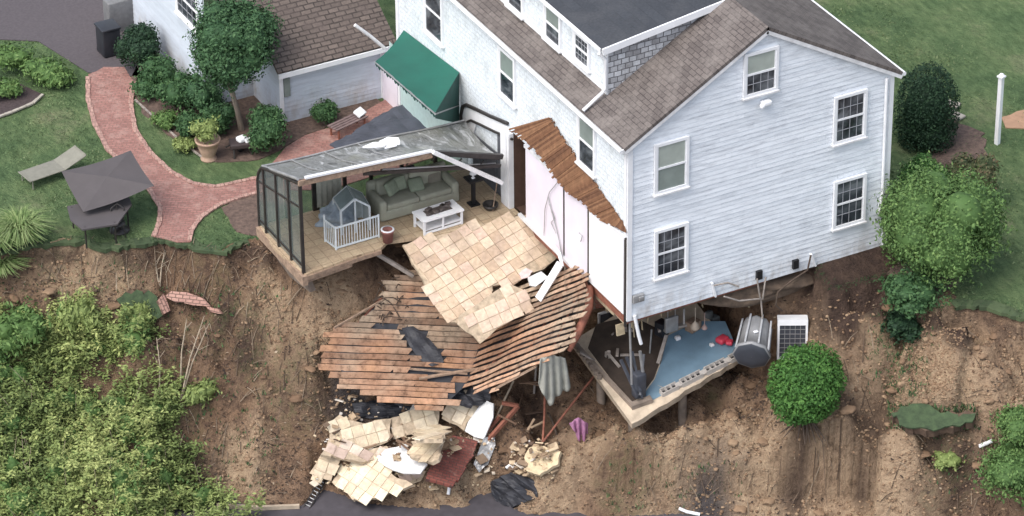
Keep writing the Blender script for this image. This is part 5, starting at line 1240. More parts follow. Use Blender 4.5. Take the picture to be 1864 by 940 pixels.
# ------------------------------------------------------------------ basement under the near corner
plS = plane3(at(1040, 622, Z=-2.42), at(1150, 768, Z=-3.34), at(1345, 650, Z=-2.42))
bs = thing('basement_slab', 'tilted concrete basement slab exposed and undercut below the house corner', 'slab', at(1150, 768, pl=plS))
far_ = [at(1040, 622, pl=plS), at(1150, 772, pl=plS), at(1345, 652, pl=plS)]
D_ = far_[0] + far_[2] - far_[1]
m = MB(); e0 = far_[0] + (D_ - far_[2]) * 0; pts = [far_[0]]
r = random.Random(4); k = 12
for i in range(1, k): pts.append(far_[0] + (far_[1] - far_[0]) * i / k)
pts.append(far_[1])
for i in range(1, 16): pts.append(far_[1] + (far_[2] - far_[1]) * i / 16 + np.array([r.uniform(-.03, .05), r.uniform(-.05, .03), 0]))
pts += [far_[2], D_]
m.prism(pts, .24, plS[0], udir=far_[1] - far_[0]); m.build('slab', M['concrete'], bs)
up = np.array(plS[0])
plS1 = (plS[0], plS[1] + up * .012); 
m = MB(); m.prism(onpl(plS1, [(1150, 742), (1172, 718), (1192, 690), (1205, 655), (1214, 612), (1270, 585), (1320, 585), (1344, 640), (1338, 650), (1250, 697), (1185, 730)]), .008, up); m.build('floor_paint', M['blue_floor'], bs)
m = MB(); m.prism(onpl(plS1, [(1070, 634), (1148, 738), (1170, 716), (1190, 690), (1203, 655), (1212, 606), (1150, 575), (1085, 590)]), .008, up); m.build('floor_dirt', m_simple('shaded_basement_dirt', (.040, .028, .021), .9, .35, 3), bs)  # brown dirt, its colour darkened to stand in for basement shade
# foundation remnants: a low kerb of hollow blocks with dark cells
m = MB(); a, c = at(1165, 738, pl=plS) + up * .05, at(1338, 650, pl=plS) + up * .05
m.bar(at(1148, 742, pl=plS) + up * .05, at(1186, 728, pl=plS) + up * .05, .22, .12)
m.bar(at(1046, 628, pl=plS) + up * .05, at(1152, 742, pl=plS) + up * .05, .10, .14); build_split(m, 'kerb', M['concrete_dark'], bs)
m = MB(); kb_ = MB(); n_ = 15
for i in range(n_):
    p = at(1205, 718, pl=plS) + (at(1338, 652, pl=plS) - at(1205, 718, pl=plS)) * (i + .5) / n_
    d = (c - a) / np.linalg.norm(c - a); s_ = np.cross(up, d)
    if i % 5 == 3: m.box(p + up * .04, (.16, .22, .10), R=Matrix((Vector(s_), Vector(d), Vector(up))).transposed()); continue
    for o in (-.085, .085): m.bar(p + s_ * o - d * .10 + up * .06, p + s_ * o + d * .10 + up * .06, .035, .14)
    m.bar(p - d * .10 - s_ * .09 + up * .06, p - d * .10 + s_ * .09 + up * .06, .03, .14)
    kb_.box(p + up * .02, (.12, .17, .04), R=Matrix((Vector(s_), Vector(d), Vector(up))).transposed())
m.build('block_course', m_simple('pale_block', (.40, .37, .34), .9, .2, 6), bs); kb_.build('cell_shade', M['black'], bs)  # black fill in the hollow cells stands in for their shade
m = MB()
for i in range(9):
    p = at(1050 + i * 5.2, 632 + i * 7.0, pl=plS) + up * .05; m.box(p, (.14, .12, .12), rz=.3 * i)
m.build('rubble_course', M['concrete_dark'], bs)
# piles holding the slab over the void
for i, (px, py, zt_) in enumerate(((1240, 740, -3.2), (1148, 790, -3.5), (1090, 715, -3.0))):
    pt = at(px, py - 18, pl=plS) - up * .24 + np.array([.35, .55, 0]); m = MB(); g = hz(pt[0], pt[1]); m.tube([(pt[0], pt[1], pt[2]), (pt[0] + .02, pt[1], g - .1)], .13, 10)
    m.build('pile', M['concrete_dark'], bs)
# back walls of the basement
m = MB(); m.prism([(1.2, 3.9, -2.1), (4.3, 3.2, -1.9), (4.3, 3.2, -.28), (1.2, 3.9, -.28)], .2, (-.2, -1, 0), udir=(1, -.2, 0)); m.build('back_wall', M['redbrick'], bs)
m = MB(); m.prism([(.25, 4.0, -2.2), (1.6, 4.05, -2.2), (1.6, 4.05, -.2), (.25, 4.0, -.2)], .2, (-.3, -1, 0), udir=(1, 0, 0)); m.build('back_wall', M['concrete_dark'], bs)
bw = at(1105, 585, Y=3.9)
m = MB()
for dx in (-.3, .3): m.box((bw[0] + dx, 3.84, bw[2]), (.06, .06, .75))
m.box((bw[0], 3.84, bw[2] + .37), (.66, .06, .06)); m.box((bw[0], 3.84, bw[2] - .37), (.66, .06, .06)); wf = m.build('window', M['white_dirty'], bs)
m = MB(); m.box((bw[0], 3.86, bw[2]), (.56, .03, .7)); m.build('pane', M['glass_dark'], wf)
# posts and hanging pipes
m = MB(); m.tube([at(1146, 582, Y=.25), at(1150, 700, Y=.25)], .035, 8); m.tube([at(1186, 600, Y=1.6), at(1181, 668, Y=1.6)], .025, 8); m.tube([at(1245, 562, Y=.6), at(1245, 590, Y=.6)], .03, 8)
m.tube([at(1165, 640, Y=.5), at(1172, 690, Y=.5), at(1166, 728, Y=.4)], .05, 8); build_split(m, 'post', M['metal_grey'], bs)
m = MB()
for (a, c) in (((1140, 650), (1165, 712)), ((1150, 640), (1168, 725)), ((1172, 645), (1165, 720)), ((1130, 655), (1160, 722))): m.bar(at(*a, Y=.9), at(*c, Y=.3), .07, .07)
m.rbox(at(1163, 700, Y=.5), (.35, .3, .8), .06); m.build('furnace_wreck', m_simple('dark_wreck_metal', (.055, .06, .075), .5, .3, 4), bs)
m = MB(); m.bar(at(1108, 552, X=.1), at(1140, 588, X=.1), .05, .2); m.bar(at(1128, 590, X=.15), at(1130, 610, X=.15), .25, .05); m.bar(at(1085, 540, X=.12), at(1118, 572, X=.12), .04, .1); build_split(m, 'hanging_insulation', M['insul'], bs)
def hanging(name, px0, px1, Y, w, mat, label):
    a, c = at(*px0, Y=Y), at(*px1, Y=Y); m_ = MB(); m_.tube([(a[0], a[1], a[2]), (a[0], a[1], c[2] + w)], .012, 5)
    m_.lathe((a[0], a[1], c[2]), [(.02, 0), (w * .55, .02), (w * .8, w * .5), (w * .6, w * 1.1), (.03, w * 1.6), (.012, w * 1.8)], 10)
    return tag(m_.build(name, mat, loc=a), label, 'bag', 'sacks hanging under the house floor')
hanging('hanging_sack', (1266, 560), (1268, 600), .7, .17, m_simple('beige_sack', (.42, .35, .28), .9), 'beige sack hanging from the house floor above the blue basement floor')
hanging('hanging_sack', (1283, 570), (1285, 600), .9, .11, m_simple('pink_sack', (.45, .32, .29), .9), 'small pinkish sack hanging just right of the beige sack')
m = MB(); p = at(1222, 590, Y=1.4); m.rbox(p, (.42, .12, .5), .03); m.tube([p + np.array([-.12, 0, .25]), p + np.array([-.12, 0, .7])], .015, 5); m.tube([p + np.array([.12, 0, .25]), p + np.array([.12, 0, .7])], .015, 5); tag(m.build('metal_sheet', M['metal_grey'], loc=p), 'grey panel hung on two rods in front of the red basement wall', 'panel')
plank('basement_plank', 'broken pale plank lying across the back of the blue floor', 'board', at(1198, 612, pl=plS) + up * .28, at(1250, 600, pl=plS) + up * .25, .16, .07, M['wood_grey'])
plank('basement_plank', 'broken pale stick standing on the left edge of the blue floor', 'board', at(1198, 664, pl=plS) + up * .05, at(1214, 622, pl=plS) + up * .3, .10, .06, M['wood_grey'])
m = MB(); p = at(1315, 622, pl=plS) + up * .10; m.rbox(p, (.35, .28, .18), .06, .3); m.rbox(p + np.array([.12, -.2, -.02]), (.22, .2, .12), .04, .8); tag(m.build('red_tub', M['red'], loc=p), 'crumpled bright red plastic tub on the blue basement floor', 'tub')
m = MB(); p = at(1234, 618, pl=plS) + up * .07; m.rbox(p, (.16, .14, .12), .03); tag(m.build('small_box', M['white_dirty'], loc=p), 'small pale box on the blue floor below the hanging grey panel', 'box')
m = MB(); p = at(1296, 630, pl=plS) + up * .05; m.rbox(p, (.13, .13, .09), .03); tag(m.build('small_bowl', M['white_dirty'], loc=p), 'small white bowl on the blue floor left of the red tub', 'bowl')
m = MB()
for (a, s_) in (((1300, 585), (.3, .25, .35)), ((1290, 575), (.25, .2, .3))): m.rbox(at(*a, Y=1.8), s_, .06, .4)
tag(m.build('dark_clutter', m_simple('grey_green_clutter', (.11, .12, .12), .8, .3, 6), loc=at(1298, 582, Y=1.8)), 'dark grey bundle at the back corner of the blue floor', 'bundle')

m = MB(); rr = random.Random(15)
for i in range(30):
    x_ = rr.uniform(.3, 4.4); y_ = rr.uniform(.3, 2.2); L_ = rr.uniform(.25, 1.0); m.bar((x_, y_, -.15), (x_ + rr.uniform(-.15, .15), y_, -.15 - L_), rr.uniform(.02, .12), .015)
build_split(m, 'hanging_strip', M['insul'], house)
m = MB()
for i in range(9):
    a = at(rr.uniform(1075, 1150), rr.uniform(600, 690), pl=plS) + up * .04; d = np.array([rr.uniform(-.6, .6), rr.uniform(-.6, .6), rr.uniform(0, .35)]); m.bar(a, a + d, .08, .04)
build_split(m, 'loose_board', M['wood_grey'], bs)
for (px, py, s_, mt, lab) in ((1262, 598, (.4, .3, .3), 'wood', 'brown carton at the back of the blue floor under the hanging sacks'), (1205, 606, (.3, .3, .45), 'bin', 'dark box at the left back corner of the blue floor')):
    p = at(px, py, pl=plS) + up * s_[2] / 2; m = MB(); m.rbox(p, s_, .02, .3); tag(m.build('carton', M[mt], loc=p), lab, 'carton')
# grey tank, framed condenser, loose cables by the gable foot
tk = thing('tipped_bin', 'grey ribbed wheelie bin tipped over at the slab edge with its dark lid facing out', 'bin', at(1370, 640, Y=.3))
p0, p1 = at(1378, 590, Y=.15), at(1368, 648, Y=-.75)
ax = Vector(p1 - p0).normalized(); si = ax.cross(Vector((0, 0, 1))).normalized(); ax_up = si.cross(ax)
Rt = Matrix((si, ax_up, ax)).transposed()
L_ = np.linalg.norm(p1 - p0)
m = MB(); m.lathe(p0, [(.02, 0), (.40, .02), (.43, .10), (.45, L_ * .5), (.49, L_ - .12), (.54, L_ - .12), (.55, L_), (.50, L_)], 8, Rt); m.build('body', M['tank'], tk)
m = MB(); m.lathe(p0, [(.52, L_ + .005), (.48, L_ + .03), (.30, L_ + .05), (.01, L_ + .055)], 8, Rt); m.build('lid', M['tank_dark'], tk)
m = MB()
for k in range(8):
    a = 2 * math.pi * (k + .5) / 8; d = si * math.cos(a) + ax_up * math.sin(a); m.bar(Vector(p0) + d * .44, Vector(p1) + d * .50 - ax * .1, .05, .05)
m.build('rib', m_simple('light_tank_rib', (.40, .41, .43), .5), tk)
m = MB(); m.rbox(at(1376, 604, Y=-.5), (.14, .1, .05), .02); m.build('handle', M['white'], tk)
ac = thing('condenser_unit', 'white framed outdoor condenser unit with a dark grille standing behind the round shrub', 'air conditioner', at(1442, 655, Y=-.35))
ra = at(1416, 575, Y=-.45); hw, hh = .43, .62; Ra = Matrix.Rotation(math.radians(-28), 3, 'Z') @ Matrix.Rotation(math.radians(-8), 3, 'X'); ctr_ = Vector(at(1442, 614, Y=-.35))
def A_(x, y, z): return ctr_ + Ra @ Vector((x, y, z))
m = MB(); m.box(A_(0, .0, hh - .09), (hw * 2, .34, .18), R=Ra); m.build('casing', M['white'], ac)
for sx in (-1, 1): m = MB(); m.box(A_(sx * (hw - .03), 0, -.09), (.06, .34, hh * 2 - .18), R=Ra); m.build('casing', M['white'], ac)
m = MB(); m.box(A_(0, 0, -hh + .02), (hw * 2 - .12, .34, .08), R=Ra); m.build('casing', M['white'], ac)
m = MB(); m.box(A_(0, .02, -.08), (hw * 2 - .12, .26, hh * 2 - .24), R=Ra); m.build('grille_panel', m_simple('dark_grille', (.05, .055, .07), .5), ac)
m = MB()
for k in range(1, 5): m.box(A_(-hw + .06 + (2 * hw - .12) * k / 5, -.125, -.08), (.014, .012, hh * 2 - .24), R=Ra)
for k in range(1, 7): m.box(A_(0, -.128, -hh + .06 + (hh * 2 - .24) * k / 7), (hw * 2 - .12, .012, .014), R=Ra)
m.build('grille', M['metal_grey'], ac)
cbl = ((([(1300, 520), (1325, 515), (1345, 522)], -.15), 'short pale cable curling off the left vent on the gable wall'), (([(1318, 540), (1345, 548), (1385, 544), (1388, 580)], -.2), 'pale cable hanging from the gable foot down to the tipped bin'), (([(1476, 465), (1470, 492), (1440, 512), (1416, 532), (1412, 556), (1424, 566)], -.25), 'long dark cable hanging off the gable wall beside the right vent'), (([(1378, 508), (1384, 545)], -.15), 'thin cable hanging straight down from the left vent'), (([(1394, 505), (1388, 545)], -.15), 'thin cable just right of the left vent'))
for (pts, y_), lab in cbl:
    P = [at(*p, Y=y_) for p in pts]; P2 = []
    for i in range(len(P) - 1):
        for j in range(4): P2.append(P[i] + (P[i + 1] - P[i]) * j / 4)
    P2.append(P[-1]); m = MB(); m.tube(P2, .026, 6); tag(m.build('cable', M['root'] if 'dark' in lab else M['wood_grey'], loc=P[0]), lab, 'cable', 'cables torn loose along the gable foot')
# soil hanging on under the siding

# ------------------------------------------------------------------ furniture left in the sunroom
FZ = SZ + .002
s0 = at(778, 385, Z=FZ)          # front of the sofa
sofa_c = np.array([(at(690, 408, Z=FZ)[0] + at(835, 366, Z=FZ)[0]) / 2, 0, FZ]); 
pL, pR = at(693, 408, Z=FZ), at(836, 368, Z=FZ)
sx0, sx1 = pL[0] + .02, pR[0] + .02; syf = (pL[1] + pR[1]) / 2 ; SL = sx1 - sx0; scx = (sx0 + sx1) / 2
sofa = thing('sofa', 'wide sage green upholstered sofa along the back glass of the sunroom', 'sofa', (scx, syf + .45, FZ))
m = MB(); m.rbox((scx, syf + .45, FZ + .19), (SL, .9, .32), .05); m.build('base', M['sofa'], sofa)
for k in (0, 1):
    m = MB(); m.rbox((scx + (k - .5) * (SL - .44) / 2, syf + .38, FZ + .43), ((SL - .46) / 2, .74, .18), .06); m.build('seat', M['sofa'], sofa)
    m = MB(); m.rbox((scx + (k - .5) * (SL - .44) / 2, syf + .78, FZ + .70), ((SL - .46) / 2, .24, .5), .09, R=Matrix.Rotation(-.15, 3, 'X')); m.build('back_cushion', M['sofa'], sofa)
m = MB(); m.rbox((scx, syf + .93, FZ + .50), (SL, .20, .82), .08); m.build('backrest', M['sofa'], sofa)
for sx in (-1, 1):
    m = MB(); m.rbox((scx + sx * (SL / 2 - .11), syf + .45, FZ + .42), (.24, .92, .52), .10); m.build('arm', M['sofa'], sofa)
for (px, py, dy, tilt, rz, mt, lab) in ((712, 342, .45, -.5, .5, 'pillow', 'sage pillow leaning in the left corner of the sofa'), (726, 334, .6, -.35, .1, 'pillow', 'square sage pillow upright on the left half of the sofa'), (757, 336, .5, -.9, -.1, 'pillow', 'green pillow lying flat in the middle of the sofa'), (790, 325, .68, -.35, 0, 'pillow_brown', 'taupe pillow at the right of the sofa back')):
    p = at(px, py, Y=syf + dy); m = MB(); m.rbox((0, 0, 0), (.46, .16, .42), .075, R=Matrix.Rotation(rz, 3, 'Z') @ Matrix.Rotation(tilt, 3, 'X'))
    o = m.build('pillow', M[mt]); o.location = p; tag(o, lab, 'pillow', 'pillows on the sofa')
# coffee table
c0, c1 = at(772, 430, Z=FZ), at(843, 408, Z=FZ); bl = at(756, 412, Z=FZ)
dx = c1 - c0; Lt = float(np.hypot(dx[0], dx[1])); ang = math.atan2(dx[1], dx[0]); wd = .62
ct = thing('coffee_table', 'white wooden coffee table with open shelf in front of the sofa', 'table', tuple(c0 + dx / 2 + np.array([-math.sin(ang), math.cos(ang), 0]) * wd / 2))
Rz = Matrix.Rotation(ang, 3, 'Z'); cc = Vector(ct.location)
def T(x, y, z): return cc + Rz @ Vector((x, y, z))
m = MB(); m.box(T(0, 0, .47), (Lt + .06, wd + .06, .05), ang); m.build('table_top', M['white'], ct)
m = MB(); m.box(T(0, 0, .14), (Lt - .06, wd - .06, .04), ang); m.build('shelf', M['white_dirty'], ct)
for x in (-1, 1):
    for y in (-1, 1): m = MB(); m.box(T(x * (Lt / 2 - .03), y * (wd / 2 - .03), .222), (.06, .06, .444), ang); m.build('leg', M['white'], ct)
m = MB(); m.box(T(0, -wd / 2 + .03, .26), (.05, .05, .36), ang)
m.box(T(0, -wd / 2 + .03, .05), (Lt - .1, .04, .06), ang); m.build('stretcher', M['white'], ct)
m = MB(); rr = random.Random(2); m.box(T(0.0, .02, .505), (Lt * .62, wd * .5, .02), ang)
for i in range(9): m.rbox(T(rr.uniform(-.4, .4), rr.uniform(-.12, .14), .55), (rr.uniform(.08, .24), rr.uniform(.06, .16), .08), .015, ang + rr.uniform(-.5, .5))
tag(m.build('tray', m_simple('dark_tray_things', (.085, .07, .065), .6, .5, 8), loc=T(0, 0, .5)), 'dark tray of trinkets lying on the white coffee table', 'tray')
# playpen and playhouse
pen = thing('playpen', 'pale blue grey picket playpen standing near the torn floor edge of the sunroom', 'playpen', at(640, 445, Z=FZ))
q0, q1, q2 = at(592, 440, Z=FZ), at(612, 455, Z=FZ), at(690, 432, Z=FZ); hgt = .72
pen_pts = [q0, q1, q2]
m = MB()
for z in (.06, hgt):
    for a, c in zip(pen_pts[:-1], pen_pts[1:]): m.bar(a + np.array([0, 0, z]), c + np.array([0, 0, z]), .035, .05)
m.build('rail', M['pen'], pen)
m = MB()
for a, c in zip(pen_pts[:-1], pen_pts[1:]):
    n_ = max(3, int(np.linalg.norm(c - a) / .085))
    for i in range(n_ + 1): p = a + (c - a) * i / n_; m.tube([p + np.array([0, 0, .06]), p + np.array([0, 0, hgt])], .013, 5)
for p in pen_pts: m.tube([p, p + np.array([0, 0, hgt + (.18 if p is q0 else .04)])], .03, 6)
m.build('picket', M['pen'], pen)
ph = thing('playhouse', 'small pale playhouse with teal gable roof behind the playpen', 'playhouse', at(645, 425, Z=FZ))
h0, h1 = at(622, 428, Z=FZ), at(678, 418, Z=FZ); u_ = (h1 - h0); u_ /= np.linalg.norm(u_); v_ = np.array([-u_[1], u_[0], 0]); lw, ld, hh, rh = .85, .75, .80, 1.12
def Q(a, b_, z): return h0 + u_ * a + v_ * b_ + np.array([0, 0, z])
m = MB()
for a in (0, lw):
    for b_ in (0, ld): m.bar(Q(a, b_, 0), Q(a, b_, hh), .05, .05)
for b_ in (0, ld):
    m.bar(Q(0, b_, hh), Q(lw / 2, b_, rh), .05, .05); m.bar(Q(lw / 2, b_, rh), Q(lw, b_, hh), .05, .05); m.bar(Q(lw / 2, b_, 0), Q(lw / 2, b_, rh), .04, .04)

for a, z in ((0, hh), (lw / 2, rh), (lw, hh)): m.bar(Q(a, 0, z), Q(a, ld, z), .04, .04)
m.build('frame', M['pen'], ph)
m = MB(); m.add([Q(0, 0, hh + .03), Q(lw / 2, 0, rh + .03), Q(lw / 2, ld, rh + .03), Q(0, ld, hh + .03)], [(0, 1, 2, 3)]); m.add([Q(lw / 2, 0, rh + .03), Q(lw, 0, hh + .03), Q(lw, ld, hh + .03), Q(lw / 2, ld, rh + .03)], [(0, 1, 2, 3)]); m.build('roof', M['house_glass'], ph)
m = MB(); m.add([Q(0, ld, 0), Q(lw, ld, 0), Q(lw, ld, hh), Q(0, ld, hh)], [(0, 1, 2, 3)]); m.add([Q(lw, 0, 0), Q(lw, ld, 0), Q(lw, ld, hh), Q(lw, 0, hh)], [(0, 1, 2, 3)]); m.build('wall', m_simple('pale_grey_plastic', (.42, .47, .48), .5), ph)
# crumpled bedding heap against the glass
m = MB(); bm = bmesh.new(); bmesh.ops.create_icosphere(bm, subdivisions=4, radius=1)
for v in bm.verts:
    c = v.co; k = 1 + .18 * math.sin(c.x * 7 + 2) * math.cos(c.y * 6) + .14 * math.sin(c.z * 9 + c.x * 4); v.co = Vector((c.x * .62 * k, c.y * .38 * k, max(-.02, (c.z + .1) * .62 * k * (1 + .35 * c.x))))
bm.verts.index_update(); p = at(618, 400, Z=FZ); m.add([p + np.array(v.co[:]) for v in bm.verts], [[v.index for v in f.verts] for f in bm.faces], smooth=True); bm.free()
tag(m.build('bedding_heap', M['plush'], loc=p), 'grey blue heap of bedding slumped behind the playpen', 'bedding')
# standing lamp table at right, pot, broom
lt = thing('side_table', 'dark narrow stand carrying a small white lamp at the right of the sofa', 'stand', at(862, 372, Z=FZ))
b_ = Vector(lt.location); m = MB(); m.box(b_ + Vector((0, 0, .86)), (.42, .42, .05)); m.build('top', M['black'], lt); m = MB(); m.box(b_ + Vector((0, 0, .42)), (.10, .10, .84)); m.box(b_ + Vector((0, 0, .02)), (.3, .3, .04)); m.build('leg', M['black'], lt)
lp = thing('table_lamp', 'small white lamp standing on the dark narrow stand', 'lamp', b_ + Vector((0, 0, .885)))
m = MB(); m.lathe(lp.location, [(.06, 0), (.06, .02), (.02, .05), (.02, .16)], 12); m.build('base', M['white'], lp); m = MB(); m.lathe(lp.location, [(.11, .14), (.07, .26)], 14); m.build('lamp_shade', M['white'], lp)
m = MB(); p = at(893, 380, Z=FZ); m.lathe(p, [(.02, 0), (.16, 0), (.22, .08), (.24, .16), (.20, .16), (.02, .06)], 14); tag(m.build('basket', M['metal_dark'], loc=p), 'small dark basket on the tiles beside the white door post', 'basket')
m = MB(); a, c = at(897, 384, Z=FZ + .05), at(905, 330, X=-.18); m.tube([a, c], .018, 6); tag(m.build('pole', M['wood'], loc=a), 'thin wooden pole leaning from the dark basket to the white post', 'pole')
m = MB(); m.rbox(at(740, 312, Y=9.1), (.5, .1, .3), .03); tag(m.build('picture_frame', M['black'], loc=at(740, 312, Y=9.1)), 'dark frame standing behind the back of the sofa', 'frame')
pb = thing('planter', 'small red clay planter on the floor between playpen and sofa', 'planter', at(706, 440, Z=FZ))
b_ = Vector(pb.location); m = MB(); m.lathe(b_, [(.02, 0), (.14, 0), (.17, .32), (.20, .34), (.20, .40), (.16, .40), (.02, .36)], 12); m.build('pot', M['clay_red'], pb)
m = MB(); m.lathe(b_, [(.20, .40), (.205, .42), (.15, .42)], 12); m.build('rim', M['white'], pb)

# ------------------------------------------------------------------ vegetation
def leaves(blobs, n, size, seed, ground=None, flat=.25, shell=.40, core=True, aspect=.5, lump=.18, lo=0.0, tip=0.0):
    """crown of many small leaf faces spread through the outer volume of uneven ellipsoids"""
    r = np.random.RandomState(seed); Vs = []; Fs = []; Cs = []; base = 0
    wts = np.array([max(b[1]) ** 2 for b in blobs]); wts = wts / wts.sum()
    for bi, (c, rad) in enumerate(blobs):
        k = int(n * wts[bi]); d = r.normal(size=(k, 3)); d /= np.linalg.norm(d, axis=1)[:, None]
        ph = r.rand(6) * 6.28
        lm = 1 + lump * (np.sin(d[:, 0] * 5 + ph[0]) * np.cos(d[:, 1] * 4.5 + ph[1]) + .7 * np.sin(d[:, 2] * 8 + d[:, 0] * 6 + ph[2]) + .5 * np.sin(d[:, 1] * 13 + ph[3]) * np.cos(d[:, 2] * 12 + d[:, 0] * 9 + ph[4]))
        f = (1 - shell * r.rand(k) ** 1.6) * lm
        p = np.array(c) + d * np.array(rad) * f[:, None]
        nrm = d * 0.9 + r.normal(size=(k, 3)) * .55 + np.array([0, 0, flat]); nrm /= np.linalg.norm(nrm, axis=1)[:, None]
        t = np.cross(nrm, r.normal(size=(k, 3))); t /= np.linalg.norm(t, axis=1)[:, None]; t[:, 2] -= tip; s_ = np.cross(nrm, t)
        L_ = size * (.6 + .8 * r.rand(k))[:, None]
        q = np.stack([p - t * L_ * .5, p + s_ * L_ * aspect * .5, p + t * L_ * .5, p - s_ * L_ * aspect * .5], 1)
        clump = .5 + .5 * np.sin(p[:, 0] * 5.1 + ph[0]) * np.sin(p[:, 1] * 4.7 + ph[1]) * np.cos(p[:, 2] * 5.5 + ph[2])
        cv = np.clip(lo + .25 + .4 * (clump - .5) + .5 * r.rand(k) * (1 - lo), 0, 1)
        ok = np.ones(k, bool)
        if ground is not None: ok = p[:, 2] > ground + .02
        q = q[ok]; cv = cv[ok]; k = len(q)
        Vs.append(q.reshape(-1, 3)); Fs.append((np.arange(k * 4).reshape(k, 4) + base)); Cs.append(cv); base += k * 4
        if core:
            bm = bmesh.new(); bmesh.ops.create_icosphere(bm, subdivisions=2, radius=1)
            cvx = np.array([v.co[:] for v in bm.verts]); bm.verts.index_update(); fc = np.array([[v.index for v in f_.verts] for f_ in bm.faces]); bm.free()
            cp = np.array(c) + cvx * np.array(rad) * .70
            if ground is not None: cp[:, 2] = np.maximum(cp[:, 2], ground)
            Vs.append(cp); fq = np.c_[fc, fc[:, 2]] + base; Fs.append(fc + base); Cs.append(np.full(len(fc), .35)); base += len(cp)
    return Vs, Fs, Cs
def leaf_obj(name, LV, mat, parent=None, loc=None):
    Vs, Fs, Cs = LV; off = np.zeros(3)
    if parent is not None:
        p = parent
        while p: off += np.array(p.location); p = p.parent
    if loc is not None: off = np.array(loc, float)
    V = np.concatenate(Vs) - off
    me = bpy.data.meshes.new(name); me.vertices.add(len(V)); me.vertices.foreach_set('co', V.astype(np.float32).ravel())
    li = np.concatenate([f.ravel() for f in Fs]); sz = np.concatenate([np.full(len(f), f.shape[1]) for f in Fs])
    me.loops.add(len(li)); me.loops.foreach_set('vertex_index', li.astype(np.int32)); me.polygons.add(len(sz))
    me.polygons.foreach_set('loop_start', np.concatenate([[0], np.cumsum(sz)[:-1]]).astype(np.int32)); me.update(calc_edges=True)
    a = me.attributes.new('vc', 'FLOAT', 'FACE'); a.data.foreach_set('value', np.concatenate(Cs).astype(np.float32))
    me.materials.append(mat); o = bpy.data.objects.new(name, me); COL.objects.link(o)
    if parent is not None: o.parent = parent
    if loc is not None: o.location = off
    return o
def lobes(c, rad, k, seed, sub=.55, squash=1.0):
    r = random.Random(seed); out = [(c, tuple(x * .82 for x in rad))]
    for i in range(k):
        a = r.uniform(0, 6.28); e = r.uniform(-.5, .9); d = (math.cos(a) * math.cos(e), math.sin(a) * math.cos(e), math.sin(e) * squash)
        out.append((tuple(c[j] + d[j] * rad[j] * .58 for j in range(3)), tuple(x * sub * r.uniform(.75, 1.15) for x in rad)))
    return out
def shrub(label, px, py, h, rad, mat, seed, n=2500, size=.10, k=7, name='shrub', cat='shrub', group=None, stem=True, gz=None, shell=.4, lump=.18, lo=0.0, aspect=.5, tip=0.0):
    """px,py: where the foot of the shrub is in the photograph; h its height, rad its radius in metres"""
    p = hit(px, py) if gz is None else at(px, py, Z=gz); root = thing(name, label, cat, p, group)
    c = (p[0], p[1], p[2] + h * .52)
    leaf_obj('foliage', leaves(lobes(c, (rad, rad, h * .5), k, seed), n, size, seed, ground=p[2] - .1, shell=shell, lump=lump, lo=lo, aspect=aspect, tip=tip), L[mat], root)
    if stem:
        m_ = MB(); rr_ = random.Random(seed)
        for i in range(4):
            a = rr_.uniform(0, 6.28); m_.tube([(p[0], p[1], p[2] - .05), (p[0] + math.cos(a) * rad * .2, p[1] + math.sin(a) * rad * .2, p[2] + h * .3), (p[0] + math.cos(a) * rad * .5, p[1] + math.sin(a) * rad * .5, p[2] + h * .62)], [.035, .025, .012], 6)
        m_.build('stem', M['bark'], root)
    return root

# the round shrub that slid down with the slope
p = at(1466, 768, Z=-3.15); rs = thing('round_shrub', 'clipped round green shrub that slid down the bare slope below the house', 'shrub', p)
leaf_obj('foliage', leaves([((p[0] + .05, p[1] + .1, p[2] + 1.24), (1.10, 1.10, 1.08)), ((p[0] - .22, p[1] - .05, p[2] + 1.02), (.92, .95, .86)), ((p[0] + .25, p[1] + .2, p[2] + 1.40), (.90, .9, .9))], 17000, .095, 3, shell=.28, lump=.05, aspect=.5), L['fresh'], rs)
m = MB(); rr = random.Random(6)
for i in range(14):
    a = rr.uniform(0, 6.28); m.tube([(p[0], p[1], p[2] + .3), (p[0] + math.cos(a) * .35, p[1] + math.sin(a) * .35, p[2] + .05), (p[0] + math.cos(a) * rr.uniform(.5, .9), p[1] + math.sin(a) * rr.uniform(.5, .9), p[2] - .25)], [.05, .03, .012], 5)
m.build('root', M['root'], rs)

# right of the house
p = at(1684, 262, Z=ZP); dm = thing('domed_evergreen', 'tall dark clipped domed evergreen beside the right corner of the house', 'shrub', p)
leaf_obj('foliage', leaves([((p[0], p[1], p[2] + 1.15), (.98, .98, 1.55)), ((p[0], p[1], p[2] + 1.5), (.86, .86, 1.15)), ((p[0], p[1], p[2] + .5), (1.0, 1.0, .8))], 10000, .085, 11, ground=p[2] - .05, shell=.18, lump=.04), L['dark'], dm)
shrub('fresh green rounded shrub nearest the lower right corner of the house', 1672, 395, 1.9, .85, 'fresh', 21, 9000, .095)
shrub('large bushy green shrub at the right brink of the landslide', 1714, 506, 3.3, 1.66, 'hedge', 22, 42000, .10, 26, lump=.30, shell=.5)
shrub('russet tinted shrub behind the large bushy shrub right of the house', 1768, 372, 1.7, .80, 'russet', 23, 3600, .11)
shrub('green shrub between the house wall and the large bushy shrub', 1636, 480, 2.2, .75, 'hedge', 24, 6500, .11, lump=.25)
shrub('low dark shrub hanging over the brink under the large bushy shrub', 1668, 560, 1.0, .95, 'mid', 25, 4200, .12, lump=.3, shell=.6, stem=False)
shrub('dark trailing shrub sliding down the soil on the right of the house', 1640, 612, .8, .75, 'dark', 26, 2600, .12, lump=.35, shell=.7, stem=False)
shrub('dark green shrub tucked under the right end of the clapboard wall', 1690, 500, 1.2, .8, 'mid', 27, 3200, .11, lump=.3)
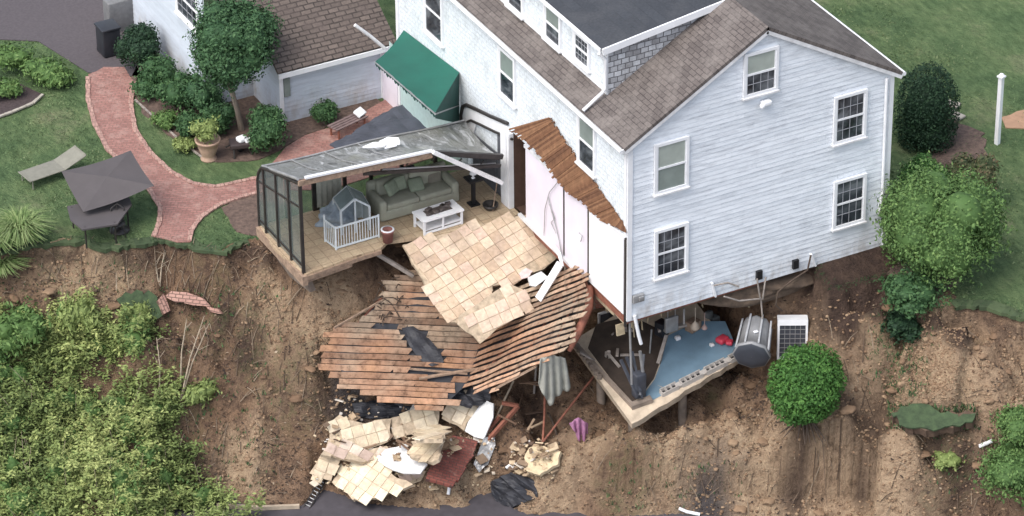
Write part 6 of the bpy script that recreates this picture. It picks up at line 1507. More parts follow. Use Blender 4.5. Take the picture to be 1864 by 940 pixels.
shrub('green shrub at the bottom right corner of the photo', 1876, 905, 1.7, 1.45, 'hedge', 28, 14000, .10, lump=.3, shell=.6)
shrub('low green shrub above the one in the bottom right corner', 1878, 800, 1.0, 1.0, 'hedge', 29, 7000, .10, lump=.3, shell=.6)
shrub('small grey green weed on the lower right slope', 1722, 850, .5, .45, 'olive', 30, 700, .09, lump=.35, shell=.8, stem=False)

# left yard
shrub('dark rounded shrub beside the black bin at the driveway', 256, 130, 1.55, .80, 'dark', 41, 4200, .10, lump=.12)
tp = at(440, 238, Z=ZP); tr = thing('small_tree', 'small dark green tree with a round crown in front of the white wing', 'tree', tp)
cc_ = at(428, 80, Y=tp[1]); leaf_obj('crown', leaves(lobes((cc_[0], cc_[1], cc_[2]), (1.42, 1.35, 1.45), 22, 42, .5), 32000, .11, 42, shell=.55, lump=.2), L['tree'], tr)
m = MB(); mid = at(422, 165, Y=tp[1]); m.tube([tp, tp + (mid - tp) * .5 + np.array([.02, 0, 0]), mid, (cc_ + mid) / 2], [.10, .085, .07, .04], 10)
for i in range(7):
    a = i * .9; m.tube([mid, mid + (cc_ - mid) * .45 + np.array([math.cos(a) * .25, math.sin(a) * .25, .1]), cc_ + np.array([math.cos(a) * .7, math.sin(a) * .7, .2])], [.05, .035, .012], 6)
m.tube([tp + (mid - tp) * .55, at(414, 150, Y=tp[1] + .1)], [.06, .04], 8)
m.build('trunk', M['bark'], tr)
for (px, py, h, rd_, mt, sd, lab) in ((292, 165, 1.15, .60, 'mid', 43, 'leafy green shrub nearest the dark rounded shrub in the bed'), (322, 205, 1.25, .65, 'mid', 44, 'tall leafy green shrub in the middle of the bed left of the tree'), (372, 215, 1.25, .65, 'tree', 45, 'dark green shrub close under the left side of the tree crown'), (352, 248, .8, .50, 'mid', 46, 'low green shrub beside the clay urn'), (386, 250, .9, .5, 'mid', 47, 'green shrub just behind the clay urn')):
    shrub(lab, px, py, h, rd_, mt, sd, 2600, .11, lump=.28, shell=.55, gz=ZP)
for (px, py, h, rd_, mt, sd, lab) in ((268, 180, .8, .5, 'mid', 31, 'low green shrub at the path side of the bed, nearest the driveway'), (300, 232, .55, .42, 'bright', 32, 'pale green low plant on the path side of the bed'), (345, 195, 1.3, .6, 'mid', 33, 'tall green shrub against the white wing left of the tree'), (405, 232, .9, .5, 'tree', 34, 'dark green low shrub at the foot of the small tree'), (335, 275, .4, .35, 'olive', 35, 'small pale plant at the bed edge left of the clay urn')):
    shrub(lab, px, py, h, rd_, mt, sd, 2200, .10, lump=.3, shell=.6, gz=ZP)
shrub('round green shrub in front of the white wing beside the paved courtyard', 492, 275, 1.42, .74, 'mid', 48, 4500, .10, lump=.12, gz=ZP)
shrub('smaller round green shrub against the clapboard wing', 591, 226, .88, .47, 'mid', 49, 2200, .09, lump=.12, gz=ZP)
for (px, py, h, rd_, sd, lab) in ((30, 130, .9, .75, 51, 'light green leafy plant at the left edge by the driveway'), (75, 150, .8, .70, 52, 'light green leafy plant between bark bed and driveway'), (112, 158, .55, .50, 53, 'low light green plant nearest the brick path start'), (10, 175, .5, .5, 54, 'low light green plant in the bark bed at the left edge')):
    shrub(lab, px, py, h, rd_, 'bright', sd, 1700, .15, lump=.3, shell=.6, gz=ZP, aspect=.35, stem=False)
# long bladed ornamental grass
def blades(label, px, py, n, h, spread, seed, mat='blade'):
    p = hit(px, py); p[2] = max(p[2], hz(p[0], p[1])); r = np.random.RandomState(seed); V = []; F = []; C_ = []; b0 = 0
    for i in range(n):
        a = r.rand() * 6.28; d = np.array([math.cos(a), math.sin(a), 0]); s_ = np.array([-d[1], d[0], 0]); L_ = h * (.6 + .5 * r.rand()); out = spread * (.25 + .9 * r.rand()); b_ = p + d * r.rand() * .22
        pts = []
        for t in (0, .35, .7, 1.0): c = b_ + d * out * t ** 1.6 + np.array([0, 0, L_ * (t - .62 * t ** 2.4)]); w_ = .028 * (1 - t * .85); pts += [c - s_ * w_, c + s_ * w_]
        V += pts; F += [[b0 + k * 2, b0 + k * 2 + 1, b0 + k * 2 + 3, b0 + k * 2 + 2] for k in range(3)]; C_ += [min(1, .15 + .7 * r.rand() + .1 * k) for k in range(3)]; b0 += 8
    o = leaf_obj('ornamental_grass', ([np.array(V)], [np.array(F)], [np.array(C_)]), L[mat], loc=p); return tag(o, label, 'grass')
blades('big arching clump of light green ornamental grass at the left brink', 36, 438, 900, 1.5, .95, 61)
blades('arching light green grass clump cut by the left edge of the photo', -12, 452, 600, 1.3, .9, 62)
blades('lower light green grass clump hanging at the left edge over the bare soil', 0, 492, 420, .9, .8, 63)

# clay urn with a leafy plant
u0 = at(380, 290, Z=ZP); ur = thing('clay_urn', 'large pale clay urn with a leafy plant at the edge of the bed', 'urn', u0)
prof = [(.02, 0), (.24, 0), (.25, .05), (.19, .10), (.22, .18), (.30, .42), (.33, .60), (.38, .62), (.39, .70), (.36, .70), (.30, .64), (.02, .60)]
m = MB(); m.lathe(u0, prof, 24); m.build('pot', M['terracotta'], ur)
leaf_obj('foliage', leaves(lobes((u0[0] - .08, u0[1] + .05, u0[2] + 1.02), (.46, .46, .40), 5, 64), 1100, .13, 64, lump=.35, shell=.7, aspect=.4), L['olive'], ur)
# small dark barrow with a white sack on it
bq = at(440, 284, Z=ZP); bk = thing('garden_cart', 'small dark garden cart between the clay urn and the round shrub', 'cart', bq)
b_ = Vector(bq); m = MB(); m.rbox(b_ + Vector((0, .1, .38)), (.62, .46, .16), .03, -.3); m.build('tray', m_simple('dark_cart_tray', (.05, .035, .035), .6), bk)
for dx_ in (-.25, .25):
    m = MB(); m.tube([b_ + Vector((dx_, -.02, .3)), b_ + Vector((dx_ * 1.15, -.12, 0))], .03, 6); m.build('leg', M['metal_dark'], bk)
m = MB(); m.lathe(b_ + Vector((0.05, .25, .16)), [(.02, -.04), (.15, -.05), (.16, 0), (.15, .05), (.02, .04)], 14, Matrix.Rotation(math.pi / 2, 3, 'Y')); m.build('wheel', M['black'], bk)
m = MB(); m.tube([b_ + Vector((-.28, .1, .42)), b_ + Vector((-.55, -.1, .5))], .02, 6); m.build('handle', M['metal_dark'], bk)
m = MB(); p = b_ + Vector((.06, .08, .53)); m.rbox(p, (.30, .26, .16), .06, .2); m.rbox(p + Vector((.16, -.14, -.08)), (.20, .12, .30), .05, .1); tag(m.build('white_sack', M['white'], loc=p), 'white sack lying on the small dark garden cart', 'sack')
# bin
bp = at(205, 104, Z=ZP); bn = thing('wheelie_bin', 'black wheelie bin at the edge of the driveway', 'bin', bp); b_ = Vector(bp)
m = MB(); m.rbox(b_ + Vector((0, .25, .50)), (.60, .62, .9), .04); m.build('body', M['bin'], bn); m = MB(); m.rbox(b_ + Vector((0, .25, .99)), (.66, .70, .08), .03); m.build('lid', M['bin'], bn)
for dx_ in (-.25, .25): m = MB(); m.lathe(b_ + Vector((dx_, .52, .1)), [(.01, -.03), (.1, -.03), (.1, .03), (.01, .03)], 12, Matrix.Rotation(math.pi / 2, 3, 'Y')); m.build('wheel', M['black'], bn)
m = MB(); m.tube([b_ + Vector((-.22, .62, .98)), b_ + Vector((.22, .62, .98))], .02, 6); m.build('handle', M['black'], bn)
p = at(228, 62, Z=ZP); m = MB(); m.rbox(p + np.array([0, .4, .55]), (.9, .5, 1.1), .05); tag(m.build('storage_box', m_simple('grey_storage_box', (.16, .16, .165), .6), loc=p), 'grey storage box behind the dark rounded shrub by the driveway', 'box')

# lounger
lf, lh, lk = at(44, 322, Z=ZP + .32), at(108, 300, Z=ZP + .32), at(146, 274, Z=ZP + .70)
lo = thing('sun_lounger', 'tan sun lounger with raised back on the left lawn', 'lounger', (lh[0], lh[1], ZP))
ax = lh - lf; ax[2] = 0; ax /= np.linalg.norm(ax); sd = np.array([-ax[1], ax[0], 0]) * .34
m = MB(); n_ = np.cross(ax, sd); m.prism([lf - sd, lh - sd, lh + sd, lf + sd], .03, (0, 0, 1)); m.build('seat', M['lounge'], lo)
d2 = lk - lh; nn_ = np.cross(d2, sd); nn_ = nn_ if nn_[2] > 0 else -nn_; m = MB(); m.prism([lh - sd, lk - sd, lk + sd, lh + sd], .03, nn_); m.build('backrest', M['lounge'], lo)
m = MB()
for s_ in (-1, 1): m.tube([lf + sd * s_ - np.array([0, 0, .02]), lh + sd * s_ - np.array([0, 0, .02]), lk + sd * s_ - np.array([0, 0, .02])], .022, 6)
m.tube([lf - sd, lf + sd], .022, 6); m.tube([lk - sd, lk + sd], .022, 6); build_split(m, 'frame_bar', M['lounge'], lo)
for q_ in (lf + ax * .1, lh):
    for s_ in (-1, 1): m = MB(); m.tube([q_ + sd * s_ * .95 - np.array([0, 0, .02]), (q_ + sd * s_ * .95) * np.array([1, 1, 0]) + np.array([0, 0, ZP])], .022, 6); m.build('leg', M['lounge'], lo)
# slumped square parasol
C0, C1, C2, C3_ = at(112, 312, Z=1.05), at(238, 274, Z=1.25), at(280, 338, Z=1.02), at(152, 386, Z=.60)
pa = thing('parasol', 'square purple grey parasol slumped low over the lawn edge', 'parasol', (float((C0 + C2)[0] / 2), float((C0 + C2)[1] / 2), ZP))
apex = (C0 + C1 + C2 + C3_) / 4 + np.array([0, 0, .10])
m = MB(); nb = 8; cs = [C0, C1, C2, C3_]
for i in range(4):
    a, c = cs[i], cs[(i + 1) % 4]
    for j in range(nb):
        for k in range(nb):
            def P_(s_, t): e = a + (c - a) * s_; return apex + (e - apex) * t + np.array([0, 0, -.07 * math.sin(math.pi * s_) * t])
            q = [P_(j / nb, k / nb), P_((j + 1) / nb, k / nb), P_((j + 1) / nb, (k + 1) / nb), P_(j / nb, (k + 1) / nb)]
            m.add(q if k else [q[0], q[2], q[3]], [(0, 1, 2, 3)] if k else [(0, 1, 2)])
m.build('canopy', M['umbrella'], pa)
m = MB()
for c in cs: m.tube([apex - np.array([0, 0, .06]), c - np.array([0, 0, .02])], .014, 5)
m.build('rib', M['metal_dark'], pa)
m = MB(); pf = at(218, 420, Z=ZP); m.tube([apex - np.array([0, 0, .03]), pf], .028, 8); m.build('pole', M['metal_dark'], pa)
m = MB(); m.lathe(pf, [(.02, 0), (.30, 0), (.30, .05), (.08, .10), (.03, .14)], 16); m.build('base', M['metal_dark'], pa)
tb2 = thing('garden_table', 'dark garden table under the slumped parasol at the brink', 'table', at(175, 430, Z=ZP)); z_ = ZP + .72
tp4 = [at(*p, Z=z_) for p in [(122, 376), (232, 350), (240, 372), (214, 408), (150, 418), (128, 400)]]
m = MB(); m.prism(tp4, .05, (0, 0, 1)); m.build('table_top', M['umbrella'], tb2)
ctr_ = np.mean(tp4, 0)
for i in (0, 2, 3, 4): q = tp4[i] + (ctr_ - tp4[i]) * .15; m = MB(); m.tube([q, (q[0], q[1], ZP)], .025, 6); m.build('leg', M['metal_dark'], tb2)
gc_ = thing('garden_chair', 'dark metal garden chair half hidden by the slumped parasol', 'chair', at(216, 430, Z=ZP)); b_ = np.array(gc_.location)
m = MB(); m.lathe(b_ + np.array([0, 0, .42]), [(.01, 0), (.22, 0), (.23, .03), (.01, .04)], 16); m.build('seat', M['metal_dark'], gc_)
m = MB(); m.tube([b_ + np.array([.2, .1, .42]), b_ + np.array([.28, .12, .8]), b_ + np.array([.12, .28, .92]), b_ + np.array([-.08, .28, .8]), b_ + np.array([-.12, .2, .42])], .02, 6); m.tube([b_ + np.array([.05, .2, .42]), b_ + np.array([.12, .28, .92])], .014, 5); m.build('backrest', M['metal_dark'], gc_)
for i in range(4): a = i * 1.57 + .7; m = MB(); m.tube([b_ + np.array([math.cos(a) * .16, math.sin(a) * .16, .42]), b_ + np.array([math.cos(a) * .24, math.sin(a) * .24, 0])], .015, 6); m.build('leg', M['metal_dark'], gc_)
# courtyard: dark sheet and a broken bench
pix = [(600, 266), (640, 246), (672, 224), (712, 200), (738, 194), (756, 214), (780, 236), (690, 262), (618, 274)]
rag('dark_tarp', pix, (np.array([0, 0, 1.0]), np.array([0, 0, ZP + .30])), M['tarp_dark'], 'dark slate tarp spread over the courtyard behind the sunroom roof', 'tarp', .035, 8, thick=.06)
be = thing('bench', 'low weathered bench against the clapboard wing by the courtyard', 'bench', at(645, 232, Z=ZP))
a, c = at(612, 238, Z=ZP + .38), at(668, 212, Z=ZP + .38)
m = MB(); d = (c - a); s_ = np.array([-d[1], d[0], 0]) / np.linalg.norm(d) 
for k in range(4): m.bar(a + s_ * .12 * k, c + s_ * .12 * k, .09, .035)
m.build('seat', m_simple('mauve_bench_wood', (.17, .12, .115), .8, .3, 5), be)
for t in (.08, .92):
    for k in (0, .36): q = a + d * t + s_ * k; m = MB(); m.bar(q - np.array([0, 0, .02]), (q[0], q[1], ZP), .05, .05); m.build('leg', M['wood_red'], be)
m = MB(); p = at(655, 205, Z=ZP + .5); m.rbox(p, (.36, .28, .10), .03, .5, R=Matrix.Rotation(.5, 3, 'Z') @ Matrix.Rotation(.5, 3, 'X')); tag(m.build('white_cushion', M['white'], loc=p), 'white cushion lying on the low weathered bench', 'cushion')
# stepping stones, post on the right lawn
for (px, py, s_, rz, lab) in ((1733, 190, .36, .5, 'pale stepping stone just behind the domed evergreen, the farther of two'), (1739, 211, .40, .3, 'pale stepping stone just right of the domed evergreen, the nearer of two')):
    p = at(px, py, Z=ZP + .05); m = MB(); m.rbox(p, (s_, s_ * 1.3, .08), .03, rz); tag(m.build('stepping_stone', M['stone'], loc=p), lab, 'stepping stone', 'stepping stones by the evergreen')
p = at(1815, 262, Z=ZP); po = thing('white_post', 'tall white post with a small cap standing on the right lawn', 'post', p); b_ = np.array(p)
m = MB(); m.box(b_ + np.array([0, 0, 1.14]), (.13, .13, 2.30), .3); m.build('shaft', M['white'], po); m = MB(); m.box(b_ + np.array([0, 0, 2.31]), (.20, .20, .05), .3); m.lathe(b_ + np.array([0, 0, 2.335]), [(.11, 0), (.07, .06), (.01, .09)], 4); m.build('cap', M['white'], po)

# ------------------------------------------------------------------ what slid down: turf, paving, saplings
def turf(label, pix, lift, seed, thick=.28):
    pl = ground_plane(pix, lift); P = onpl(pl, pix); r = random.Random(seed); root = thing('turf_chunk', label, 'turf', np.mean(P, 0), 'turf chunks torn off the lawn')
    broken('sod', pix, pl, .05, M['turf'], None, .07, .16, seed, root)
    pl2_ = (pl[0], pl[1] - pl[0] * .055); broken('earth', pix, pl2_, thick, m_simple('clod_earth', (.10, .065, .045), .95, .4, 5, bmp=.03), None, .06, .16, seed + 1, root)
    return root
turf('green turf chunk slid below the brink on the left slope', [(212, 545), (228, 532), (270, 528), (286, 540), (296, 575), (280, 585), (240, 572), (222, 560)], .25, 71)
turf('long green turf chunk lying below the tan clods on the right slope', [(1622, 752), (1660, 735), (1694, 738), (1712, 752), (1776, 752), (1770, 768), (1700, 784), (1650, 778)], .25, 72)
pc = thing('path_chunk', 'broken off strip of pink brick path slid down the left slope', 'paving', hit(340, 548))
pix = [(300, 540), (312, 530), (340, 532), (372, 545), (384, 558), (352, 556), (318, 550)]; broken('paving', pix, ground_plane(pix, .35), .10, m_grid('pink_path_brick', (.42, .25, .2), (.33, .18, .15), (.16, .10, .08), .21, .105, .014), ((300, 540), (372, 548)), .03, .2, 73, pc)
pix = [(287, 548), (298, 535), (310, 566), (298, 572)]; broken('paving', pix, ground_plane(pix, .36), .10, m_grid('pink_path_brick', (.42, .25, .2), (.33, .18, .15), (.16, .10, .08), .21, .105, .014), ((287, 548), (298, 572)), .02, .2, 74, pc)
pix = [(372, 556), (396, 562), (404, 572), (384, 568)]; broken('paving', pix, ground_plane(pix, .3), .08, m_grid('pink_path_brick', (.42, .25, .2), (.33, .18, .15), (.16, .10, .08), .21, .105, .014), ((372, 556), (396, 562)), .02, .2, 75, pc)
rr = random.Random(31)
for i, (a, tops, lab) in enumerate((((327, 730), ((372, 575, .25), (380, 590, .3)), 'pair of bare pale sapling stems leaning right on the left slope'), ((328, 700), ((340, 580, .25),), 'single thin bare sapling stem on the left slope'), ((290, 715), ((285, 615, .2),), 'short bare sapling stem left of the leaning pair'), ((212, 530), ((220, 455, .3), (208, 468, .2)), 'bare forked stem at the left brink under the parasol'), ((290, 520), ((300, 455, .2), (282, 470, .2)), 'bare upright twig below the end of the brick path'))):
    p = hit(*a); root = thing('bare_sapling', lab, 'sapling', p, 'bare saplings on the left slope')
    for (tx, ty, _) in tops:
        t_ = at(tx, ty, Y=p[1] + .35); m = MB(); md_ = p + (t_ - p) * .5 + np.array([rr.uniform(-.06, .06), 0, .02]); m.tube([p - np.array([0, 0, .1]), md_, t_], [.030, .022, .010], 6)
        for k in range(4): q = p + (t_ - p) * rr.uniform(.5, .95); m.tube([q, q + np.array([rr.uniform(-.3, .3), rr.uniform(-.2, .2), rr.uniform(.1, .3)])], [.010, .005], 5)
        m.build('trunk', M['twig'], root)

# shrubs one can tell apart on the left slope, then the thicket
for (px, py, h, rd_, mt, sd, n_, lab) in ((150, 610, 1.35, .62, 'olive', 81, 2600, 'yellow green upright shrub highest on the left slope'), (36, 640, 1.5, .95, 'bright', 82, 4200, 'fresh green shrub at the left edge below the bare soil'), (245, 600, .9, .5, 'olive', 83, 1500, 'small yellow green shrub beside the slid turf chunk'), (365, 735, .7, .5, 'olive', 84, 1100, 'small yellow green shrub at the foot of the leaning saplings')):
    shrub(lab, px, py, h, rd_, mt, sd, n_, .15, 8, lump=.35, shell=.65, aspect=.38, tip=.3)
r = np.random.RandomState(17); bl = []; plants = []
edge = lambda y: np.interp(y, [560, 600, 660, 720, 780, 850, 900, 950], [180, 262, 285, 305, 325, 330, 380, 440])
poly_gap = [(185, 690, 52, 40), (240, 815, 26, 26), (110, 700, 40, 24), (210, 572, 46, 20), (330, 790, 26, 30), (60, 570, 50, 20), (150, 760, 24, 20), (270, 720, 24, 24), (40, 800, 26, 18)]
dens = lambda x, y: vnoise(np.array([x]), np.array([y]), 1.4, 61)[0]
tries = 0
while len(plants) < 2300 and tries < 14000:
    tries += 1
    py = r.uniform(575, 1010); px = r.uniform(-120, edge(min(py, 949)) + r.normal() * 16)
    if any(((px - g[0]) / g[2]) ** 2 + ((py - 12 - g[1]) / g[3]) ** 2 < 1 for g in poly_gap) and r.rand() < .9: continue
    p = hit(px, py)
    if dens(p[0], p[1]) < -.22 and r.rand() < .7: continue
    plants.append(p)
    if r.rand() < .022: bl.append(((p[0], p[1], p[2] + .25), (r.uniform(.3, .55), r.uniform(.3, .55), r.uniform(.3, .5))))
Vs, Fs, Cs, b0 = [], [], [], 0
for p in plants:       # arching stems with paired leaflets
    dn = dens(p[0] + 7, p[1]); h = np.clip(r.normal(.72 + .8 * dn, .22), .25, 1.5); a = r.rand() * 6.28; out = h * r.uniform(.2, .8); d = np.array([math.cos(a), math.sin(a), 0]); k = int(22 + h * 24)
    t = np.sort(r.rand(k)) * .85 + .15; c = p + d * (out * t ** 1.5)[:, None] + np.array([0, 0, 1.0]) * (h * (t - .25 * t ** 3))[:, None] + r.normal(size=(k, 3)) * .05
    an = r.rand(k) * 6.28; tg = np.stack([np.cos(an), np.sin(an), r.uniform(-.55, .25, k)], 1); nz_ = np.array([0, 0, 1.0]) + r.normal(size=(k, 3)) * .45
    sd_ = np.cross(tg, nz_); sd_ /= np.linalg.norm(sd_, axis=1)[:, None]; sz = (.075 + .09 * r.rand(k))[:, None]; w_ = sz * r.uniform(.16, .26)
    q = np.stack([c, c + tg * sz * .5 + sd_ * w_, c + tg * sz, c + tg * sz * .5 - sd_ * w_], 1)
    Vs.append(q.reshape(-1, 3)); Fs.append(np.arange(k * 4).reshape(k, 4) + b0); b0 += 4 * k
    Cs.append(np.clip(.15 + .5 * r.rand(k) + 1.2 * dens(p[0] - 13, p[1]) + .25 * t * r.rand() + r.normal() * .14, 0, 1))
for p in [plants[i] for i in r.choice(len(plants), 1500)]:
    k = 26; c = p + r.normal(size=(k, 3)) * np.array([.22, .22, .07]) + np.array([0, 0, .12]); an = r.rand(k) * 6.28; tg = np.stack([np.cos(an), np.sin(an), r.uniform(-.3, .3, k)], 1); sd_ = np.stack([-np.sin(an), np.cos(an), r.uniform(-.3, .3, k)], 1); sz = (.06 + .08 * r.rand(k))[:, None]
    q = np.stack([c, c + tg * sz * .5 + sd_ * sz * .28, c + tg * sz, c + tg * sz * .5 - sd_ * sz * .28], 1); Vs.append(q.reshape(-1, 3)); Fs.append(np.arange(k * 4).reshape(k, 4) + b0); b0 += 4 * k; Cs.append(np.clip(.3 * r.rand(k) + .2 + .8 * dens(p[0] - 13, p[1]), 0, 1))
th = leaf_obj('thicket', (Vs, Fs, Cs), L['olive'])
struct(th, 'stuff', 'yellow green thicket of wild shrubs covering the lower left slope', 'thicket')
o = leaf_obj('thicket', leaves(bl, 16000, .13, 19, shell=.7, lump=.42, aspect=.4, core=True), L['bright']); struct(o, 'stuff', 'fresher green growth mixed through the wild thicket on the left', 'thicket')
m = MB()
for i in range(90):
    p = plants[r.randint(len(plants))]; m.tube([p, p + np.array([r.normal() * .25, r.normal() * .25, r.uniform(.5, 1.2)])], [.014, .005], 4, cap=False)
struct(m.build('dead_stalks', M['twig']), 'stuff', 'dead pale stalks standing in the thicket', 'stalks')

# clods, roots and litter on the bare soil
bare = np.argwhere((~ins) & (GX > -15) & (GX < 13) & (GY > -8.5) & (GY < 13.5) & (H > -5.98) & (dist > .1))
bx_, by_ = GX[bare[:, 0], bare[:, 1]], GY[bare[:, 0], bare[:, 1]]
# picture-side depth below the brink is not needed: clods gather where the soil is tan, litter where it is not
tn = tan[bare[:, 0], bare[:, 1]]; blkm = ib[bare[:, 0], bare[:, 1]]
r = np.random.RandomState(23)
bm = bmesh.new(); bmesh.ops.create_icosphere(bm, subdivisions=1, radius=1); ico = np.array([v.co[:] for v in bm.verts]); bm.verts.index_update(); icf = np.array([[v.index for v in f.verts] for f in bm.faces]); bm.free()
pw = .25 + 1.2 * tn + 4 * blkm; pick = r.choice(len(bare), 8000, p=pw / pw.sum()); Vs, Fs, Cs = [], [], []
for q, k in enumerate(pick):
    on_ = blkm[k]; s_ = r.uniform(.015, .06) if not on_ else (r.uniform(.015, .05) if r.rand() < .988 else r.uniform(.07, .13))
    x, y = bx_[k] + r.uniform(-.05, .05), by_[k] + r.uniform(-.05, .05)
    v = ico * (1 + .5 * (r.rand(len(ico), 1) - .5)) * s_ * np.array([r.uniform(.7, 1.3), r.uniform(.7, 1.3), r.uniform(.5, .85)]); Vs.append(v + np.array([x, y, hz(x, y) + s_ * .15])); Fs.append(icf + q * len(ico)); Cs.append(np.clip(np.full(len(icf), (.72 if on_ else .35 + .4 * tn[k]) + r.normal() * .22), 0, 1))
bm = bmesh.new(); bmesh.ops.create_icosphere(bm, subdivisions=3, radius=1); ic3 = np.array([v.co[:] for v in bm.verts]); bm.verts.index_update(); if3 = np.array([[v.index for v in f.verts] for f in bm.faces]); bm.free()
b0 = sum(len(v) for v in Vs); pk = r.choice(len(bare), 70, p=(.3 + tn) / (.3 + tn).sum())
for k in pk:      # slumped blocks of soil
    s_ = r.uniform(.07, .19); q0 = r.rand(3) * 50; f_ = 1 + .55 * vnoise(ic3[:, 0] + ic3[:, 2] * .7 + q0[0], ic3[:, 1] + q0[1], .7, 91) + .3 * vnoise(ic3[:, 0] + q0[2], ic3[:, 2] + ic3[:, 1], .3, 92)
    v = ic3 * f_[:, None] * s_ * np.array([r.uniform(.7, 1.5), r.uniform(.7, 1.5), r.uniform(.35, .6)]); Vs.append(v + np.array([bx_[k], by_[k], hz(bx_[k], by_[k]) - s_ * .05])); Fs.append(if3 + b0); b0 += len(ic3); Cs.append(np.clip(np.full(len(if3), .35 + .35 * tn[k] + r.normal() * .08), 0, 1))
struct(leaf_obj('soil_clods', (Vs, Fs, Cs), M['soilclod']), 'stuff', 'crumbly clods scattered over the bare slope', 'soil')
# leaf litter and bark flakes lying on the bare ground
pw = np.clip(1.0 - .75 * tn - blkm, .03, 1) * np.clip(.5 + 2.2 * vnoise(bx_, by_, 1.3, 81), .05, 2); pick = r.choice(len(bare), 10000, p=pw / pw.sum())
x = bx_[pick] + r.uniform(-.05, .05, len(pick)); y = by_[pick] + r.uniform(-.05, .05, len(pick)); z = np.array([hz(a, c) for a, c in zip(x, y)]) + .02
an = r.rand(len(pick)) * 6.28; sz = r.uniform(.02, .075, len(pick)); t1 = np.stack([np.cos(an), np.sin(an), r.uniform(-.5, .5, len(pick))], 1) * sz[:, None]; t2 = np.stack([-np.sin(an), np.cos(an), r.uniform(-.5, .5, len(pick))], 1) * (sz * r.uniform(.3, .8, len(pick)))[:, None]
P = np.stack([x, y, z], 1); V = np.stack([P - t1, P - t2, P + t1, P + t2], 1).reshape(-1, 3)
struct(leaf_obj('leaf_litter', ([V], [np.arange(len(V)).reshape(-1, 4)], [r.rand(len(pick)) ** 1.5]), m_vc('leaf_litter', [(0, (.035, .026, .023)), (.5, (.11, .075, .055)), (.8, (.22, .155, .105)), (1, (.36, .29, .21))], .95)), 'stuff', 'dead leaves and bark flakes littering the bare slope', 'litter')
m = MB()
for i in range(520):
    z = r.random(); px, py = (r.uniform(280, 600), r.uniform(460, 900)) if z < .45 else (r.uniform(1050, 1864), r.uniform(600, 930)) if z < .8 else (r.uniform(-20, 480), r.uniform(440, 560))
    p = hit(px, py)
    if p[2] > ZP - .12: continue
    L_ = r.uniform(.12, .5); a = r.uniform(0, 6.28); d = np.array([math.cos(a), math.sin(a), 0]) * L_; e = p + d; e[2] = hz(e[0], e[1]) + r.uniform(0, .12)
    m.tube([p + np.array([0, 0, .03]), (p + e) / 2 + np.array([0, 0, r.uniform(.02, .12)]), e], [.014, .011, .005], 4, c_=r.random(), cap=False)
struct(m.build('root_litter', m_vc('root_litter', [(0, (.06, .042, .032)), (.6, (.18, .13, .095)), (1, (.36, .29, .21))], .95)), 'stuff', 'roots and twigs littering the bare slope', 'litter')
# ragged grass fringe hanging at the brink and weeds on the slope
V, F, C_, b0 = [], [], [], 0; rn = np.random.RandomState(5)
edge_pts = np.argwhere((ins[1:-1, 1:-1]) & (dist[1:-1, 1:-1] < .22)) + 1
edge_pts = edge_pts[rn.rand(len(edge_pts)) < .9]
for (i, j) in edge_pts:
    x, y = xs[i], ys[j]
    if not (-19 < x < 17 and -9 < y < 16) or (-.2 < x < 8.6 and y > -.1) or (-7.0 < x < 0 and y > 6): continue
    for _ in range(5):
        c = np.array([x + rn.uniform(-.12, .12), y + rn.uniform(-.12, .12), H[i, j]]); a = rn.rand() * 6.28; d = np.array([math.cos(a), math.sin(a), 0]) * .014; l_ = rn.uniform(.05, .14); o_v = np.array([rn.uniform(-.08, .08), -rn.uniform(0, .10), l_ * rn.uniform(-.3, 1)])
        V += [c - d, c + d, c + o_v]; F.append([b0, b0 + 1, b0 + 2]); C_.append(rn.rand() * .7); b0 += 3
for k in range(1150):
    z = rn.rand() if k < 750 else 2.0
    px, py = (rn.uniform(300, 520), rn.uniform(520, 900)) if z < .35 else (rn.normal(1640, 30), rn.uniform(560, 720)) if z < .7 else (rn.uniform(1100, 1360), rn.uniform(840, 930)) if z < .78 else (rn.normal(1730, 25), rn.normal(850, 20)) if z < .85 else (rn.uniform(1618, 1780), rn.uniform(738, 782)) if z > 1.8 else (rn.uniform(-20, 300), rn.uniform(470, 620))
    p = hit(px, py)
    for _ in range(4):
        a = rn.rand() * 6.28; d = np.array([math.cos(a), math.sin(a), 0]); c = p + rn.normal(size=3) * np.array([.07, .07, 0]); l_ = rn.uniform(.05, .16)
        V += [c - d * .02, c + d * .02, c + np.array([rn.uniform(-.07, .07), rn.uniform(-.07, .07), l_])]; F.append([b0, b0 + 1, b0 + 2]); C_.append(rn.rand()); b0 += 3
lw_ = np.argwhere(ins & (grass > .9) & (GX > -17) & (GX < 20) & (GY > -6) & (GY < 26)); lw_ = lw_[~((GX[lw_[:, 0], lw_[:, 1]] > -7.2) & (GX[lw_[:, 0], lw_[:, 1]] < 8.9) & (GY[lw_[:, 0], lw_[:, 1]] > -.2))]
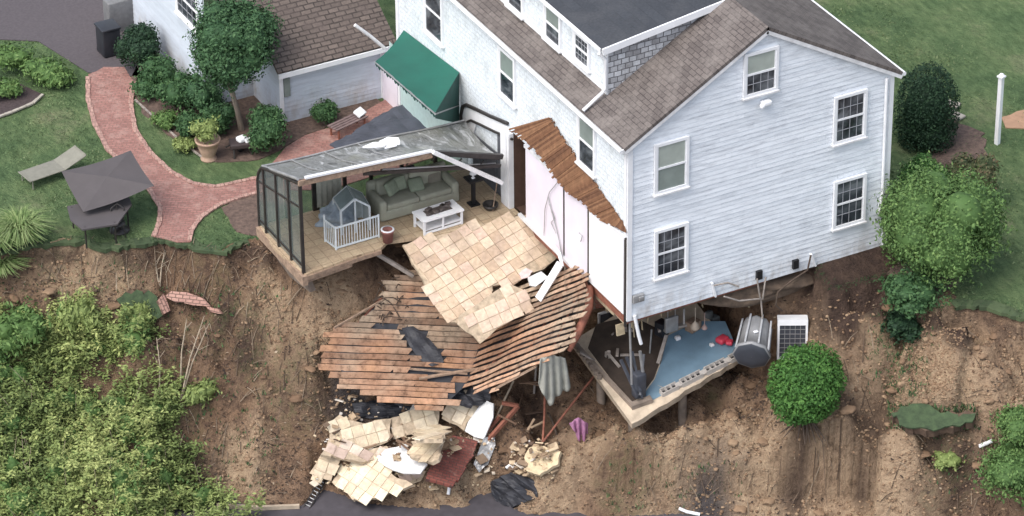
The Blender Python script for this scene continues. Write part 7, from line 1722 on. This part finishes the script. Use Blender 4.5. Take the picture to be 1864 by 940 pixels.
PXW = np.array([W(*p) for p in pathpx]); lx, ly = GX[lw_[:, 0], lw_[:, 1]], GY[lw_[:, 0], lw_[:, 1]]; keep = (~inside(lx, ly, PXW)) & (pdist(lx, ly, PXW) > .25); lw_ = lw_[keep]
for nm_, pix_ in (('a', [(-30, -20), (270, -20), (300, 40), (262, 140), (160, 132), (70, 75), (-30, 70)]), ('b', [(236, 150), (258, 205), (330, 262), (372, 288), (400, 296), (470, 292), (510, 272), (640, 150), (400, 90), (250, 120)]), ('c', [(-40, 130), (30, 150), (78, 172), (60, 188), (0, 214), (-40, 225)])):
    pg = np.array([W(*p) for p in pix_]); lw_ = lw_[~inside(GX[lw_[:, 0], lw_[:, 1]], GY[lw_[:, 0], lw_[:, 1]], pg)]
lx, ly = GX[lw_[:, 0], lw_[:, 1]], GY[lw_[:, 0], lw_[:, 1]]; wgt = np.clip(.35 + 1.6 * vnoise(lx, ly, 1.1, 95) + 1.0 * vnoise(lx, ly, .4, 96), .02, 2)
pk = rn.choice(len(lw_), 26000, p=wgt / wgt.sum()); n_ = len(pk); an = rn.rand(n_) * 6.28; base_ = np.stack([lx[pk] + rn.uniform(-.06, .06, n_), ly[pk] + rn.uniform(-.06, .06, n_), H[lw_[pk, 0], lw_[pk, 1]] + .005], 1); d_ = np.stack([np.cos(an), np.sin(an), np.zeros(n_)], 1) * rn.uniform(.012, .035, n_)[:, None]; tip_ = base_ + np.stack([rn.uniform(-.06, .06, n_), rn.uniform(-.06, .06, n_), rn.uniform(.02, .06, n_)], 1)
Vl = np.stack([base_ - d_, base_ + d_, tip_], 1).reshape(-1, 3)
struct(leaf_obj('lawn_tufts', ([Vl], [np.arange(len(Vl)).reshape(-1, 3)], [np.clip(rn.rand(n_) * .6 + .9 * vnoise(base_[:, 0], base_[:, 1], .9, 97) + .15, 0, 1)]), m_leaf('lawn_blade', [(0, (.066, .114, .050)), (.5, (.115, .175, .076)), (1, (.21, .24, .125))])), 'stuff', 'uneven tufts of grass in the lawn', 'grass')
struct(leaf_obj('weeds', ([np.array(V)], [np.array(F)], [np.array(C_)]), L['mid']), 'stuff', 'ragged grass and weeds along the brink and slope', 'weeds')
